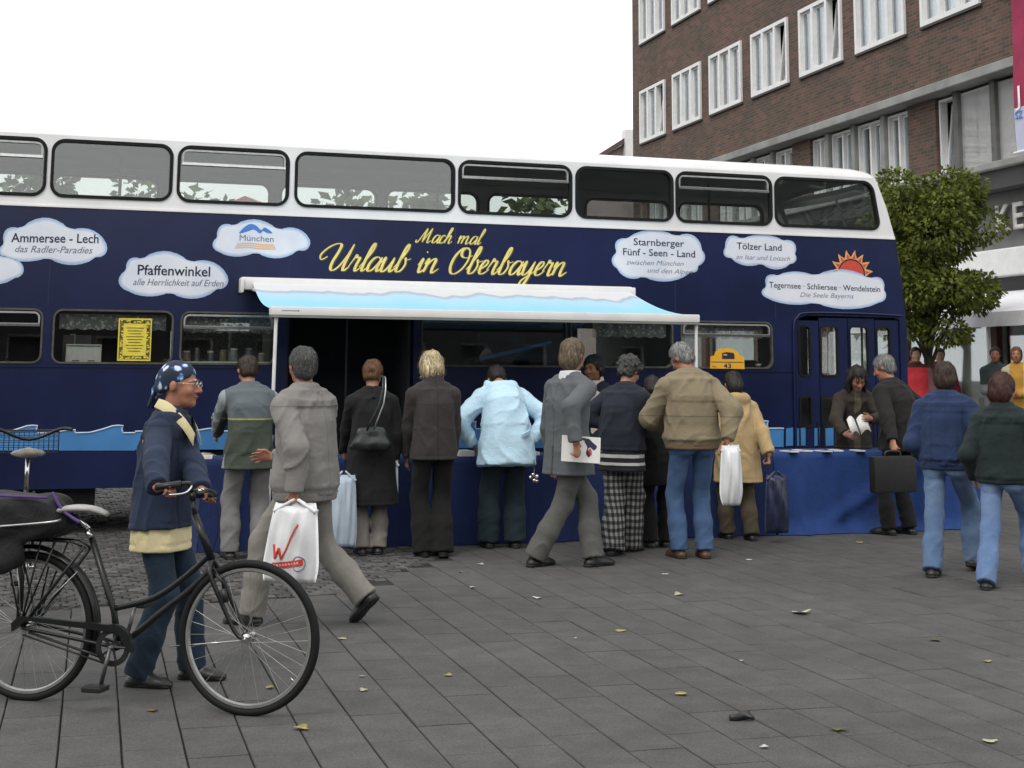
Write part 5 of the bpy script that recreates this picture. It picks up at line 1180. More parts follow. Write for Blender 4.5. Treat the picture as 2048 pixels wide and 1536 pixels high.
            hv.loft([(hd(0, -.03, dn), Hx, (.092 if hk == 'bob' else .10) * hs, (.075 if hk == 'bob' else .06) * hs), (hd(0, -.03, -.05), Hx, .103 * hs, .092 * hs), (hd(0, -.02, .04), Hx, .096 * hs, .1 * hs)], .03)
            cutbox(lambda X, Y, Z: (lambda x, y, z: np.maximum(np.abs(x) - .066 - .0 * z, np.maximum(-(y - .022), z - .072)))(*hl(X, Y, Z)))
            cutbox(lambda X, Y, Z: (lambda x, y, z: -(y - .085))(*hl(X, Y, Z)))
            if hk == 'long':
                for sg in (-1, 1):
                    for q in range(3): hv.cone(hd(sg * (.083 + .004 * q), .028 - q * .02, .0), hd(sg * (.088 + .02 * q), .085 - q * .03, -.27 - .02 * q), .016, .014, .012); hv.cone(hd(sg * (.078 - .003 * q), .03 - q * .02, .06), hd(sg * (.083 + .004 * q), .028 - q * .02, .0), .014, .016, .012)
        elif hk == 'scarf':
            hv.ell(hd(0, -.014, .036), np.array((.088, .108, .098)) * hs, .01, HR); hv.ell(hd(0, -.075, .0), np.array((.062, .055, .075)) * hs, .03, HR)
            cutbox(lambda X, Y, Z: (lambda x, y, z: (z - .005 - .61 * y))(*hl(X, Y, Z)))
            hv.ell(hd(0, -.128, -.03), np.array((.024, .02, .02)) * hs, .012)
            for sg in (-1, 1): hv.cone(hd(sg * .01, -.13, -.035), hd(sg * .03, -.15, -.115), .014 * hs, .02 * hs, .01, flat=(Hy, .5))
        fr = {'bob': (85, 85, 14), 'long': (80, 80, 10), 'scarf': (30, 30, 30), 'curly': (120, 120, 120)}.get(hk, (95, 95, 30))
        hv.rough({'scarf': .003, 'curly': .004, 'bob': .0045, 'long': .005}.get(hk, .003), fr, sd)
        hob = link('headscarf' if hk == 'scarf' else 'hair', hv.mesh('hair'), root, hm, True)
        if hk != 'scarf' and det < 1.5:
            me = hob.data; nv = len(me.vertices); co = np.empty(nv * 3, np.float32); me.vertices.foreach_get('co', co); co = co.reshape(-1, 3).astype(float); no = np.empty(nv * 3, np.float32); me.vertices.foreach_get('normal', no); no = no.reshape(-1, 3).astype(float)
            g = np.random.default_rng(int(sd * 100)); ns_ = {'bob': 1500, 'long': 1300, 'curly': 1300}.get(hk, 1000); I = g.integers(0, nv, ns_); p = co[I]; n_ = no[I]
            ln = {'bob': .085, 'long': .16, 'curly': .03, 'updo': .05, 'thick': .06}.get(hk, .042) * hs * g.uniform(.6, 1.2, ns_)[:, None]
            crown = hd(.012, -.05, .12); fl_ = p - crown; fl_ /= np.linalg.norm(fl_, axis=1)[:, None] + 1e-6; fl_ = fl_ * .8 - Hz * (.75 if hk in ('bob', 'long') else .35) + g.normal(size=(ns_, 3)) * (.8 if hk == 'curly' else (.5 if hk == 'updo' else .16))
            t_ = fl_ - n_ * (fl_ * n_).sum(1)[:, None]; t_ /= np.linalg.norm(t_, axis=1)[:, None] + 1e-6; wv = np.cross(n_, t_); wd = (.0024 if hk != 'curly' else .0032) * hs
            V = []; lift = g.uniform(.0015, .006, ns_)[:, None]
            for k in range(4):
                f = k / 3; c = p + t_ * ln * (f - .3) + n_ * (.001 + lift * f * (1.6 - f)) - n_ * ((f - .3) * ln) ** 2 * 4.2 + wv * (.004 * np.sin(f * 3 + p[:, :1] * 300)); w_ = wd * (1, 1.15, .9, .25)[k]; V += [c - wv * w_, c + wv * w_]
            V = np.stack(V, 1).reshape(-1, 3); b0 = np.arange(ns_)[:, None] * 8; Q = np.concatenate([b0 + np.array([2 * k, 2 * k + 1, 2 * k + 3, 2 * k + 2]) for k in range(3)], 0)
            tag(link('hair_strands', np_mesh('hair_strands', V, Q), hob, hm, True), kind='stuff')
    return dict(root=root, hd=hd, arms=arms, S0=S0, S1=S1, S2=S2, S3=S3, NB=NB, legs=legs, loc=loc, HC=HC, hs=hs, X1=X1v)
def stroke_on(res, pts, r, m, name, parent, n=6): return MB().tube(crom(pts, 5), r, n).build(name, m, parent, smooth=True)
# ================================================================ the people
g2 = lambda px, py: on_ground(px, py)[:2]
def mid(*q): return tuple(np.mean([np.array(p) for p in q], 0))
def D3(px, py, Y): return tuple(at_depth(px, py, Y))
HB = hair_mat('brown_hair', (.018, .011, .007), (.06, .036, .02)); HG = hair_mat('grey_hair', (.10, .10, .098), (.30, .30, .29)); HD = hair_mat('dark_hair', (.008, .007, .006), (.03, .024, .02))
HL = hair_mat('blonde_hair', (.22, .15, .06), (.72, .62, .40), (55, 55, 5)); HR_ = hair_mat('ginger_hair', (.05, .022, .010), (.25, .125, .05)); HW = hair_mat('salt_and_pepper_hair', (.02, .02, .02), (.13, .13, .125), (90, 90, 60)); HS = hair_mat('sandy_hair', (.085, .06, .035), (.23, .17, .11))
HX = hair_mat('dark_red_hair', (.02, .006, .005), (.08, .02, .013))
C = {}
def scarf_mat():
    m, N, L, b = nodes('floral_headscarf'); t = N.new('ShaderNodeTexCoord')
    v = N.new('ShaderNodeTexVoronoi'); v.inputs['Scale'].default_value = 20; v.inputs['Randomness'].default_value = 1.; L.new(t.outputs['Object'], v.inputs['Vector'])
    n = N.new('ShaderNodeTexNoise'); n.inputs['Scale'].default_value = 38; n.inputs['Detail'].default_value = 4; L.new(t.outputs['Object'], n.inputs['Vector'])
    ad = N.new('ShaderNodeMath'); ad.operation = 'MULTIPLY_ADD'; ad.inputs[1].default_value = .8; L.new(n.outputs['Fac'], ad.inputs[0]); L.new(v.outputs['Distance'], ad.inputs[2])
    r = N.new('ShaderNodeValToRGB'); e = r.color_ramp.elements; e[0].position = .64; e[0].color = (.62, .68, .74, 1); e[1].position = .72; e[1].color = (.10, .24, .50, 1)
    q = e.new(.82); q.color = (.018, .035, .095, 1); q = e.new(.95); q.color = (.012, .02, .045, 1)
    L.new(ad.outputs[0], r.inputs['Fac']); L.new(r.outputs[0], b.inputs['Base Color']); b.inputs['Roughness'].default_value = .8; return m
def check_mat():
    m, N, L, b = nodes('black_and_white_check'); t = N.new('ShaderNodeTexCoord'); sx = N.new('ShaderNodeSeparateXYZ'); L.new(t.outputs['Object'], sx.inputs[0])
    nn = N.new('ShaderNodeTexNoise'); nn.inputs['Scale'].default_value = 3.5; L.new(t.outputs['Object'], nn.inputs['Vector'])
    def stripe(src, f):
        a = N.new('ShaderNodeMath'); a.operation = 'MULTIPLY_ADD'; a.inputs[1].default_value = .05; L.new(nn.outputs['Fac'], a.inputs[0]); L.new(src, a.inputs[2])
        c = N.new('ShaderNodeMath'); c.operation = 'MULTIPLY'; c.inputs[1].default_value = f; L.new(a.outputs[0], c.inputs[0]); fr = N.new('ShaderNodeMath'); fr.operation = 'FRACT'; L.new(c.outputs[0], fr.inputs[0]); gt = N.new('ShaderNodeMath'); gt.operation = 'GREATER_THAN'; gt.inputs[1].default_value = .5; L.new(fr.outputs[0], gt.inputs[0]); return gt.outputs[0]
    xy = N.new('ShaderNodeMath'); xy.operation = 'ADD'; L.new(sx.outputs[0], xy.inputs[0]); L.new(sx.outputs[1], xy.inputs[1])
    ad = N.new('ShaderNodeMath'); ad.operation = 'ADD'; L.new(stripe(xy.outputs[0], 17), ad.inputs[0]); L.new(stripe(sx.outputs[2], 17), ad.inputs[1])
    r = N.new('ShaderNodeValToRGB'); r.color_ramp.interpolation = 'CONSTANT'; e = r.color_ramp.elements; e[0].color = (.012, .012, .013, 1); e[1].position = .4; e[1].color = (.08, .08, .08, 1); q = e.new(.9); q.color = (.27, .265, .25, 1)
    hf = N.new('ShaderNodeMath'); hf.operation = 'MULTIPLY'; hf.inputs[1].default_value = .5; L.new(ad.outputs[0], hf.inputs[0]); L.new(hf.outputs[0], r.inputs['Fac']); L.new(r.outputs[0], b.inputs['Base Color']); b.inputs['Roughness'].default_value = .9; return m
C['scarf'] = scarf_mat(); C['check'] = check_mat()
jeans = lambda nm, c, w: cloth(nm, c, .9, .16, vert=w, bump=.26)
PPL = {}
# ---- woman with the bicycle
fL, fR = g2(386, 1360), g2(280, 1375)
C['denim'] = cloth('dark_denim_jacket', (.0145, .0235, .050), .9, .2, lines=[('z', 1.30, .004, .45), ('z', 1.06, .003, .5), ('|x', .10, .003, .5)], vert=(.026, .040, .075))
C['shirt_y'] = cloth('pale_yellow_shirt', (.66, .58, .34), .9, .07); C['jean_dark'] = jeans('dark_blue_jeans', (.011, .023, .040), (.019, .036, .058))
PPL['cyclist'] = person(dict(label='woman in a floral blue headscarf and denim jacket pushing a black bicycle', at=tuple(np.array(mid(fL, fR)) + np.array([-.06, 0.])), hipz=.842, face=-8, H=1.60, sex='f', wide=1.06, feet=[(fL[0], fL[1], 0, 0), (fR[0], fR[1], 6, 0)], lean=5, seed=1.3, detail=.72,
    hands=(D3(405, 990, 7.42), D3(316, 980, 7.06)), hdir=((.5, .85, -.15), (.42, .9, .1)), palm=((0, -.1, -1), (0, -.1, -1)), grip=('bar', 'bar'), elbow=((-.6, -.7, -.6), (.30, -1, -.05)), head=(4, -2, 0), shows_face=True, skin=M['skin_red'],
    trousers=dict(m=C['jean_dark'], hem=.078, knee=.078, fold=.008, bulk=.006), tops=[
        dict(name='shirt', hem=.205, bulk=.022, flare=.012, m=C['shirt_y'], collar='none', sleeves=False, fold=.006),
        dict(name='jacket', hem=.085, bulk=.036, flare=.012, yoke=.06, panels=.11, m=C['denim'], collar='none', fold=.008, afold=.011, sleeve=.058, cuff=.046)],
    hair='scarf', hair_m=C['scarf']))
pc = PPL['cyclist']
def collar_flaps(res, m, drop=.16):
    NB, X1, r = res['NB'], res['X1'], res['root']; f = np.cross([0, 0, 1], X1)
    for sg in (-1, 1):
        mb = MB(); A = [NB + X1 * sg * .066 - f * .05 + np.array([0, 0, .075]), NB + X1 * sg * .080 + f * .02 + np.array([0, 0, .05]), NB + X1 * sg * .055 + f * .095 + np.array([0, 0, -.03]), NB + X1 * sg * .025 + f * .135 + np.array([0, 0, -.10])]
        Bp = [NB + X1 * sg * .098 - f * .06 + np.array([0, 0, .035]), NB + X1 * sg * .125 + f * .02 + np.array([0, 0, .0]), NB + X1 * sg * .105 + f * .10 + np.array([0, 0, -.075]), NB + X1 * sg * .06 + f * .142 + np.array([0, 0, -drop])]
        A, Bp = crom(A, 4), crom(Bp, 4); n = len(A); vs = A + Bp + [tuple(np.array(p) + np.array([0, 0, .007])) for p in A] + [tuple(np.array(p) + np.array([0, 0, .007]) + X1 * sg * .004) for p in Bp]
        fs = []
        for i in range(n - 1): fs += [(i, i + 1, n + i + 1, n + i), (2 * n + i, 3 * n + i, 3 * n + i + 1, 2 * n + i + 1), (n + i, n + i + 1, 3 * n + i + 1, 3 * n + i)]
        mb.add(vs, fs).build('shirt_collar', m, r, smooth=True)
collar_flaps(pc, C['shirt_y'])
gl_ = MB()                                                                # glasses
for sg in (-1, 1):
    gl_.tube([pc['hd'](sg * .034 + .021 * math.cos(a), .112, .006 + .016 * math.sin(a)) for a in np.linspace(0, 2 * math.pi, 15)[:-1]], .0016, 6, closed=True)
    gl_.tube([pc['hd'](sg * .055, .11, .010), pc['hd'](sg * .079, .08, .012), pc['hd'](sg * .083, -.005, .014)], .0018, 6)
gl_.tube([pc['hd'](-.013, .113, .008), pc['hd'](.013, .113, .008)], .0016, 6); gl_.build('glasses', M['chrome'], pc['root'], smooth=True)
bt = MB()
f = np.array([0, 1., 0])
for zz_ in (.0, .09, .18, .27): 
    c = pc['S3'] + np.array([.012, .135, -.06 - zz_]); bt.lathe([(.0005, .004), (.008, .003), (.009, 0)], 10, Matrix.Translation(Vector(c)) @ Matrix.Rotation(R(-90), 4, 'X'))
bt.build('jacket_button', M['chrome'], pc['root'])

# ---- man in the two-colour jacket at the left end of the table
fL, fR = g2(458, 1119), g2(520, 1119)
C['two'] = cloth('grey_green_anorak', (.055, .068, .052), .85, .12, bands=[('z', 1.18, 1.60, (.105, .125, .135)), ('z', 1.168, 1.182, (.30, .30, .12)), ('|x', .215, .262, (.27, .30, .30))], lines=[('z', .90, .004, .6)])
C['grey_tr'] = cloth('grey_trousers', (.19, .185, .18), .9, .12)
person(dict(label='man in a grey and olive anorak with pale sleeve stripes left of the awning pole', at=mid(fL, fR), face=112, H=1.71, feet=[(fL[0], fL[1], -6, 0), (fR[0], fR[1], 8, 0)], lean=13, seed=2.1, pelvis=(0, -.05), hands=(D3(418, 915, 13.35), D3(545, 880, 13.35)), elbow=((-.9, -.6, -.4), (.9, -.6, -.4)), head=(0, -24, 0),
    trousers=dict(m=C['grey_tr'], hem=.085, knee=.085, bulk=.012, fold=.012), tops=[dict(hem=.16, bulk=.05, flare=.02, m=C['two'], collar='stand', fold=.009, back=.01)], hair='short', hair_m=HB, nape=.08))

# ---- man walking left with the white carrier bag
fL, fR = g2(500, 1252), g2(716, 1249)
C['taupe'] = cloth('taupe_blouson', (.205, .195, .183), .85, .09, lines=[('z', 1.36, .003, .6), ('x', .0, .003, .75)]); C['taupe_tr'] = cloth('beige_grey_trousers', (.215, .203, .180), .9, .09)
PPL['walker'] = person(dict(label='grey-haired man in a taupe jacket striding left with a white carrier bag', at=mid(fL, fR), face=152, H=1.76, feet=[(fL[0], fL[1], -6, 0), (fR[0] + .03, fR[1] + .02, 8, -42, .085)], pelvis=(.0, .02), hipz=.885, lean=3, seed=3.7, detail=.85, wide=1.12, twist=-6,
    hands=(D3(589, 985, 9.12), D3(548, 915, 9.62)), grip=('hold', 'relax'), hdir=((-.05, .1, -1), (-.25, 1., .02)), palm=((1, .2, 0), (-.8, .1, -.3)), elbow=((-.35, -1, -.1), (.3, -1, -.6)), head=(-30, 0, 0), skin=M['skin_red'],
    trousers=dict(m=C['taupe_tr'], hem=.088, knee=.086, bulk=.012, fold=.012), tops=[dict(hem=.10, bulk=.052, blouson=.018, waist=-.01, yoke=.10, m=C['taupe'], waistband=C['taupe'], collar='fold', fold=.010, afold=.014, sleeve=.064, cuff=.045, ribcuff=1)], hair='receding', hair_m=HW, nape=.085, hair_t=.009))

# ---- woman in the long black coat with a shoulder bag
fL, fR = g2(722, 1111), g2(756, 1109)
C['black_coat'] = cloth('black_wool_coat', (.012, .012, .0135), .9, .15); C['stone_tr'] = cloth('stone_trousers', (.24, .22, .195), .9, .1)
PPL['coat'] = person(dict(label='ginger-haired woman in a long black coat with a dark green shoulder bag', at=mid(fL, fR), face=104, H=1.66, sex='f', feet=[(fL[0], fL[1], -5, 0), (fR[0], fR[1], 8, 0)], lean=5, seed=4.4, head=(-18, -14, 0), hands=(D3(690, 905, 13.3), D3(786, 925, 13.05)), elbow=((-.8, -.6, -.5), (.8, -.7, -.3)), grip=('hold', 'hold'),
    trousers=dict(m=C['stone_tr'], hem=.082, knee=.076, bulk=.01), tops=[dict(name='coat', hem=.48, bulk=.05, flare=.045, backseam=1, m=C['black_coat'], collar='fold', fold=.007)], hair='updo', hair_m=HR_, nape=.06))

# ---- blonde woman
fL, fR = g2(846, 1113), g2(884, 1113)
C['choc'] = cloth('charcoal_brown_jacket', (.040, .034, .034), .9, .12, lines=[('x', .0, .003, .6), ('z', 1.30, .003, .7)]); C['black_tr'] = cloth('black_trousers', (.011, .0105, .0105), .9, .15)
person(dict(label='blonde bob-haired woman in a charcoal jacket and black flared trousers, seen from behind', at=mid(fL, fR), face=108, H=1.75, sex='f', feet=[(fL[0], fL[1], -6, 0), (fR[0], fR[1], 6, 0)], lean=7, seed=5.2, head=(6, -26, 0), hands=(D3(812, 930, 13.1), D3(902, 935, 13.1)), elbow=((-1, -.3, -.3), (1, -.3, -.3)),
    trousers=dict(m=C['black_tr'], hem=.112, knee=.085, bulk=.008, fold=.009, len=.05), tops=[dict(hem=.11, bulk=.045, flare=.01, waist=.004, backseam=1, m=C['choc'], collar='high', fold=.006)], hair='bob', hair_m=HL, hair_t=.014))

# ---- person in the pale blue padded jacket
fL, fR = g2(976, 1096), g2(1030, 1096)
C['sky'] = cloth('pale_blue_anorak', (.50, .70, .83), .75, .06, lines=[('z', .70, .003, .75)], bump=.3); C['teal_tr'] = cloth('dark_teal_trousers', (.018, .032, .042), .9, .12); C['teal_line'] = cloth('teal_trim', (.05, .12, .17), .8, .1)
def sky_parts(k, ob):
    S0, NB, st = k['S0'], k['NB'], k['st']; p = st[0][0]
    pk = MB(); c = S0 + np.array([.15, -.175, .09]); pk.bbox((-.055, -.008, -.02), (.055, .008, .02), .006, Matrix.Translation(Vector(c)) @ Matrix.Rotation(R(38), 4, 'Z') @ Matrix.Rotation(R(-18), 4, 'Y')); pk.build('pocket_flap', C['sky'], ob, smooth='auto')
person(dict(label='person in a pale blue hooded anorak bending forward over the table', at=mid(fL, fR), face=104, H=1.76, sex='f', wide=1.16, feet=[(fL[0], fL[1], -5, 0), (fR[0], fR[1], 5, 0)], lean=29, pelvis=(0, -.13), seed=6.1, head=(0, -58, 0), neckk=1.9, hands=(D3(945, 888, 13.55), D3(1062, 880, 13.5)), elbow=((-1, -.3, -.1), (1, -.3, -.1)),
    trousers=dict(m=C['teal_tr'], hem=.105, knee=.095, bulk=.02, fold=.01), tops=[dict(hem=.20, bulk=.062, flare=.03, sway=-.03, back=.015, m=C['sky'], collar='hood', hoodw=.15, fold=.011, afold=.014, sleeve=.066, cuff=.045, parts=sky_parts)], hair='short', hair_m=HD))

# ---- tall man in the grey blazer with a magazine
fL, fR = g2(1188, 1134), g2(1072, 1134)
C['blazer'] = cloth('grey_blazer', (.105, .115, .122), .9, .07, lines=[('x', .0, .003, .55)]); C['grey_fl'] = cloth('grey_flannel_trousers', (.10, .10, .092), .9, .08); C['white_sh'] = cloth('white_shirt', (.62, .63, .64), .8, .05)
PPL['blazer'] = person(dict(label='tall sandy-haired man in a grey blazer walking right with a magazine in his hand', at=mid(fL, fR), face=38, H=1.90, feet=[(fL[0], fL[1], 4, 0), (fR[0], fR[1], -4, 0)], hipz=.945, pelvis=(0, .03), lean=3, seed=7.7, twist=4, head=(14, -4, 0), hands=(None, D3(1152, 884, 11.86)), grip=('relax', 'hold'), hdir=(None, (-.12, .25, -1)), palm=(None, (-1, 0, 0)), elbow=((-.4, -1, -.2), (.35, -1, -.1)),
    trousers=dict(m=C['grey_fl'], hem=.098, knee=.09, bulk=.014, fold=.011), tops=[dict(name='shirt', hem=.0, bulk=.01, m=C['white_sh'], collar='fold', sleeves=False), dict(name='blazer', hem=.20, bulk=.038, flare=.026, backseam=1, m=C['blazer'], collar='none', vent=1, fold=.007, afold=.009, sleeve=.058, cuff=.046)], hair='thick', hair_m=HS, nape=.10, hair_t=.016))

# ---- curly-haired woman in navy over a striped jumper
fL, fR = g2(1226, 1112), g2(1262, 1104)
C['navy_jk'] = cloth('navy_jacket', (.017, .021, .032), .85, .12); C['stripes'] = cloth('striped_jumper', (.02, .02, .023), .9, .1, bands=[('z', .775, .80, (.55, .55, .52)), ('z', .84, .87, (.55, .55, .52)), ('z', .915, .945, (.55, .55, .52))])
PPL['curly'] = person(dict(label='curly grey-haired woman in a navy jacket with white-striped hem and checked trousers', at=mid(fL, fR), face=58, H=1.73, sex='f', wide=1.08, feet=[(fL[0], fL[1], -4, 0), (fR[0], fR[1], 8, 0)], lean=10, seed=8.2, head=(-8, -26, 0), hands=(D3(1215, 850, 13.3), D3(1276, 858, 13.4)), elbow=((-.8, -.5, -.4), (.35, -.8, -.5)),
    trousers=dict(m=C['check'], hem=.115, knee=.095, bulk=.015, fold=.012, len=.04), tops=[dict(name='jumper', hem=.20, bulk=.035, flare=.01, m=C['stripes'], collar='none', sleeves=False, fold=.006), dict(hem=.02, bulk=.055, flare=.0, m=C['navy_jk'], collar='fold', fold=.009)], hair='curly', hair_m=HW, hair_t=.02))

# ---- figure in black, half hidden
fL, fR = g2(1300, 1096), g2(1330, 1094)
person(dict(label='short person dressed all in black, mostly hidden left of the man in the tan jacket', at=mid(fL, fR), face=100, H=1.56, sex='f', feet=[(fL[0], fL[1], -5, 0), (fR[0], fR[1], 5, 0)], lean=18, pelvis=(0, -.06), seed=9.1, head=(0, -30, 0), detail=1.15, hands=(D3(1290, 900, 13.7), D3(1345, 900, 13.7)),
    trousers=dict(m=C['black_tr'], hem=.085, bulk=.01), tops=[dict(name='coat', hem=.30, bulk=.05, flare=.03, m=C['black_coat'], collar='fold', fold=.007)], hair='short', hair_m=HD))

# ---- man in the tan blouson
fL, fR = g2(1358, 1117), g2(1409, 1117)
C['tan'] = cloth('tan_blouson', (.225, .185, .118), .85, .09, lines=[('z', 1.215, .005, .6)]); C['jean_mid'] = jeans('mid_blue_jeans', (.040, .088, .185), (.10, .17, .30)); C['tan_rib'] = cloth('brown_ribbing', (.20, .13, .085), .9, .08)
def jean_pockets(res, m, dy=-.168, w=.05):
    for sg in (-1, 1):
        c = res['S0'] + np.array([sg * .078, dy, -.025]); pk = MB(); lp = [(-w, .06), (-w, -.03), (0, -.06), (w, -.03), (w, .06)]
        pk.prism([ccw(lp)], -.004, .006, Matrix.Translation(Vector(c)) @ Matrix.Rotation(R(sg * 22), 4, 'Z') @ Matrix.Rotation(R(8), 4, 'X')); pk.build('back_pocket', m, res['root'])
PPL['tan'] = person(dict(label='grey-haired man in a tan blouson and blue jeans holding a white plastic bag', at=mid(fL, fR), face=104, H=1.86, wide=1.08, feet=[(fL[0], fL[1], -8, 0), (fR[0], fR[1], 8, 0)], lean=8, pelvis=(0, -.04), seed=10.4, head=(28, -32, 6), neckk=1.5, hands=(D3(1330, 860, 13.15), D3(1455, 880, 12.62)), grip=('relax', 'hold'), hdir=(None, (.0, .1, -1)), elbow=((-1, -.2, -.35), (.6, -.8, -.2)), skin=M['skin_red'], shoe=M['shoe_brown'],
    trousers=dict(pockets=1, m=C['jean_mid'], hem=.088, knee=.083, bulk=.006, fold=.011), tops=[dict(hem=.03, bulk=.06, blouson=.025, waist=-.012, back=.01, yoke=-.02, m=C['tan'], waistband=C['tan_rib'], collar='fold', fold=.011, afold=.014, sleeve=.07, cuff=.048, ribcuff=1)], hair='short', hair_m=HG, nape=.085))

# ---- short woman in the hooded camel coat
fL, fR = g2(1454, 1078), g2(1503, 1082)
C['camel'] = cloth('camel_duffel_coat', (.42, .305, .155), .9, .08, lines=[('|x', .11, .003, .7)]); C['olive_tr'] = cloth('olive_brown_trousers', (.085, .068, .045), .9, .1)
PPL['camel'] = person(dict(label='short dark-haired woman in a camel hooded coat carrying a dark blue bag', at=mid(fL, fR), face=106, H=1.58, sex='f', wide=1.1, feet=[(fL[0], fL[1], -6, 0), (fR[0], fR[1], 8, 0)], lean=6, seed=11.3, head=(4, -20, 0), hands=(D3(1468, 900, 14.4), D3(1549, 938, 14.05)), grip=('relax', 'hold'), hdir=(None, (.05, .1, -1)), elbow=((-.9, -.4, -.3), (.7, -.7, -.2)),
    trousers=dict(m=C['olive_tr'], hem=.08, knee=.078, bulk=.01), tops=[dict(name='coat', hem=.33, bulk=.05, flare=.035, m=C['camel'], collar='hood', hoodw=.125, fold=.008, sleeve=.06, cuff=.05)], hair='thick', hair_m=HD, nape=.08))

# ---- two people behind the table
C['brown_jk'] = cloth('dark_brown_jacket', (.036, .029, .021), .85, .14, bands=[('|x', .0, .035, (.09, .075, .05))]); C['jean_pale'] = jeans('pale_jeans', (.12, .19, .28), (.22, .30, .40)); C['cream'] = cloth('cream_scarf', (.62, .56, .44), .9, .08)
wp = at_depth(1706, 745, 15.75)
PPL['reader'] = person(dict(label='long dark-haired woman in a brown jacket leafing through a booklet behind the table', at=(wp[0], wp[1]), face=-88, H=1.68, sex='f', feet=[(wp[0] + .1, wp[1], -4, 0), (wp[0] - .1, wp[1], 4, 0)], lean=16, pelvis=(0, -.05), seed=12.9, head=(4, -34, 0), hands=(D3(1742, 838, 15.3), D3(1690, 868, 15.3)), elbow=((-.9, -.5, -.2), (.9, -.5, -.2)), hdir=((.6, .6, .1), (-.5, .7, -.2)), shows_face=True,
    trousers=dict(m=C['jean_pale'], hem=.08), tops=[dict(hem=.10, bulk=.045, m=C['brown_jk'], collar='fold', fold=.009, cuff=.042)], hair='long', hair_m=HD, hair_t=.010))
wp = at_depth(1193, 745, 14.7)
PPL['seller'] = person(dict(label='dark-haired person with a cream scarf behind the table, half hidden by the grey blazer', at=(wp[0], wp[1]), face=-118, H=1.74, sex='f', feet=[(wp[0] + .1, wp[1], -4, 0), (wp[0] - .1, wp[1], 4, 0)], lean=4, seed=13.5, head=(-6, -10, 0), shows_face=True, skin=M['skin_brown'], detail=1.1,
    trousers=dict(m=C['black_tr'], hem=.08), tops=[dict(hem=.14, bulk=.035, m=C['navy_jk'], collar='fold', fold=.006), dict(name='scarf', hem=-.36, bulk=.045, m=C['cream'], collar='high', sleeves=False, fold=.01)], hair='thick', hair_m=HD))

# ---- man in black with a case
fL, fR = g2(1776, 1071), g2(1818, 1069)
PPL['black'] = person(dict(label='grey-haired man in black with a black case, standing at the right end of the table', at=mid(fL, fR), face=132, H=1.78, wide=1.1, feet=[(fL[0], fL[1], -6, 0), (fR[0], fR[1], 6, 0)], lean=11, pelvis=(0, -.05), seed=14.2, head=(14, -22, 0), hands=(D3(1790, 900, 14.3), D3(1842, 868, 14.9)), grip=('hold', 'relax'), elbow=((-.7, -.7, -.3), (.8, -.7, -.4)), skin=M['skin_red'],
    trousers=dict(m=C['black_tr'], hem=.085, bulk=.01), tops=[dict(hem=.12, bulk=.055, flare=.005, back=.01, m=cloth('black_blouson', (.014, .0135, .013), .85, .12), collar='fold', fold=.009)], hair='short', hair_m=HG, nape=.08))

# ---- couple walking away at the right
fL, fR = g2(1866, 1155), g2(1948, 1142)
C['denim_bl'] = cloth('blue_denim_jacket', (.015, .029, .076), .9, .16, lines=[('z', 1.33, .004, .5), ('x', 0., .003, .6), ('|x', .12, .003, .6)], vert=(.028, .05, .115)); C['jean_lt'] = jeans('light_blue_jeans', (.075, .13, .235), (.19, .27, .40)); C['belt'] = mat('dark_belt', (.02, .016, .013), .5, .15, 20)
PPL['denim'] = person(dict(label='brown-haired man in a blue denim jacket and light jeans walking away at the right', at=mid(fL, fR), face=62, H=1.71, wide=1.06, feet=[(fL[0], fL[1], -4, 0), (fR[0], fR[1], 6, -12, .02)], hipz=.865, pelvis=(-.03, .02), lean=5, seed=15.8, detail=.92, head=(6, -6, 0), hands=((-.25, .17, .90, 'l'), (.27, .02, .86, 'l')), elbow=((-.25, -1, -.2), (.5, -1, -.2)), shoe_size=1.12,
    trousers=dict(pockets=1, m=C['jean_lt'], hem=.09, knee=.083, bulk=.004, fold=.013, len=.03), tops=[dict(hem=.02, bulk=.05, blouson=.012, waist=-.004, yoke=.07, panels=.10, m=C['denim_bl'], waistband=C['denim_bl'], collar='fold', fold=.009, afold=.012, sleeve=.062)], hair='thick', hair_m=HB, nape=.085, hair_t=.01))
fL, fR = g2(1974, 1180), g2(2066, 1166)
C['bottle'] = cloth('dark_green_jacket', (.013, .022, .022), .85, .14); C['jean_sky'] = jeans('faded_sky_jeans', (.10, .165, .32), (.21, .30, .46))
PPL['green'] = person(dict(label='dark red-haired woman in a dark green jacket and faded jeans at the right edge', at=mid(fL, fR), face=58, H=1.62, sex='f', wide=1.1, feet=[(fL[0], fL[1], -4, 0), (fR[0], fR[1], 4, -10, .02)], hipz=.82, pelvis=(-.02, .03), lean=3, seed=16.6, detail=.92, head=(-14, -4, 0), hands=((-.26, .08, .80, 'l'), None), elbow=((-.25, -1, -.1), (.5, -1, -.2)),
    trousers=dict(pockets=1, m=C['jean_sky'], hem=.085, knee=.08, bulk=.004, fold=.012, len=.03), tops=[dict(hem=.06, bulk=.05, blouson=.012, yoke=.08, m=C['bottle'], collar='stand', fold=.009)], hair='thick', hair_m=HX, nape=.105, hair_t=.018))

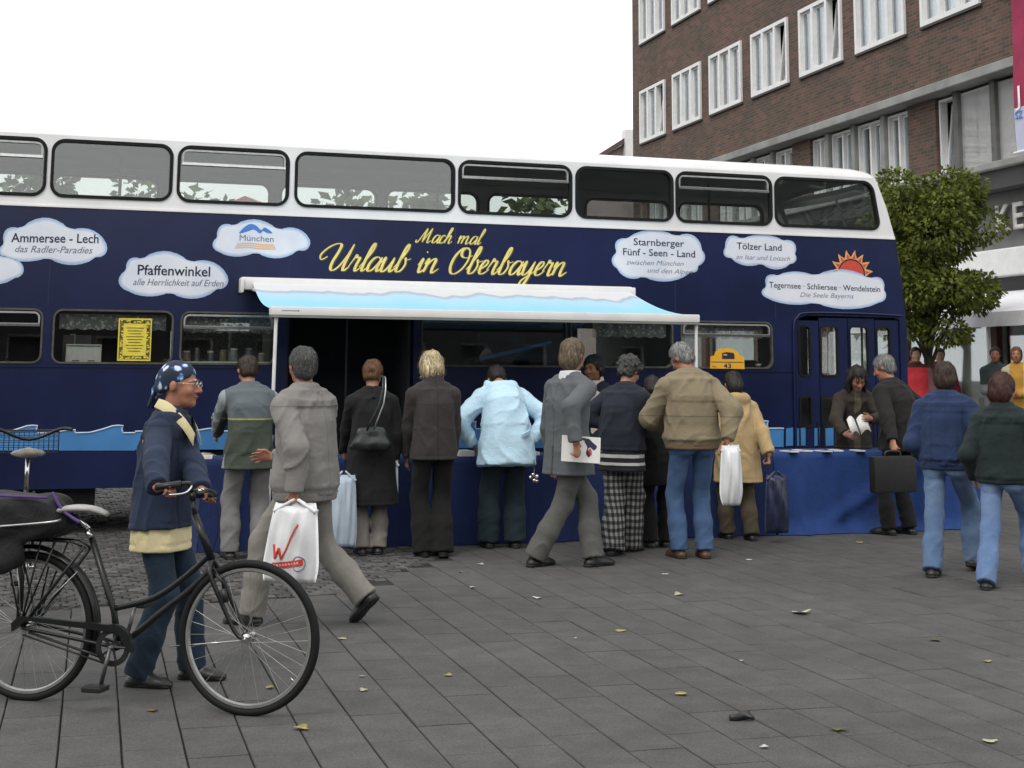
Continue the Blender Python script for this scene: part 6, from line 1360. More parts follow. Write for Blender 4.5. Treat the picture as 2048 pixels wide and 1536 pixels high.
# ---- far people and shop dummies on the step by the brick building
C['far_green'] = cloth('grey_green_fleece', (.05, .07, .07), .9, .1, bands=[('z', .8, 1.16, (.24, .24, .24))]); C['ochre'] = cloth('ochre_jumper', (.48, .26, .05), .9, .1, bands=[('|x', .1, .4, (.5, .44, .3))])
for px, lab, jm, hm_, hk, H_, sx in ((1993, 'man in a green and grey fleece standing by the shop window', 'far_green', HD, 'short', 1.74, 'm'), (2035, 'woman with ginger hair and an ochre jumper by the shop, at the right edge', 'ochre', HR_, 'thick', 1.73, 'f')):
    wp = at_depth(px, 745, 23.6 if px < 2000 else 22.8)
    person(dict(label=lab, at=(wp[0], wp[1]), ground=.275, face=-118, H=H_, sex=sx, feet=[(wp[0] + .1, wp[1], 0, 0), (wp[0] - .1, wp[1], 0, 0)], lean=2, seed=px * .01, detail=1.7, shows_face=True, head=(6, 0, 0), skin=M['skin_red'], hands=((-.02, .24, 1.0, 'l'), (.05, .25, 1.05, 'l')),
        trousers=dict(m=C['grey_tr'] if sx == 'm' else C['black_tr']), tops=[dict(hem=.14, bulk=.04, m=C[jm], collar='stand', fold=.007)], hair=hk, hair_m=hm_))
C['red_jk'] = cloth('red_anorak', (.50, .035, .045), .8, .1, bands=[('|x', .17, .4, (.20, .09, .10)), ('z', 1.42, 1.5, (.06, .02, .02))]); C['maroon'] = cloth('maroon_fleece', (.19, .022, .04), .9, .1); C['cream_tr'] = cloth('cream_trousers', (.5, .45, .36), .9, .08)
M['dummy'] = mat('dummy_plaster', (.42, .24, .16), .5, .08, 9)
for px, lab, jm in ((1832, 'shop dummy dressed in a bright red anorak beside the bus front', 'red_jk'), (1880, 'shop dummy dressed in a maroon fleece and cream trousers', 'maroon')):
    wp = at_depth(px, 745, 24.2 if px > 1850 else 23.4)
    r_ = person(dict(label=lab, at=(wp[0], wp[1]), ground=.28, face=-95, H=1.72, feet=[(wp[0] + .1, wp[1], 0, 0), (wp[0] - .1, wp[1], 0, 0)], lean=1, seed=px * .013, detail=1.7, skin=M['dummy'], trousers=dict(m=C['cream_tr']), tops=[dict(hem=.12, bulk=.05, m=C[jm], collar='high', fold=.007)], hair='short', hair_m=HB))
    r_['root'].name = 'mannequin'; r_['root']['category'] = 'mannequin'
# ================================================================ bicycles
def wheel(root, c, rad, dirn, side, rim_m, nspk=32, tyre_r=.019):
    """c: hub centre, dirn: unit rolling direction, side: unit axle direction, all in the bicycle's own axes"""
    c = Vector(c); d = Vector(dirn); s_ = Vector(side); up = s_.cross(d) * -1
    if up.z < 0: up = -up
    pt = lambda a, r, o=0.: c + (d * math.cos(a) + up * math.sin(a)) * r + s_ * o
    hb = MB(); hb.tube([c - s_ * .045, c - s_ * .04, c + s_ * .04, c + s_ * .045], [.012, .02, .02, .012], 12); hb.tube([c - s_ * .03, c - s_ * .028], .028, 12); hb.tube([c + s_ * .028, c + s_ * .03], .028, 12); hb.tube([c - s_ * .07, c + s_ * .07], .006, 8)
    w = hb.build('wheel', M['chrome'], root, smooth='auto')
    n = 64; MB().tube([pt(2 * math.pi * k / n, rad - tyre_r) for k in range(n)], tyre_r, 10, closed=True).build('tyre', M['rubber'], w, smooth=True)
    rm = MB(); prof = [(-.012, rad - .037), (-.012, rad - .050), (0, rad - .056), (.012, rad - .050), (.012, rad - .037)]
    vs = [pt(2 * math.pi * k / n, r, o) for k in range(n) for o, r in prof]; fs = []
    for k in range(n):
        for j in range(5): fs.append((k * 5 + j, k * 5 + (j + 1) % 5, ((k + 1) % n) * 5 + (j + 1) % 5, ((k + 1) % n) * 5 + j))
    rm.add(vs, fs).build('rim', rim_m, w, smooth='auto')
    for k in range(nspk):
        a = 2 * math.pi * k / nspk; o = .028 if k % 2 else -.028; a2 = a + (.9 if (k // 2) % 2 else -.9)
        MB().tube([pt(a2, .024, o), pt(a, rad - .052, o * .1)], .00115, 4, cap=False).build('spoke', M['spoke'], w, smooth=True)
    return w
M['alu_dark'] = mat('tarnished_alloy', (.12, .12, .12), .4, .2, 20, metal=.8); M['saddle_b'] = mat('worn_saddle_cover', (.22, .20, .17), .6, .2, 15); M['spoke'] = mat('steel_spoke', (.42, .42, .41), .3, .1, 30, metal=.9); M['bike_black'] = mat('black_enamel', (.009, .0105, .010), .35, .15, 12, coat=.1, spec=.35); M['rim_grey'] = mat('grey_rim', (.36, .36, .35), .35, .1, 20, metal=.7)
M['bag_black'] = cloth('black_nylon', (.011, .011, .012), .7, .15, bump=.3, weave=150); M['purple'] = cloth('purple_webbing', (.085, .05, .19), .7, .1); M['saddle_w'] = mat('pale_saddle_cover', (.33, .32, .30), .6, .15, 15, .1, 60)
# the near one, pushed by the woman: its own plane runs through both tyre contacts
bF, bR = on_ground(497, 1433), on_ground(57, 1403); bd = unit(bF - bR); bs = np.array([bd[1], -bd[0], 0]); BKO = bR
bike = empty('bicycle', tuple(BKO), math.atan2(bd[1], bd[0])); tag(bike, 'black step-through bicycle with a black bag on its rear carrier, pushed by the woman', 'bicycle')
def K(px, py, off=0.):
    """photo pixel to the bicycle's own axes, on its middle plane moved off metres towards the camera"""
    d = ray(px, py); o = BKO + bs * off; t = ((o - EYE_P) @ bs) / (d @ bs); q = EYE_P + d * t; return (float((q - BKO) @ bd), -off, float(q[2]))
WR = .352
wheel(bike, (K(497, 1281)[0], 0, WR), WR, (1, 0, 0), (0, 1, 0), M['rim_grey']); wheel(bike, (K(57, 1256)[0], 0, WR), WR, (1, 0, 0), (0, 1, 0), M['rim_grey'])
fa = (K(497, 1281)[0], 0, WR); ra = (K(57, 1256)[0], 0, WR)
def tubes(name, paths, m, smooth=True, n=8):
    b = MB()
    for pts, r in paths: b.tube(pts, r, n)
    return b.build(name, m, bike, smooth=smooth)
bb = K(238, 1290); hb_, ht_ = K(424, 1120), K(391, 1035); st_ = K(178, 1058); sc_ = K(228, 1222)
cur = lambda *q, n=5: crom(q, n)
tubes('frame', [(cur(K(421, 1108), K(375, 1150), K(310, 1195), K(232, 1216)), .0145), (cur(K(426, 1135), K(380, 1180), K(322, 1225), K(250, 1285)), .0165), ([st_, sc_, bb], .0155), ([K(390, 1030), hb_], .019),
    (cur(bb[:1] + (-.05,) + bb[2:], (ra[0], -.06, ra[2])), .0095), (cur(bb[:1] + (.05,) + bb[2:], (ra[0], .06, ra[2])), .0095), ([(st_[0], -.04, st_[2] - .08), (ra[0], -.062, ra[2])], .0085), ([(st_[0], .04, st_[2] - .08), (ra[0], .062, ra[2])], .0085), ([(bb[0], -.045, bb[2]), (bb[0], .045, bb[2])], .023)], M['bike_black'])
cr0 = np.array(hb_) ; fk = []
for s_ in (-.052, .052): fk.append((cur((hb_[0], 0, hb_[2]), (hb_[0] + .012, s_ * .9, hb_[2] - .05), (K(452, 1200)[0], s_, K(452, 1200)[2]), (K(478, 1258)[0], s_, K(478, 1258)[2]), (fa[0], s_ * 1.1, fa[2])), [.013] * 6 + [.0115] * 6 + [.010] * 8 + [.008]))
tubes('fork', fk, M['bike_black'])
stt = K(386, 1000); tubes('stem', [([K(391, 1035), stt], .0125), ([stt, K(384, 985)], .016)], M['bike_black'])
hbz = K(384, 982)
# swept handlebar, turned a little; grips where the hands are
lw = lambda q: (float((np.array(q) - BKO) @ bd), -float((np.array(q) - BKO) @ bs), float(q[2]))
gN0, gN1 = lw(D3(310, 975, 7.01)), lw(D3(362, 968, 7.03)); gF0, gF1 = lw(D3(400, 990, 7.50)), lw(D3(430, 988, 7.34))
bar = cur(gN1, lw(D3(380, 968, 7.06)), hbz, lw(D3(418, 982, 7.22)), gF1, n=6); tubes('handlebar', [(bar, .0115)], M['bike_black'])
tubes('grip', [([gN0, gN1], .0165)], M['black']); tubes('grip', [([gF0, gF1], .0165)], M['black'])
tubes('brake_lever', [(cur(lw(D3(384, 972, 7.04)), lw(D3(370, 986, 7.00)), lw(D3(338, 990, 6.98))), .005)], M['chrome'])
tubes('brake_cable', [(cur(lw(D3(395, 975, 7.0)), lw(D3(432, 1000, 7.0)), lw(D3(436, 1060, 7.02)), K(424, 1120), K(445, 1165, .05)), .0028)], M['black'], n=5)
tubes('bell', [([lw(D3(402, 985, 7.05)), lw(D3(402, 976, 7.05))], [.024, .018])], M['chrome'])
tubes('brake_caliper', [([K(432, 1148, -.05), K(446, 1165, -.045), K(447, 1180, -.03)], .008), ([K(432, 1148, .05), K(446, 1165, .045), K(450, 1182, .03)], .008), ([K(436, 1150, -.05), K(436, 1150, .05)], .007)], M['black'])
# rear mudguard with stays
n = 30; rg = WR + .028; mg = MB(); vs = []; fs = []
for k in range(n + 1):
    a = R(-18 + 200 * k / n)
    for j, (o, dr) in enumerate(((-.027, -.014), (-.018, .0), (0, .005), (.018, 0), (.027, -.014))): vs.append((ra[0] + (rg + dr) * math.cos(a), o, ra[2] + (rg + dr) * math.sin(a)))
for k in range(n):
    for j in range(4): fs.append((k * 5 + j, k * 5 + j + 1, (k + 1) * 5 + j + 1, (k + 1) * 5 + j))
mg.add(vs, fs).build('mudguard', M['bike_black'], bike, smooth=True)
tubes('mudguard_stay', [([(ra[0], s_, ra[2]), (ra[0] + rg * math.cos(R(a)), s_ * .5, ra[2] + rg * math.sin(R(a)))], .0028) for s_ in (-.065, .065) for a in (150, 100, 45)], M['spoke'], n=5)
# rear carrier and its legs
zr = K(60, 1078)[2]; xr0, xr1 = K(-60, 1080)[0], K(150, 1075)[0]
tubes('carrier', [([(xr0, s_, zr), (xr1, s_ * .6, zr), (st_[0], s_ * .3, zr - .03)], .006) for s_ in (-.06, .06)] + [([(x, -.06, zr), (x, .06, zr)], .004) for x in np.linspace(xr0, xr1, 5)] + [([(ra[0] + .0, s_ * 1.1, ra[2] + .01), (ra[0] + dx, s_, zr)], .005) for s_ in (-.062, .062) for dx in (-.12, .08, .16)], M['bike_black'])
# saddle with a pale cover, post, chain case, cranks
sd_ = MB(); xs = [K(112, 1024)[0] + .28 * t for t in np.linspace(0, 1, 12)]; vs = []; fs = []; zt = K(160, 1022)[2]
for i, x in enumerate(xs):
    t = i / 11; w = .085 * (1 - t) ** .8 * (.55 + .45 * min(1, t * 6 + .3)) + .018; z = zt + .016 * math.sin(t * 3.0 + .2) - .012 * (1 - t) ** 3 - .010 * max(0, t - .8) / .2
    for j in range(10):
        a = 2 * math.pi * j / 10; vs.append((x, w * math.cos(a), z + (.022 if math.sin(a) > 0 else .024) * math.sin(a) * (.55 + .45 * (1 - t))))
for i in range(11):
    for j in range(10): fs.append((i * 10 + j, i * 10 + (j + 1) % 10, (i + 1) * 10 + (j + 1) % 10, (i + 1) * 10 + j))
fs += [tuple(range(9, -1, -1)), tuple(110 + j for j in range(10))]; sd_.add(vs, fs).build('saddle', M['saddle_w'], bike, smooth=True)
tubes('saddle_spring', [([(xs[2], s_, zt - .06 + .004 * math.sin(0)), (xs[2], s_, zt - .02)], .02) for s_ in (-.05, .05)] + [([(xs[8], 0, zt - .02), (xs[4], .0, zt - .06), (xs[2], 0, zt - .06)], .008)], M['black'])
tubes('seat_post', [([(xs[4], 0, zt - .02), st_], .0125)], M['chrome'])
tubes('seat_clamp', [([K(174, 1062, .02), K(182, 1075, .02)], .014)], M['chrome'])
cc = MB(); ll = [K(76, 1238), K(130, 1243), K(215, 1250)]; rad_ = .105
outl = []
for k in range(15): a = R(100 - 110 * k / 14); outl.append((bb[0] + rad_ * math.cos(a), bb[2] + rad_ * math.sin(a)))
outl.append((bb[0] + .075, bb[2] - .01))
for k in range(10): a = R(-8 + 112 * k / 9); outl.append((bb[0] + (rad_ - .032) * math.cos(a), bb[2] + (rad_ - .032) * math.sin(a)))
outl += [(ra[0] + .03, ra[2] + .035), (ra[0] - .045, ra[2] - .02), (ra[0] - .05, ra[2] + .02), (ra[0] - .01, ra[2] + .055)]
cc.prism([ccw(outl)], -.075, -.045); cc.build('chain_case', M['bike_black'], bike)
chr_ = MB(); chr_.prism([[(bb[0] + .088 * math.cos(a), bb[2] + .088 * math.sin(a)) for a in np.linspace(0, 6.283, 29)[:-1]], [(bb[0] + .062 * math.cos(a), bb[2] + .062 * math.sin(a)) for a in np.linspace(6.283, 0, 25)[:-1]]], -.062, -.056)
for a in (0, 1.257, 2.513, 3.77, 5.027): chr_.tube([(bb[0], -.059, bb[2]), (bb[0] + .066 * math.cos(a), -.059, bb[2] + .066 * math.sin(a))], .006, 5)
chr_.build('chain_ring', M['black'], bike)
tubes('chain', [([(bb[0], -.058, bb[2] - .086), (ra[0], -.05, ra[2] - .035)], .005), ([(bb[0], -.058, bb[2] + .086), (ra[0], -.05, ra[2] + .035)], .005)], M['black'], n=5)
tubes('crank', [([(bb[0], -.085, bb[2]), (bb[0] - .03, -.10, bb[2] - .165)], .010), ([(bb[0], .06, bb[2]), (bb[0] + .03, .08, bb[2] + .165)], .010), ([(bb[0], -.09, bb[2]), (bb[0], .07, bb[2])], .012)], M['alu_dark'])
for (x, y, z) in ((bb[0] - .03, -.15, bb[2] - .17), (bb[0] + .03, .13, bb[2] + .17)): MB().bbox((x - .05, y - .045, z - .013), (x + .05, y + .045, z + .013), .006).build('pedal', M['black'], bike)
tubes('kick_stand', [([(ra[0] + .04, -.06, ra[2] - .02), K(162, 1300, .07), K(196, 1312, .08)], .007)], M['bike_black'])
tubes('dynamo', [([K(446, 1178, .07), K(452, 1205, .07)], [.016, .013])], M['black']); tubes('reflector', [([K(30, 1162, -.02), K(30, 1172, -.02)], .022)], M['black'])
tubes('valve', [([(fa[0] + .24, 0, fa[2] - .19), (fa[0] + .215, 0, fa[2] - .17)], .003)], M['chrome'])
tubes('spoke_lamp_arm', [([K(338, 1293), K(487, 1281)], .0032)], M['chrome'], n=5)
# bag strapped on the carrier
bagb = empty('carrier_bag', tuple(BKO), math.atan2(bd[1], bd[0])); tag(bagb, 'black soft bag with purple trim strapped on the rear carrier of the near bicycle', 'bag')
x0, x1 = K(-150, 1000)[0], K(138, 1000)[0]; z0, z1 = zr + .008, K(60, 985)[2]
bv = Vol((x0 - .05, -.25, z0 - .16), (x1 + .08, .22, z1 + .06), .011)
def bagfn(X, Y, Z):
    hx, hy, hz = (x1 - x0) / 2, .14, (z1 - z0) / 2; x = (X - (x0 + x1) / 2) / hx; y = (Y + .02) / hy; z = (Z - (z0 + z1) / 2) / hz
    return ((np.abs(x) ** 5 + np.abs(y) ** 4 + np.abs(z) ** 4) ** .22 - 1) * .12
bv.put(bagfn, (x0 - .05, -.2, z0 - .05), (x1 + .05, .2, z1 + .05), .01)
def flap(X, Y, Z): return ((np.abs((X - (x0 + x1) / 2 - .03) / .20) ** 4 + np.abs((Y + .125) / .035) ** 3 + np.abs((Z - z0 + .06) / .10) ** 4) ** .3 - 1) * .03
bv.put(flap, (x0, -.2, z0 - .16), (x1, -.05, z0 + .05), .03); bv.rough(.006, (22, 25, 28), 2.0)
link('bag_body', bv.mesh('bag_body'), bagb, M['bag_black'], True)
MB().tube(crom([(x0, -.15, z1 - .012), (x0 + .2, -.158, z1 - .002), (x1 - .03, -.15, z1 - .008)], 6), .007, 6).build('zip_trim', M['purple'], bagb, smooth=True)
MB().tube(crom([(x0, -.17, z0 + .06), (x0 + .25, -.172, z0 + .045), (x0 + .36, -.172, z0 + .05), (x1 - .03, -.16, z0 + .09), (x1 + .02, -.10, z0 + .1)], 6), .006, 6).build('piping', M['alu'], bagb, smooth=True)
MB().tube(crom([(x0, -.168, z0 + .075), (x0 + .16, -.172, z0 + .06), (x0 + .24, -.172, z0 + .055)], 6), .007, 6).build('piping', M['red_ink'], bagb, smooth=True)
for o in (-.07, -.03): MB().tube(crom([K(104, 985, -o), K(118, 1010, -o), K(130, 1025, -o), K(160, 1045, -o + .02)], 6), .008, 6).build('strap', M['purple'], bagb, smooth=True)
# a second bicycle, seen from behind at the left edge
b2p = on_ground(38, 1250); b2 = empty('bicycle', (b2p[0], b2p[1], 0), R(108)); tag(b2, 'second bicycle with a wire basket, seen from behind at the left edge', 'bicycle')
w2 = wheel(b2, (0, 0, WR), WR, (1, 0, 0), (0, 1, 0), M['rim_grey'], 20); wheel(b2, (1.1, 0, WR), WR, (1, 0, 0), (0, 1, 0), M['rim_grey'], 20)
Z2 = lambda y, x: float(at_depth(38, y, b2p[1] + x)[2])
zs2, zb0, zb1 = Z2(905, .25), Z2(903, 1.0), Z2(862, 1.0)
fr2 = MB(); fr2.tube([(.28, 0, zs2 - .24), (.42, 0, .30)], .015, 8); fr2.tube([(.42, 0, .30), (0, .05, WR)], .009, 6); fr2.tube([(.42, 0, .30), (0, -.05, WR)], .009, 6); fr2.tube([(.31, 0, zs2 - .3), (0, .05, WR)], .008, 6); fr2.tube([(.31, 0, zs2 - .3), (0, -.05, WR)], .008, 6)
fr2.tube(crom([(.42, 0, .30), (.7, 0, .5), (.92, 0, .82)], 5), .016, 8); fr2.tube([(.88, 0, .98), (.95, 0, .74)], .018, 8); fr2.tube([(.95, .05, .74), (1.1, .06, WR)], .011, 6); fr2.tube([(.95, -.05, .74), (1.1, -.06, WR)], .011, 6); fr2.build('frame', M['bike_black'], b2, True)
MB().tube([(.27, 0, zs2 - .03), (.30, 0, zs2 - .28)], .014, 10).build('seat_post', M['chrome'], b2, True)
s2 = MB(); vs = []; fs = []
for i in range(10):
    t = i / 9; w = .105 * (1 - t) ** .7 * (.6 + .4 * min(1, t * 5 + .3)) + .02
    for j in range(10): a = 2 * math.pi * j / 10; vs.append((.14 + .27 * t, w * math.cos(a), zs2 + .028 * math.sin(a)))
for i in range(9):
    for j in range(10): fs.append((i * 10 + j, i * 10 + (j + 1) % 10, (i + 1) * 10 + (j + 1) % 10, (i + 1) * 10 + j))
fs += [tuple(range(9, -1, -1)), tuple(90 + j for j in range(10))]; s2.add(vs, fs).build('saddle', M['saddle_b'], b2, True)
MB().tube(crom([(.78, .28, zb1 + .02), (.84, .2, zb1 + .02), (.86, 0, zb1 - .05), (.84, -.2, zb1 + .02), (.78, -.28, zb1 + .02)], 5), .012, 8).build('handlebar', M['bike_black'], b2, True)
bk_ = MB(); bx0, bx1, by = .93, 1.2, .20
for z in np.linspace(zb0, zb1, 5): bk_.tube([(bx0, -by, z), (bx1, -by, z), (bx1, by, z), (bx0, by, z)], .0022 if z < zb1 else .005, 4, closed=True)
for q in np.linspace(-by, by, 13): bk_.tube([(bx0, q, zb0), (bx0, q, zb1)], .0018, 4); bk_.tube([(bx1, q, zb0), (bx1, q, zb1)], .0018, 4); bk_.tube([(bx0, q, zb0), (bx1, q, zb0)], .0018, 4)
for q in np.linspace(bx0, bx1, 8): bk_.tube([(q, -by, zb0), (q, -by, zb1)], .0018, 4); bk_.tube([(q, by, zb0), (q, by, zb1)], .0018, 4)
bk_.build('wire_basket', M['black'], b2, fix=False)
# ================================================================ awning on the bus side
aw = empty('awning', tuple(BO), BA); tag(aw, 'white awning with a pale blue wave print on two thin poles', 'awning')
AO = 1.68; hx0, hx1 = S(478, 570)[0], S(1258, 585)[0]; rx0, rx1 = S(541, 620, AO)[0], S(1400, 632, AO)[0]; hz1, hz0 = 2.50, 2.385; rz1, rz0 = 2.158, 2.068
M['awn_white'] = mat('awning_casing', (.78, .77, .75), .4, .04, 4); M['awn_under'] = mat('grey_rail_underside', (.22, .23, .21), .5, .1, 5)
MB().bbox((hx0, -.13, hz0), (hx1, -.004, hz1 + .015), .025).build('casing', M['awn_white'], aw, smooth='auto')
for x in (hx0 - .004, hx1 - .02): MB().bbox((x, -.16, hz0 - .03), (x + .035, -.006, hz1 + .005), .012).build('end_cap', M['awn_white'], aw, smooth='auto')
MB().bbox((rx0, -AO - .0, rz0 + .012), (rx1, -AO + .10, rz1), .012).build('front_rail', M['awn_white'], aw, smooth='auto')
MB().box((rx0 + .004, -AO + .003, rz0 - .008), (rx1 - .004, -AO + .095, rz0 + .011)).build('rail_lip', M['awn_under'], aw)
def awn_mat():
    m, N, L, b = nodes('awning_fabric'); u = N.new('ShaderNodeUVMap'); sx = N.new('ShaderNodeSeparateXYZ'); L.new(u.outputs[0], sx.inputs[0])
    n = N.new('ShaderNodeTexNoise'); n.noise_dimensions = '2D'; n.inputs['Scale'].default_value = 5.5; n.inputs['Detail'].default_value = 2
    mp = N.new('ShaderNodeMapping'); mp.inputs['Scale'].default_value = (1.7, .0, 1); L.new(u.outputs[0], mp.inputs['Vector']); L.new(mp.outputs[0], n.inputs['Vector'])
    a = N.new('ShaderNodeMath'); a.operation = 'MULTIPLY_ADD'; a.inputs[1].default_value = .34; L.new(n.outputs['Fac'], a.inputs[0]); L.new(sx.outputs[1], a.inputs[2])
    r = N.new('ShaderNodeValToRGB'); e = r.color_ramp.elements; e[0].position = .31; e[0].color = (.74, .75, .77, 1); e[1].position = .34; e[1].color = (.42, .48, .60, 1)
    for p, c in ((.40, (.48, .72, .86, 1)), (.64, (.34, .70, .88, 1)), (1.0, (.32, .66, .88, 1))):
        q = e.new(min(p, 1)); q.color = c
    L.new(a.outputs[0], r.inputs['Fac']); L.new(r.outputs[0], b.inputs['Base Color']); b.inputs['Roughness'].default_value = .75
    tl = N.new('ShaderNodeBsdfTranslucent'); L.new(r.outputs[0], tl.inputs['Color']); ms = N.new('ShaderNodeMixShader'); ms.inputs[0].default_value = .12; L.new(b.outputs[0], ms.inputs[1]); L.new(tl.outputs[0], ms.inputs[2]); L.new(ms.outputs[0], N['Material Output'].inputs['Surface']); return m
nx, ny = 44, 14; vs = []; fs = []; uv = []
for j in range(ny + 1):
    v = j / ny; y = -.11 + (-AO + .08 + .11) * v; xa, xb = hx0 + .12 + (rx0 - hx0 - .12) * v + .0, hx1 - .04 + (rx1 - hx1 + .04) * v
    for i in range(nx + 1):
        u_ = i / nx; e = abs(u_ - .5) * 2; z = hz0 + .075 + (rz1 - .012 - hz0 - .075) * v - .085 * math.sin(math.pi * v) * (.75 + .25 * (1 - e ** 4)) + .006 * math.sin(u_ * 19 + 1) * math.sin(math.pi * v)
        vs.append((xa + (xb - xa) * u_, y, z)); uv.append((u_, v))
for j in range(ny):
    for i in range(nx): q = j * (nx + 1) + i; fs.append((q, q + 1, q + nx + 2, q + nx + 1))
am = MB().add(vs, fs).mesh('awning_fabric'); ul = am.uv_layers.new(name='UVMap'); ul.data.foreach_set('uv', np.array([uv[l.vertex_index] for l in am.loops], np.float32).ravel())
link('fabric', am, aw, awn_mat(), True)
for sx_, x in ((1, hx0 + .12), (-1, hx1 - .12)):
    ex = x + sx_ * .65; rx = (rx0 + .2) if sx_ > 0 else (rx1 - .2)
    MB().tube([(x, -.1, hz0 + .01), (ex, -.8, (hz0 + rz0) / 2 - .12), (rx, -AO + .08, rz0 + .03)], .018, 8).build('folding_arm', M['awn_white'], aw, smooth=True)
for x in (rx0 + .06, rx1 - .02):
    p = MB(); p.tube([(x, -AO + .05, rz0), (x, -AO + .05, rz0 - .05)], .019, 10); p.tube([(x, -AO + .05, rz0 - .04), (x - .02, -AO + .05, .012)], .0165, 10); p.tube([(x - .02, -AO + .05, .016), (x - .02, -AO + .05, .0075)], [.04, .045], 10); p.build('pole', M['awn_white'], aw, smooth='auto')
MB().box((rx0 + .10, -AO - .0016, rz0 + .050), (rx0 + .24, -AO - .0006, rz0 + .056)).build('lettering', M['grey_ink'], aw); MB().box((rx0 + .245, -AO - .0016, rz0 + .047), (rx0 + .26, -AO - .0006, rz0 + .060)).build('lettering', M['grey_ink'], aw)

# ================================================================ tables under blue cloths
TG0, TG1 = on_ground(395, 1112), on_ground(1962, 1055)
tl0 = lambda w: (float((w - BO) @ _bu), -float((w - BO) @ _bn))
sA, sB = tl0(TG0)[0], tl0(TG1)[0]; yF = -1.84; TH = .80; DP = .72
M['table'] = mat('table_wood', (.22, .15, .09), .6, .15, 6); M['steel_leg'] = mat('table_leg_steel', (.12, .12, .12), .4, .1, 10, metal=.8)
C['cloth_navy'] = cloth('royal_blue_tablecloth', (.0135, .027, .100), .85, .10, bump=.2, weave=200); C['cloth_blue'] = cloth('bright_blue_tablecloth', (.017, .050, .185), .8, .10, bump=.2, weave=200)
edges = [sA, -1.28, .55, S(1570, 1000, 1.84)[0], sB]
lab_c = ['deep blue tablecloth hanging to the ground behind the bicycle and striding man', 'deep blue tablecloth behind the black coat and the blonde woman', 'deep blue tablecloth behind the grey blazer and blue jeans', 'bright blue tablecloth with draped folds at the right end of the tables']
lab_t = ['folding table at the left end of the row under the awning', 'folding table under the awning where the blonde woman stands', 'folding table under the right part of the awning', 'folding table at the right end, in front of the bus door']
for k in range(4):
    yF = (-1.62, -1.62, -1.62, -1.56)[k]
    a, b = edges[k] + .012, edges[k + 1] - .012; w = b - a; c = bus_world((a + b) / 2, yF + DP / 2, 0)
    t = empty('folding_table', tuple(c), BA); tag(t, lab_t[k], 'table', 'tables along the bus')
    MB().bbox((-w / 2 + .02, -DP / 2 + .02, TH - .035), (w / 2 - .02, DP / 2 - .02, TH - .006), .008).build('table_top', M['table'], t)
    for sx_ in (-1, 1):
        for sy_ in (-1, 1): MB().tube([(sx_ * (w / 2 - .2), sy_ * (DP / 2 - .1), .0), (sx_ * (w / 2 - .25), sy_ * (DP / 2 - .14), TH - .035)], .014, 8).build('leg', M['steel_leg'], t)
    cl_o = []; vs = []; fs = []; n = int(w / .028); rows = []
    mm = MB(); g = random.Random(30 + k); ph = [g.uniform(0, 6.28) for _ in range(6)]
    last = k == 3
    def hang(x, v):
        """how far the cloth stands out at drop v (0 top edge, 1 ground)"""
        f = .022 * math.sin(x * 9 + ph[0]) + .016 * math.sin(x * 17 + ph[1] + v * 1.5) + .008 * math.sin(x * 31 + ph[2])
        o = f * v ** .8 + .03 * v
        if last: 
            t_ = (x + w / 2) / w; line = .92 - .75 * max(0, min(1, (t_ - .22) / .42)); o += .055 * math.exp(-((v - line) / .07) ** 2) * (1 if .12 < t_ < .75 else .0) + .05 * max(0, v - .86) / .14 * (1 if t_ < .45 else .35) * 1.4
        return o
    xs_ = np.linspace(-w / 2, w / 2, n + 1); yb, yf = DP / 2, -DP / 2; cols = []
    for x in xs_:
        col = [(x, yb + .01, TH - .30), (x, yb + .006, TH - .02), (x, yb, TH)] + [(x, yb + (yf - yb) * q / 4, TH + .0015 * math.sin(x * 13 + q)) for q in range(1, 4)] + [(x, yf, TH)]
        for q in range(1, 15): v = q / 14; col.append((x, yf - .004 - hang(x, v), TH - (TH - .012) * v))
        if last: col[-1] = (x, col[-1][1] - .04 - .04 * max(0, math.sin(x * 3 + 1)), .012)
        cols.append(col)
    m_ = len(cols[0]); vs = [p for c_ in cols for p in c_]
    for i in range(n):
        for j in range(m_ - 1): fs.append((i * m_ + j, i * m_ + j + 1, (i + 1) * m_ + j + 1, (i + 1) * m_ + j))
    e_ = MB().add(vs, fs)
    for sx_, ix in ((-1, 0), (1, n)):                                             # ends fall too
        x = xs_[ix]; ec = []
        for q in range(9):
            y = yf + (yb - yf) * q / 8; ec.append([(x + sx_ * (.002 + (.02 * math.sin(y * 14 + ph[3]) + .02) * v), y + (-.004 - hang(x, v) if q == 0 else 0) * 1, TH - (TH - .012) * v) for v in np.linspace(0, 1, 10)])
        b0 = len(e_.v); e_.add([p for c_ in ec for p in c_], [(i * 10 + j, i * 10 + j + 1, (i + 1) * 10 + j + 1, (i + 1) * 10 + j) for i in range(8) for j in range(9)])
    o = e_.build('tablecloth', C['cloth_blue'] if last else C['cloth_navy'], None, True); o.location = tuple(c); o.rotation_euler = (0, 0, BA)
    tag(o, lab_c[k], 'tablecloth', 'blue tablecloths')
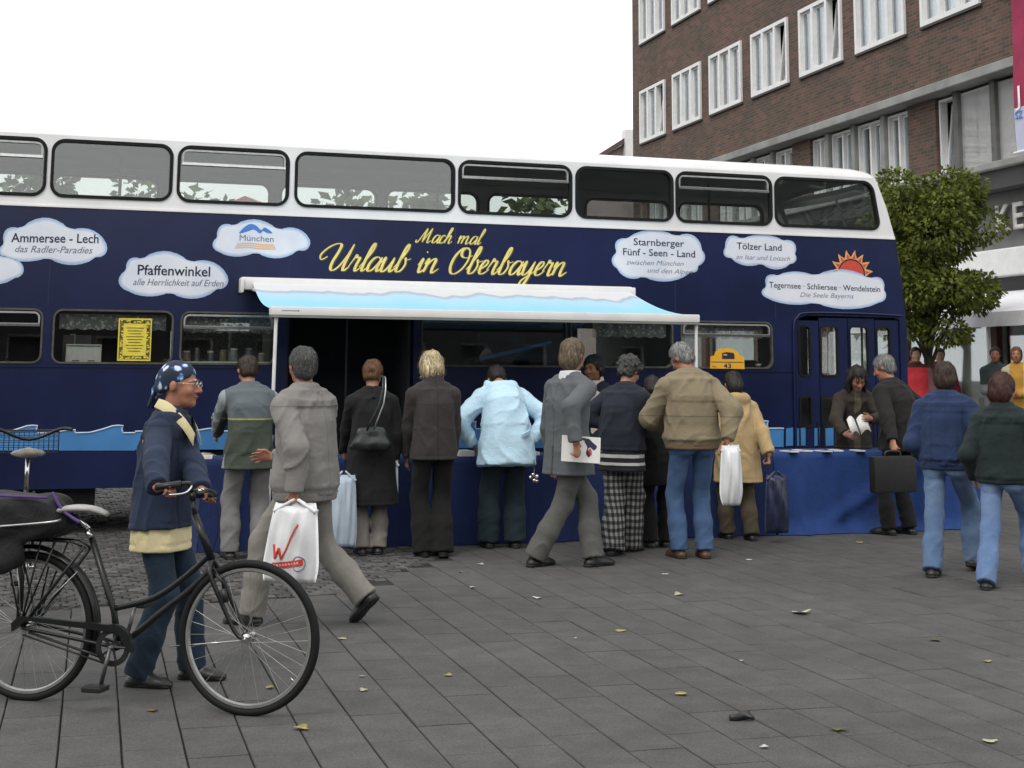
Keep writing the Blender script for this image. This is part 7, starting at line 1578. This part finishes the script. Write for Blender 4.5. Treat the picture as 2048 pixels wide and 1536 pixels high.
# brochures on the tables
def booklet(loc, rz, w, h, t, m, label, cat='brochure', group='brochures on the tables', name='brochure', cover=None):
    b = MB().bbox((-w / 2, -h / 2, 0), (w / 2, h / 2, t), min(.002, t * .3)); o = b.build(name, m, None); o.location = loc; o.rotation_euler = (0, 0, rz); tag(o, label, cat, group)
    if cover is not None: MB().box((-w / 2 + .012, -h / 2 + .02, t + .0006), (w / 2 - .012, h / 2 - .09, t + .0012)).build('cover_picture', cover, o)
    return o
M['leaf_print'] = mat('brochure_print', (.18, .30, .42), .6, .5, 14); M['warm_print'] = mat('warm_print', (.5, .33, .12), .6, .5, 12)
bz = TH + .004
broch = [(415, 905, .021, 'stack of white leaflets at the left end of the table'), (940, 908, .05, 'stack of pale leaflets between the charcoal jacket and the blue anorak'), (1078, 903, .03, 'leaflets right of the pale blue anorak'), (1600, 905, .012, 'white leaflet at the left of the bright blue cloth'), (1632, 903, .016, 'pale leaflet left of the reading woman'), (1668, 900, .010, 'open leaflet in front of the reading woman'), (1700, 905, .014, 'leaflet below the booklet of the reading woman'), (1738, 903, .012, 'leaflet between the reading woman and the man in black'), (1292, 905, .02, 'leaflets behind the short person in black'), (900, 905, .03, 'leaflets half hidden by the blonde woman')]
for k, (px, py, th, lab) in enumerate(broch):
    s0_, z_ = S(px, 900, 1.84 - .12); w_ = bus_world(s0_, -1.60 + (.10 if k % 2 else .16), bz)
    booklet(tuple(w_), BA + rnd.uniform(-.25, .25), .10 if k > 2 else .15, .21, th, M['paper'], lab, cover=M['leaf_print'] if k % 2 else M['warm_print'])
# booklet held open by the woman behind the table
rb = empty('booklet', D3(1716, 853, 15.22), BA); tag(rb, 'open white booklet held by the long-haired woman behind the table', 'booklet')
for sg in (-1, 1):
    arc = [(sg * (.012 + .10 * t), .0 - .02 * t, .05 * math.sin(t * 2.6) - (.03 * t if sg < 0 else 0)) for t in np.linspace(0, 1, 8)]; vs = [(x, y + dy, z + dz) for x, y, z in arc for dy, dz in ((-.05, -.075), (.05, .075))]; vs += [(x, y + .003, z - .004) for x, y, z in vs]
    n_ = 16; fs = []
    for i in range(7): fs += [(2 * i, 2 * i + 1, 2 * i + 3, 2 * i + 2), (n_ + 2 * i, n_ + 2 * i + 2, n_ + 2 * i + 3, n_ + 2 * i + 1), (2 * i, 2 * i + 2, n_ + 2 * i + 2, n_ + 2 * i), (2 * i + 1, n_ + 2 * i + 1, n_ + 2 * i + 3, 2 * i + 3)]
    MB().add(vs, fs).build('page', M['paper'], rb, True)
# magazine in the blazer man's hand
mgz = empty('magazine', D3(1163, 899, 11.99), R(8)); tag(mgz, 'white magazine in the hand of the man in the grey blazer', 'magazine')
Mm = Matrix.Rotation(R(4), 4, 'Y') @ Matrix.Rotation(R(-10), 4, 'X')
MB().bbox((-.165, -.008, -.105), (.155, .004, .105), .003, Mm).build('pages', M['paper'], mgz)
for l, m_ in ((crom([(.02, .07), (.05, .09), (.09, .06), (.125, .03), (.10, .0), (.07, .02), (.05, .0), (.075, -.03), (.06, -.06), (.035, -.03), (.045, .02)], 4, True), M['ink']), (crom([(.055, .0), (.075, .01), (.085, -.03), (.07, -.05), (.058, -.035)], 4, True), M['red_ink']), (crom([(-.01, .085), (.02, .095), (.04, .08), (.02, .072)], 3, True), M['far_roof'])):
    MB().prism([ccw(l)], -.0105, -.009, Mm).build('cover_picture', m_, mgz)

# ================================================================ bags
M['plastic'] = mat('white_plastic_bag', (.72, .73, .74), .35, .05, 5, .25, 14, spec=.5); M['pale_plastic'] = mat('pale_blue_plastic_bag', (.42, .50, .58), .4, .08, 5, .25, 14); M['dark_plastic'] = mat('dark_blue_bag', (.02, .028, .07), .35, .3, 9, .3, 14, dark=(.008, .009, .02)); M['bag_green'] = mat('dark_green_leather', (.016, .022, .019), .35, .25, 9, .2, 60)
def carrier(name, top, w, h, th, rz, m, label, tilt=0., sw=1.25, cat='carrier bag', tall=.06, seed=1.):
    """thin plastic bag hanging from its gathered handles; top is the point in the hand"""
    o = empty(name, tuple(top), rz); tag(o, label, cat)
    def surf(u, v, sgn):
        ww = w * (.40 + (.5 * sw - .40) * v ** .7) * (1 - (.30 if tall < .045 else .12) * (max(0, v - .72) / .28) ** 2)
        x = u * ww; z = -tall - h * v - .0; dep = th * (1 - abs(u) ** 2.6) ** .6 * math.sin(math.pi * min(1, .10 + v * .86)) ** .55
        wr = .006 * math.sin(u * 9 + v * 5 + seed) + .008 * math.sin(u * 5 - v * 9 + seed * 2) * (1 - v) + .005 * math.sin(u * 14 + v * 3)
        return (x + tilt * v, sgn * (dep + wr * (1 - abs(u) ** 4)), z + .015 * u * u * (1 - v) * 3)
    nu, nv = 22, 18; vs = []; fs = []
    for j in range(nv + 1):
        for i in range(nu + 1): vs.append(surf(-1 + 2 * i / nu, j / nv, -1))
        for i in range(nu, -1, -1): vs.append(surf(-1 + 2 * i / nu, j / nv, 1))
    n = 2 * (nu + 1)
    for j in range(nv):
        for i in range(n): fs.append((j * n + i, j * n + (i + 1) % n, (j + 1) * n + (i + 1) % n, (j + 1) * n + i))
    fs.append(tuple(nv * n + i for i in range(n))); fs.append(tuple(n - 1 - i for i in range(n)))
    MB().add(vs, fs).build('bag_body', m, o, True)
    for sg in (-1, 1):
        b = MB()
        for a0, a1 in ((-.42, -.012), (.42, .012)): b.tube(crom([(a0 * w * 1.0, sg * .01, -tall - .01), (a0 * w * .55, sg * .012, -tall * .5), (a1, sg * .006, .012)], 4), [.016, .014, .013, .012, .011, .010, .009, .009, .008], 7)
        b.build('bag_handle', m, o, True)
    return o, surf
# white bag with red print
wt = D3(592, 1003, 9.06); o, sf = carrier('plastic_bag', wt, .325, .425, .05, R(-14), M['plastic'], 'white carrier bag with a red W, held by the striding man', tilt=-.03, sw=1.18, tall=.05)
def on_bag(sf, o, pts, r, m, name): MB().tube([(lambda q: (q[0], q[1] - .0015, q[2]))(sf(u, v, -1)) for u, v in crom(pts, 6)], r, 5).build(name, m, o, True)
W_ = [(-.62, .50), (-.50, .68), (-.38, .53), (-.26, .68), (-.10, .54), (.02, .38), (.16, .26), (.26, .20)]
for a, b in zip(W_[:-1], W_[1:]): on_bag(sf, o, [a, ((a[0] + b[0]) / 2, (a[1] + b[1]) / 2), b], .0085 if b[0] < -.2 else .006, M['red_ink'], 'lettering')
bnd = MB(); vs = []; fs = []
for i in range(15):
    u = -.62 + 1.14 * i / 14
    for v in (.745 - .07 * i / 14, .835 - .07 * i / 14): q = sf(u, v, -1); vs.append((q[0], q[1] - .003, q[2]))
for i in range(14): fs.append((2 * i, 2 * i + 1, 2 * i + 3, 2 * i + 2))
bnd.add(vs, fs).build('print_band', M['red_ink'], o)
for i in range(9):
    u = -.50 + .105 * i; v0 = .790 - .07 * (u + .62) / 1.14; on_bag(sf, o, [(u - .03, v0 + .012), (u, v0 - .012), (u + .03, v0 + .012)], .0028, M['plastic'], 'lettering')
cm = MB(); cm.tube([(lambda q: (q[0], q[1] - .0015, q[2]))(sf(.36 + .22 * math.cos(a), .74 + .10 * math.sin(a), -1)) for a in np.linspace(0, 6.283, 25)[:-1]], .003, 5, closed=True); cm.build('print_ring', M['grey_ink'], o, True)
tb_ = D3(1461, 893, 12.60); carrier('plastic_bag', tb_, .19, .46, .085, R(10), M['plastic'], 'plain bulging white plastic bag held by the man in the tan blouson', sw=1.15, tall=.03, seed=3.)
tb_ = D3(1552, 945, 14.02); carrier('plastic_bag', tb_, .24, .50, .06, R(15), M['dark_plastic'], 'dark blue shiny bag held by the woman in the camel coat', sw=1.1, tall=.06, seed=5.)
tb_ = D3(688, 945, 12.72); carrier('plastic_bag', tb_, .24, .56, .05, R(12), M['pale_plastic'], 'pale blue plastic bag held low behind the striding man', sw=1.05, tall=.06, seed=2.2)
tb_ = D3(787, 922, 12.98); carrier('plastic_bag', tb_, .10, .33, .02, R(20), M['plastic'], 'narrow white bag held at the right side of the long black coat', sw=1.0, tall=.03, seed=4.)
# shoulder bag on the black coat
q = D3(742, 872, 12.71); sbg = empty('shoulder_bag', q, R(14)); tag(sbg, 'dark green leather shoulder bag on the back of the long black coat', 'handbag')
sv2 = Vol((-.22, -.12, -.16), (.22, .14, .16), .0085); sv2.cone((-.10, 0, -.07), (.12, 0, -.07), .06, .06, .02, flat=((0, 1, 0), .8)); sv2.cone((-.075, .005, .02), (.09, .005, .03), .055, .05, .05, flat=((0, 1, 0), .6)); sv2.cone((-.16, 0, -.095), (-.07, 0, -.04), .022, .05, .03, flat=((0, 1, 0), .7)); sv2.rough(.005, (40, 30, 30), 3.); link('bag_body', sv2.mesh('bag_body'), sbg, M['bag_green'], True)
sc2 = PPL['coat']; shp = lambda v: Vector(sbg.matrix_basis.inverted() @ (sc2['root'].matrix_basis @ Vector(v)))
MB().tube([(-.04, -.02, .05), (-.01, -.035, .12), (.06, -.04, .26), (.09, -.03, .40), (.10, .02, .50), (.105, .10, .515)], .009, 6).build('bag_strap', M['bag_green'], sbg, True)
MB().tube([(.02, -.02, .06), (.05, -.035, .14), (.10, -.04, .28), (.115, -.03, .40), (.12, .02, .49), (.125, .10, .505)], .007, 6).build('bag_strap', M['alu'], sbg, True)
# black case held by the man in black
q = D3(1786, 948, 14.2); cs = empty('black_case', q, R(22)); tag(cs, 'square black case hanging from the hand of the man in black', 'case')
MB().bbox((-.245, -.05, -.175), (.245, .05, .17), .025).build('case_body', mat('black_case_fabric', (.009, .009, .0095), .6, .2, 12, .2, 60), cs, smooth='auto'); MB().tube(crom([(-.09, 0, .165), (-.07, 0, .21), (.07, 0, .21), (.09, 0, .165)], 5), .012, 7).build('handle', M['black'], cs, True)
# key charms hanging from the blue anorak
q = D3(1068, 950, 13.3); kc = empty('key_bunch', q, R(5)); tag(kc, 'bunch of keys and charms dangling at the right side of the pale blue anorak', 'keys')
MB().tube([(0, 0, .14), (.005, 0, .05), (0, 0, .02)], .004, 5).build('key_cord', M['chrome'], kc)
for k, (x, z) in enumerate(((-.03, -.02), (.025, -.015), (.0, -.05), (-.012, .0), (.02, -.055))): MB().lathe([(.002, -.012), (.02, -.008), (.022, 0), (.014, .01), (.002, .012)], 9, Matrix.Translation((x, -.01 * k, z)) @ Matrix.Rotation(R(70 + 20 * k), 4, 'X')).build('charm', M['chrome'], kc, True)

# ================================================================ things in and on the bus windows
def bus_thing(name, label, cat, group=None):
    o = empty(name, tuple(BO), BA); tag(o, label, cat, group); return o
M['lace'] = None
def lace_mat():
    m, N, L, b = nodes('lace'); b.inputs['Base Color'].default_value = (.5, .51, .5, 1); b.inputs['Roughness'].default_value = .9
    t = N.new('ShaderNodeTexCoord'); v = N.new('ShaderNodeTexVoronoi'); v.inputs['Scale'].default_value = 26; L.new(t.outputs['Object'], v.inputs['Vector'])
    r = N.new('ShaderNodeValToRGB'); r.color_ramp.elements[0].position = .28; r.color_ramp.elements[0].color = (1, 1, 1, 1); r.color_ramp.elements[1].position = .42; r.color_ramp.elements[1].color = (.45, .45, .45, 1); L.new(v.outputs['Distance'], r.inputs['Fac'])
    L.new(r.outputs[0], b.inputs['Alpha']); return m
M['lace'] = lace_mat()
for (a, b, z0, z1, lab) in ((-4.62, -3.60, 1.985, 2.12, 'lace curtain above the yellow poster window'), (-3.42, -2.55, 1.97, 2.12, 'lace curtain in the window with the shelf of jars'), (.95, 1.83, 1.985, 2.13, 'lace curtain in the window under the awning behind the curly-haired woman'), (2.0, 3.03, 1.985, 2.11, 'lace curtain in the window with the yellow plaque')):
    o = bus_thing('lace_curtain', lab, 'curtain', 'lace curtains in the lower deck'); mb = MB(); n = 60
    for i in range(n):
        u0, u1 = a + (b - a) * i / n, a + (b - a) * (i + 1) / n; f = lambda u: .10 + .012 * math.sin(u * 38)
        zb_ = lambda u: z0 - .018 * abs(math.sin(u * 24))
        mb.add([(u0, f(u0), zb_(u0)), (u1, f(u1), zb_(u1)), (u1, f(u1), z1), (u0, f(u0), z1)], [(0, 1, 2, 3)])
    mb.build('lace', M['lace'], o, True); MB().tube([(a, .10, z1), (b, .10, z1)], .006, 6).build('curtain_rod', M['alu'], o)
# yellow poster on the pane
po = bus_thing('yellow_poster', 'yellow poster with an ornamental border stuck inside the bus window', 'poster'); a, zt = S(238, 636); b, zb_ = S(301, 722)
MB().box((a, .0175, zb_), (b, .0205, zt)).build('sheet', M['yellow'], po)
M['olive_ink'] = mat('olive_ink', (.16, .14, .015), .6, .6, 40); M['pale_yellow'] = mat('pale_yellow_print', (.85, .66, .10), .6, .05, 20)
l0 = [(a + .012, zb_ + .015), (b - .012, zb_ + .015), (b - .012, zt - .015), (a + .012, zt - .015)]; MB().prism([l0, inset(l0, .05)], .0160, .0170).build('print_border', M['olive_ink'], po)
g = random.Random(3)
for k in range(64):
    u = g.random(); sdx = g.randrange(4); x = {0: a + .02 + u * (b - a - .04), 1: a + .02 + u * (b - a - .04), 2: a + .022 + g.random() * .03, 3: b - .022 - g.random() * .03}[sdx]; z = {0: zt - .022 - g.random() * .03, 1: zb_ + .022 + g.random() * .03, 2: zb_ + .03 + u * (zt - zb_ - .06), 3: zb_ + .03 + u * (zt - zb_ - .06)}[sdx]
    MB().prism([[(x + .011 * math.cos(q), z + .007 * math.sin(q)) for q in np.linspace(0, 6.283, 7)[:-1]]], .0148, .0156).build('print_leaf', M['pale_yellow'], po)
for k in range(9): z = zt - .095 - k * (zt - zb_ - .19) / 8; e = .012 * (k % 3); MB().box((a + .075 + e, .0160, z - .004), (b - .075 - e, .0170, z + .004)).build('print_line', M['olive_ink'], po)
# white boxes behind the pane
bxw = bus_thing('white_box', 'white card box standing behind the bus window left of the yellow poster', 'box'); a, zt = S(133, 688); b, zb_ = S(203, 727); MB().bbox((a, .14, zb_ - .0), (b, .40, zt), .004).build('box_body', M['paper'], bxw); MB().box((a + .01, .134, zt - .02), (b - .01, .139, zt - .008)).build('box_edge', M['grey_ink'], bxw)
for x in (.18, .62): MB().box((a + x * (b - a), .1375, zb_ + .02), (a + (x + .2) * (b - a), .1392, zb_ + .032)).build('lettering', M['grey_ink'], bxw)
cds = [(128, 150, 668, 690, 'paper'), (142, 152, 666, 700, 'white'), (155, 185, 668, 690, 'grey'), (185, 207, 668, 692, 'dark')]
for k, (x0, x1, y0, y1, c) in enumerate(cds):
    o = bus_thing('photo_card', ['grey photo card behind the white box, leftmost', 'tall white card behind the white box', 'grey patterned card behind the white box', 'dark photo card behind the right end of the white box'][k], 'card', 'cards in the bus window'); a, zt = S(x0, y0); b, zb_ = S(x1, y1)
    MB().box((a, .42 + k * .012, 1.66), (b, .427 + k * .012, zt)).build('card', [M['far_wall'], M['paper'], M['concrete'], M['far_roof']][k], o)
# shelf with jars
sh = bus_thing('window_shelf', 'narrow shelf with jars behind the bus window left of the awning pole', 'shelf'); MB().box((-3.43, .10, 1.655), (-2.56, .30, 1.672)).build('board', M['white'], sh)
pn = bus_thing('notice_panel', 'pale grey panel seen inside the bus behind the jars', 'panel'); a, zt = S(362, 668); b, zb_ = S(513, 700); MB().box((-3.42, .92, 1.62), (-2.52, .94, 2.0)).build('sheet', mat('speckled_panel', (.20, .20, .16), .9, .35, 40), pn)
jcol = [(.30, .19, .17), (.16, .17, .16), (.07, .07, .08), (.20, .18, .09), (.24, .24, .22), (.09, .12, .13), (.30, .28, .20)]
for k, (px, w, h) in enumerate(((376, .09, .10), (397, .05, .13), (424, .075, .10), (450, .075, .115), (472, .09, .13), (503, .10, .135), (528, .075, .085))):
    c = S(px, 720)[0]; o = empty('jar', tuple(bus_world(c, .18, 1.673)), BA); tag(o, ['reddish jar, leftmost on the bus shelf', 'slim grey bottle second on the bus shelf', 'dark jar left of the middle of the shelf', 'olive jar in the middle of the bus shelf', 'pale jar with a wide lid on the bus shelf', 'tall dark canister on the bus shelf', 'short cream jar, rightmost on the shelf'][k], 'jar', 'jars on the bus shelf')
    m_ = mat('jar_glaze', jcol[k], .3, .2, 20); MB().lathe([(w * .42, 0), (w * .5, .008), (w * .5, h * .72), (w * .40, h * .84), (w * .38, h * .88)], 16).build('jar_body', m_, o, 'auto'); MB().lathe([(w * .42, h * .88), (w * .43, h), (w * .2, h + .004)], 16).build('lid', M['alu'] if k % 2 else M['paper'], o, 'auto')
# poster with a light stroke on the wide lower window
dp = bus_thing('dark_poster', 'dark picture with a pale blue streak behind the wide lower window', 'poster'); a, zt = S(955, 668); b, zb_ = S(1132, 722)
M['poster_dark'] = mat('dark_picture', (.02, .03, .05), .5, .6, 5, dark=(.006, .008, .012)); MB().box((a, .030, zb_ - .01), (b, .033, zt + .02)).build('sheet', M['poster_dark'], dp)
st2 = [S(960, 716), S(1010, 703), S(1060, 692), S(1104, 681), S(1106, 686), S(1060, 699), S(1008, 711), S(962, 722)]; MB().prism([ccw(st2)], .0285, .0295).build('streak', M['wave'], dp)
# yellow rally plaque
pl = bus_thing('yellow_plaque', 'yellow plaque with a small bus and the number 43 in the bus window', 'plaque'); ol = [S(*p) for p in ((1419, 737), (1420, 713), (1427, 711), (1430, 703), (1438, 698), (1452, 696), (1466, 698), (1475, 704), (1478, 711), (1487, 714), (1488, 738))]
M['plaque'] = mat('orange_yellow_enamel', (.82, .43, .02), .45, .05, 10); MB().prism([ccw(ol)], -.014, -.0125).build('plate', M['plaque'], pl)
MB().box((S(1421, 0)[0] if 0 else S(1421, 724)[0], -.0155, S(1421, 724)[1] - .004), (S(1486, 724)[0], -.0148, S(1421, 724)[1] + .004)).build('line', M['ink'], pl)
side_text('43', 1446, 736, 1461, 736, 9, M['ink'], parent=pl, off=-.0156, weight=.02); side_text('Nr.', 1424, 735, 1433, 735, 4, M['ink'], parent=pl, off=-.0156)
bl_ = [S(*p) for p in ((1443, 718), (1443, 706), (1452, 704), (1466, 706), (1468, 711), (1468, 718))]; MB().prism([ccw(bl_), [S(1446, 711), S(1453, 711), S(1453, 708), S(1446, 708)][::-1]], -.0156, -.0148).build('bus_emblem', M['ink'], pl)
lp = bus_thing('white_cup', 'small white cup on the sill right of the yellow plaque', 'cup'); q = S(1524, 735); MB().lathe([(.02, 0), (.035, .03), (.034, .034), (.01, .012)], 12, Matrix.Translation((q[0], .09, 1.66))).build('cup_body', M['white'], lp, True)

# ================================================================ leaves and litter on the ground
M['leaf_y'] = mat('yellow_leaf', (.34, .29, .10), .7, .25, 25); M['leaf_p'] = mat('pale_leaf', (.45, .42, .30), .7, .2, 25); M['leaf_b'] = mat('brown_leaf', (.16, .09, .035), .75, .3, 25); M['leaf_g'] = mat('olive_leaf', (.11, .10, .03), .75, .3, 25); M['leaf_w'] = mat('bleached_leaf', (.55, .54, .49), .7, .15, 25)
LV = [(604, 1457, 36, 'leaf_y', 'broad yellow leaf at the bottom edge right of the front wheel'), (540, 1376, 22, 'leaf_y', 'small yellow leaf seen between the spokes of the front wheel'), (684, 1278, 22, 'leaf_p', 'pale leaf below the striding man\'s back shoe'), (727, 1381, 20, 'leaf_p', 'pale narrow leaf right of the front wheel, lower of two'), (724, 1353, 14, 'leaf_y', 'tiny yellow leaf right of the front wheel, upper of two'), (897, 1351, 22, 'leaf_y', 'dull yellow leaf in the middle of the paving'), (962, 1129, 18, 'leaf_w', 'white leaf in front of the pale blue anorak person'), (921, 1145, 12, 'leaf_y', 'yellow leaf left of the white leaf by the blonde woman'), (945, 1175, 14, 'leaf_w', 'small white leaf on a slab joint left of the blazer man'), (1357, 1190, 26, 'leaf_p', 'pale curled leaf in front of the man in blue jeans'), (1602, 1226, 46, 'leaf_p', 'large pale leaf on the open paving at the right'), (1330, 1149, 15, 'leaf_w', 'small white leaf left of the brown shoes'), (1497, 1120, 14, 'leaf_w', 'white leaf in front of the camel coat woman'), (1240, 1262, 24, 'leaf_y', 'faint yellow leaf in the centre right paving'), (1363, 1388, 30, 'leaf_y', 'yellow leaf with a dark tip on the lower right paving'), (1676, 1459, 36, 'leaf_g', 'olive brown leaf near the bottom right of the paving'), (1528, 1494, 20, 'leaf_w', 'rounded white leaf at the bottom edge, centre right'), (1980, 1483, 32, 'leaf_p', 'pale leaf in the bottom right corner'), (1870, 1280, 26, 'leaf_g', 'olive leaf in front of the couple at the right'), (1975, 1323, 18, 'leaf_y', 'pale yellow leaf by the right edge'), (1075, 1196, 22, 'leaf_w', 'whitish leaf below the blazer man\'s rear shoe'), (1150, 1277, 8, 'leaf_w', 'tiny white scrap in the middle of the paving'), (1720, 1085, 18, 'leaf_y', 'yellow leaf in front of the man in black'), (1483, 1322, 8, 'leaf_w', 'tiny white scrap on the right paving'), (305, 1421, 26, 'leaf_b', 'brownish leaf below the woman\'s shoes')]
for k, (px, py, wpx, m_, lab) in enumerate(LV):
    p = on_ground(px, py, .008); w = wpx / F_PX * p[1] * .37; g = random.Random(k * 3 + 1)
    out = []
    for i in range(15):
        a = 2 * math.pi * i / 15; rr = w * (1 + .42 * math.cos(3 * a + .3) * (.6 + .4 * math.cos(a)) + g.uniform(-.12, .12)); out.append((rr * math.cos(a), rr * math.sin(a) * 1.1))
    cu = g.uniform(.1, .35); top = [(x, y, .004 + cu * w * ((x / w) ** 2 * .5 + .35 * math.sin(y / w * 2 + k))) for x, y in out]; mn = min(z for _, _, z in top + [(0, 0, .002)])
    vs = [(x, y, z - mn + .001) for x, y, z in top] + [(0, 0, .004 - min(0, mn))]; b = MB().add(vs + [(x, y, z + .0012) for x, y, z in vs], [(i, (i + 1) % 15, 15) for i in range(15)] + [(16 + (i + 1) % 15, 16 + i, 31) for i in range(15)] + [(i, 16 + i, 16 + (i + 1) % 15, (i + 1) % 15) for i in range(15)])
    o = b.build('fallen_leaf', M[m_], None, True); o.location = tuple(p); o.rotation_euler = (0, 0, g.uniform(0, 6.28)); tag(o, lab, 'leaf', 'fallen leaves on the paving')
p = on_ground(1482, 1440, .006); lt = Vol((-.08, -.06, -.01), (.08, .06, .06), .005); lt.cone((-.045, 0, .012), (.03, .01, .016), .014, .02, .01); lt.cone((0, .01, .02), (.05, -.01, .012), .018, .012, .01); lt.rough(.004, (60, 70, 80), 2.); o = link('litter_scrap', lt.mesh('litter_scrap'), None, M['black'], True); o.location = tuple(p); tag(o, 'crumpled black scrap of litter on the lower right paving', 'litter')
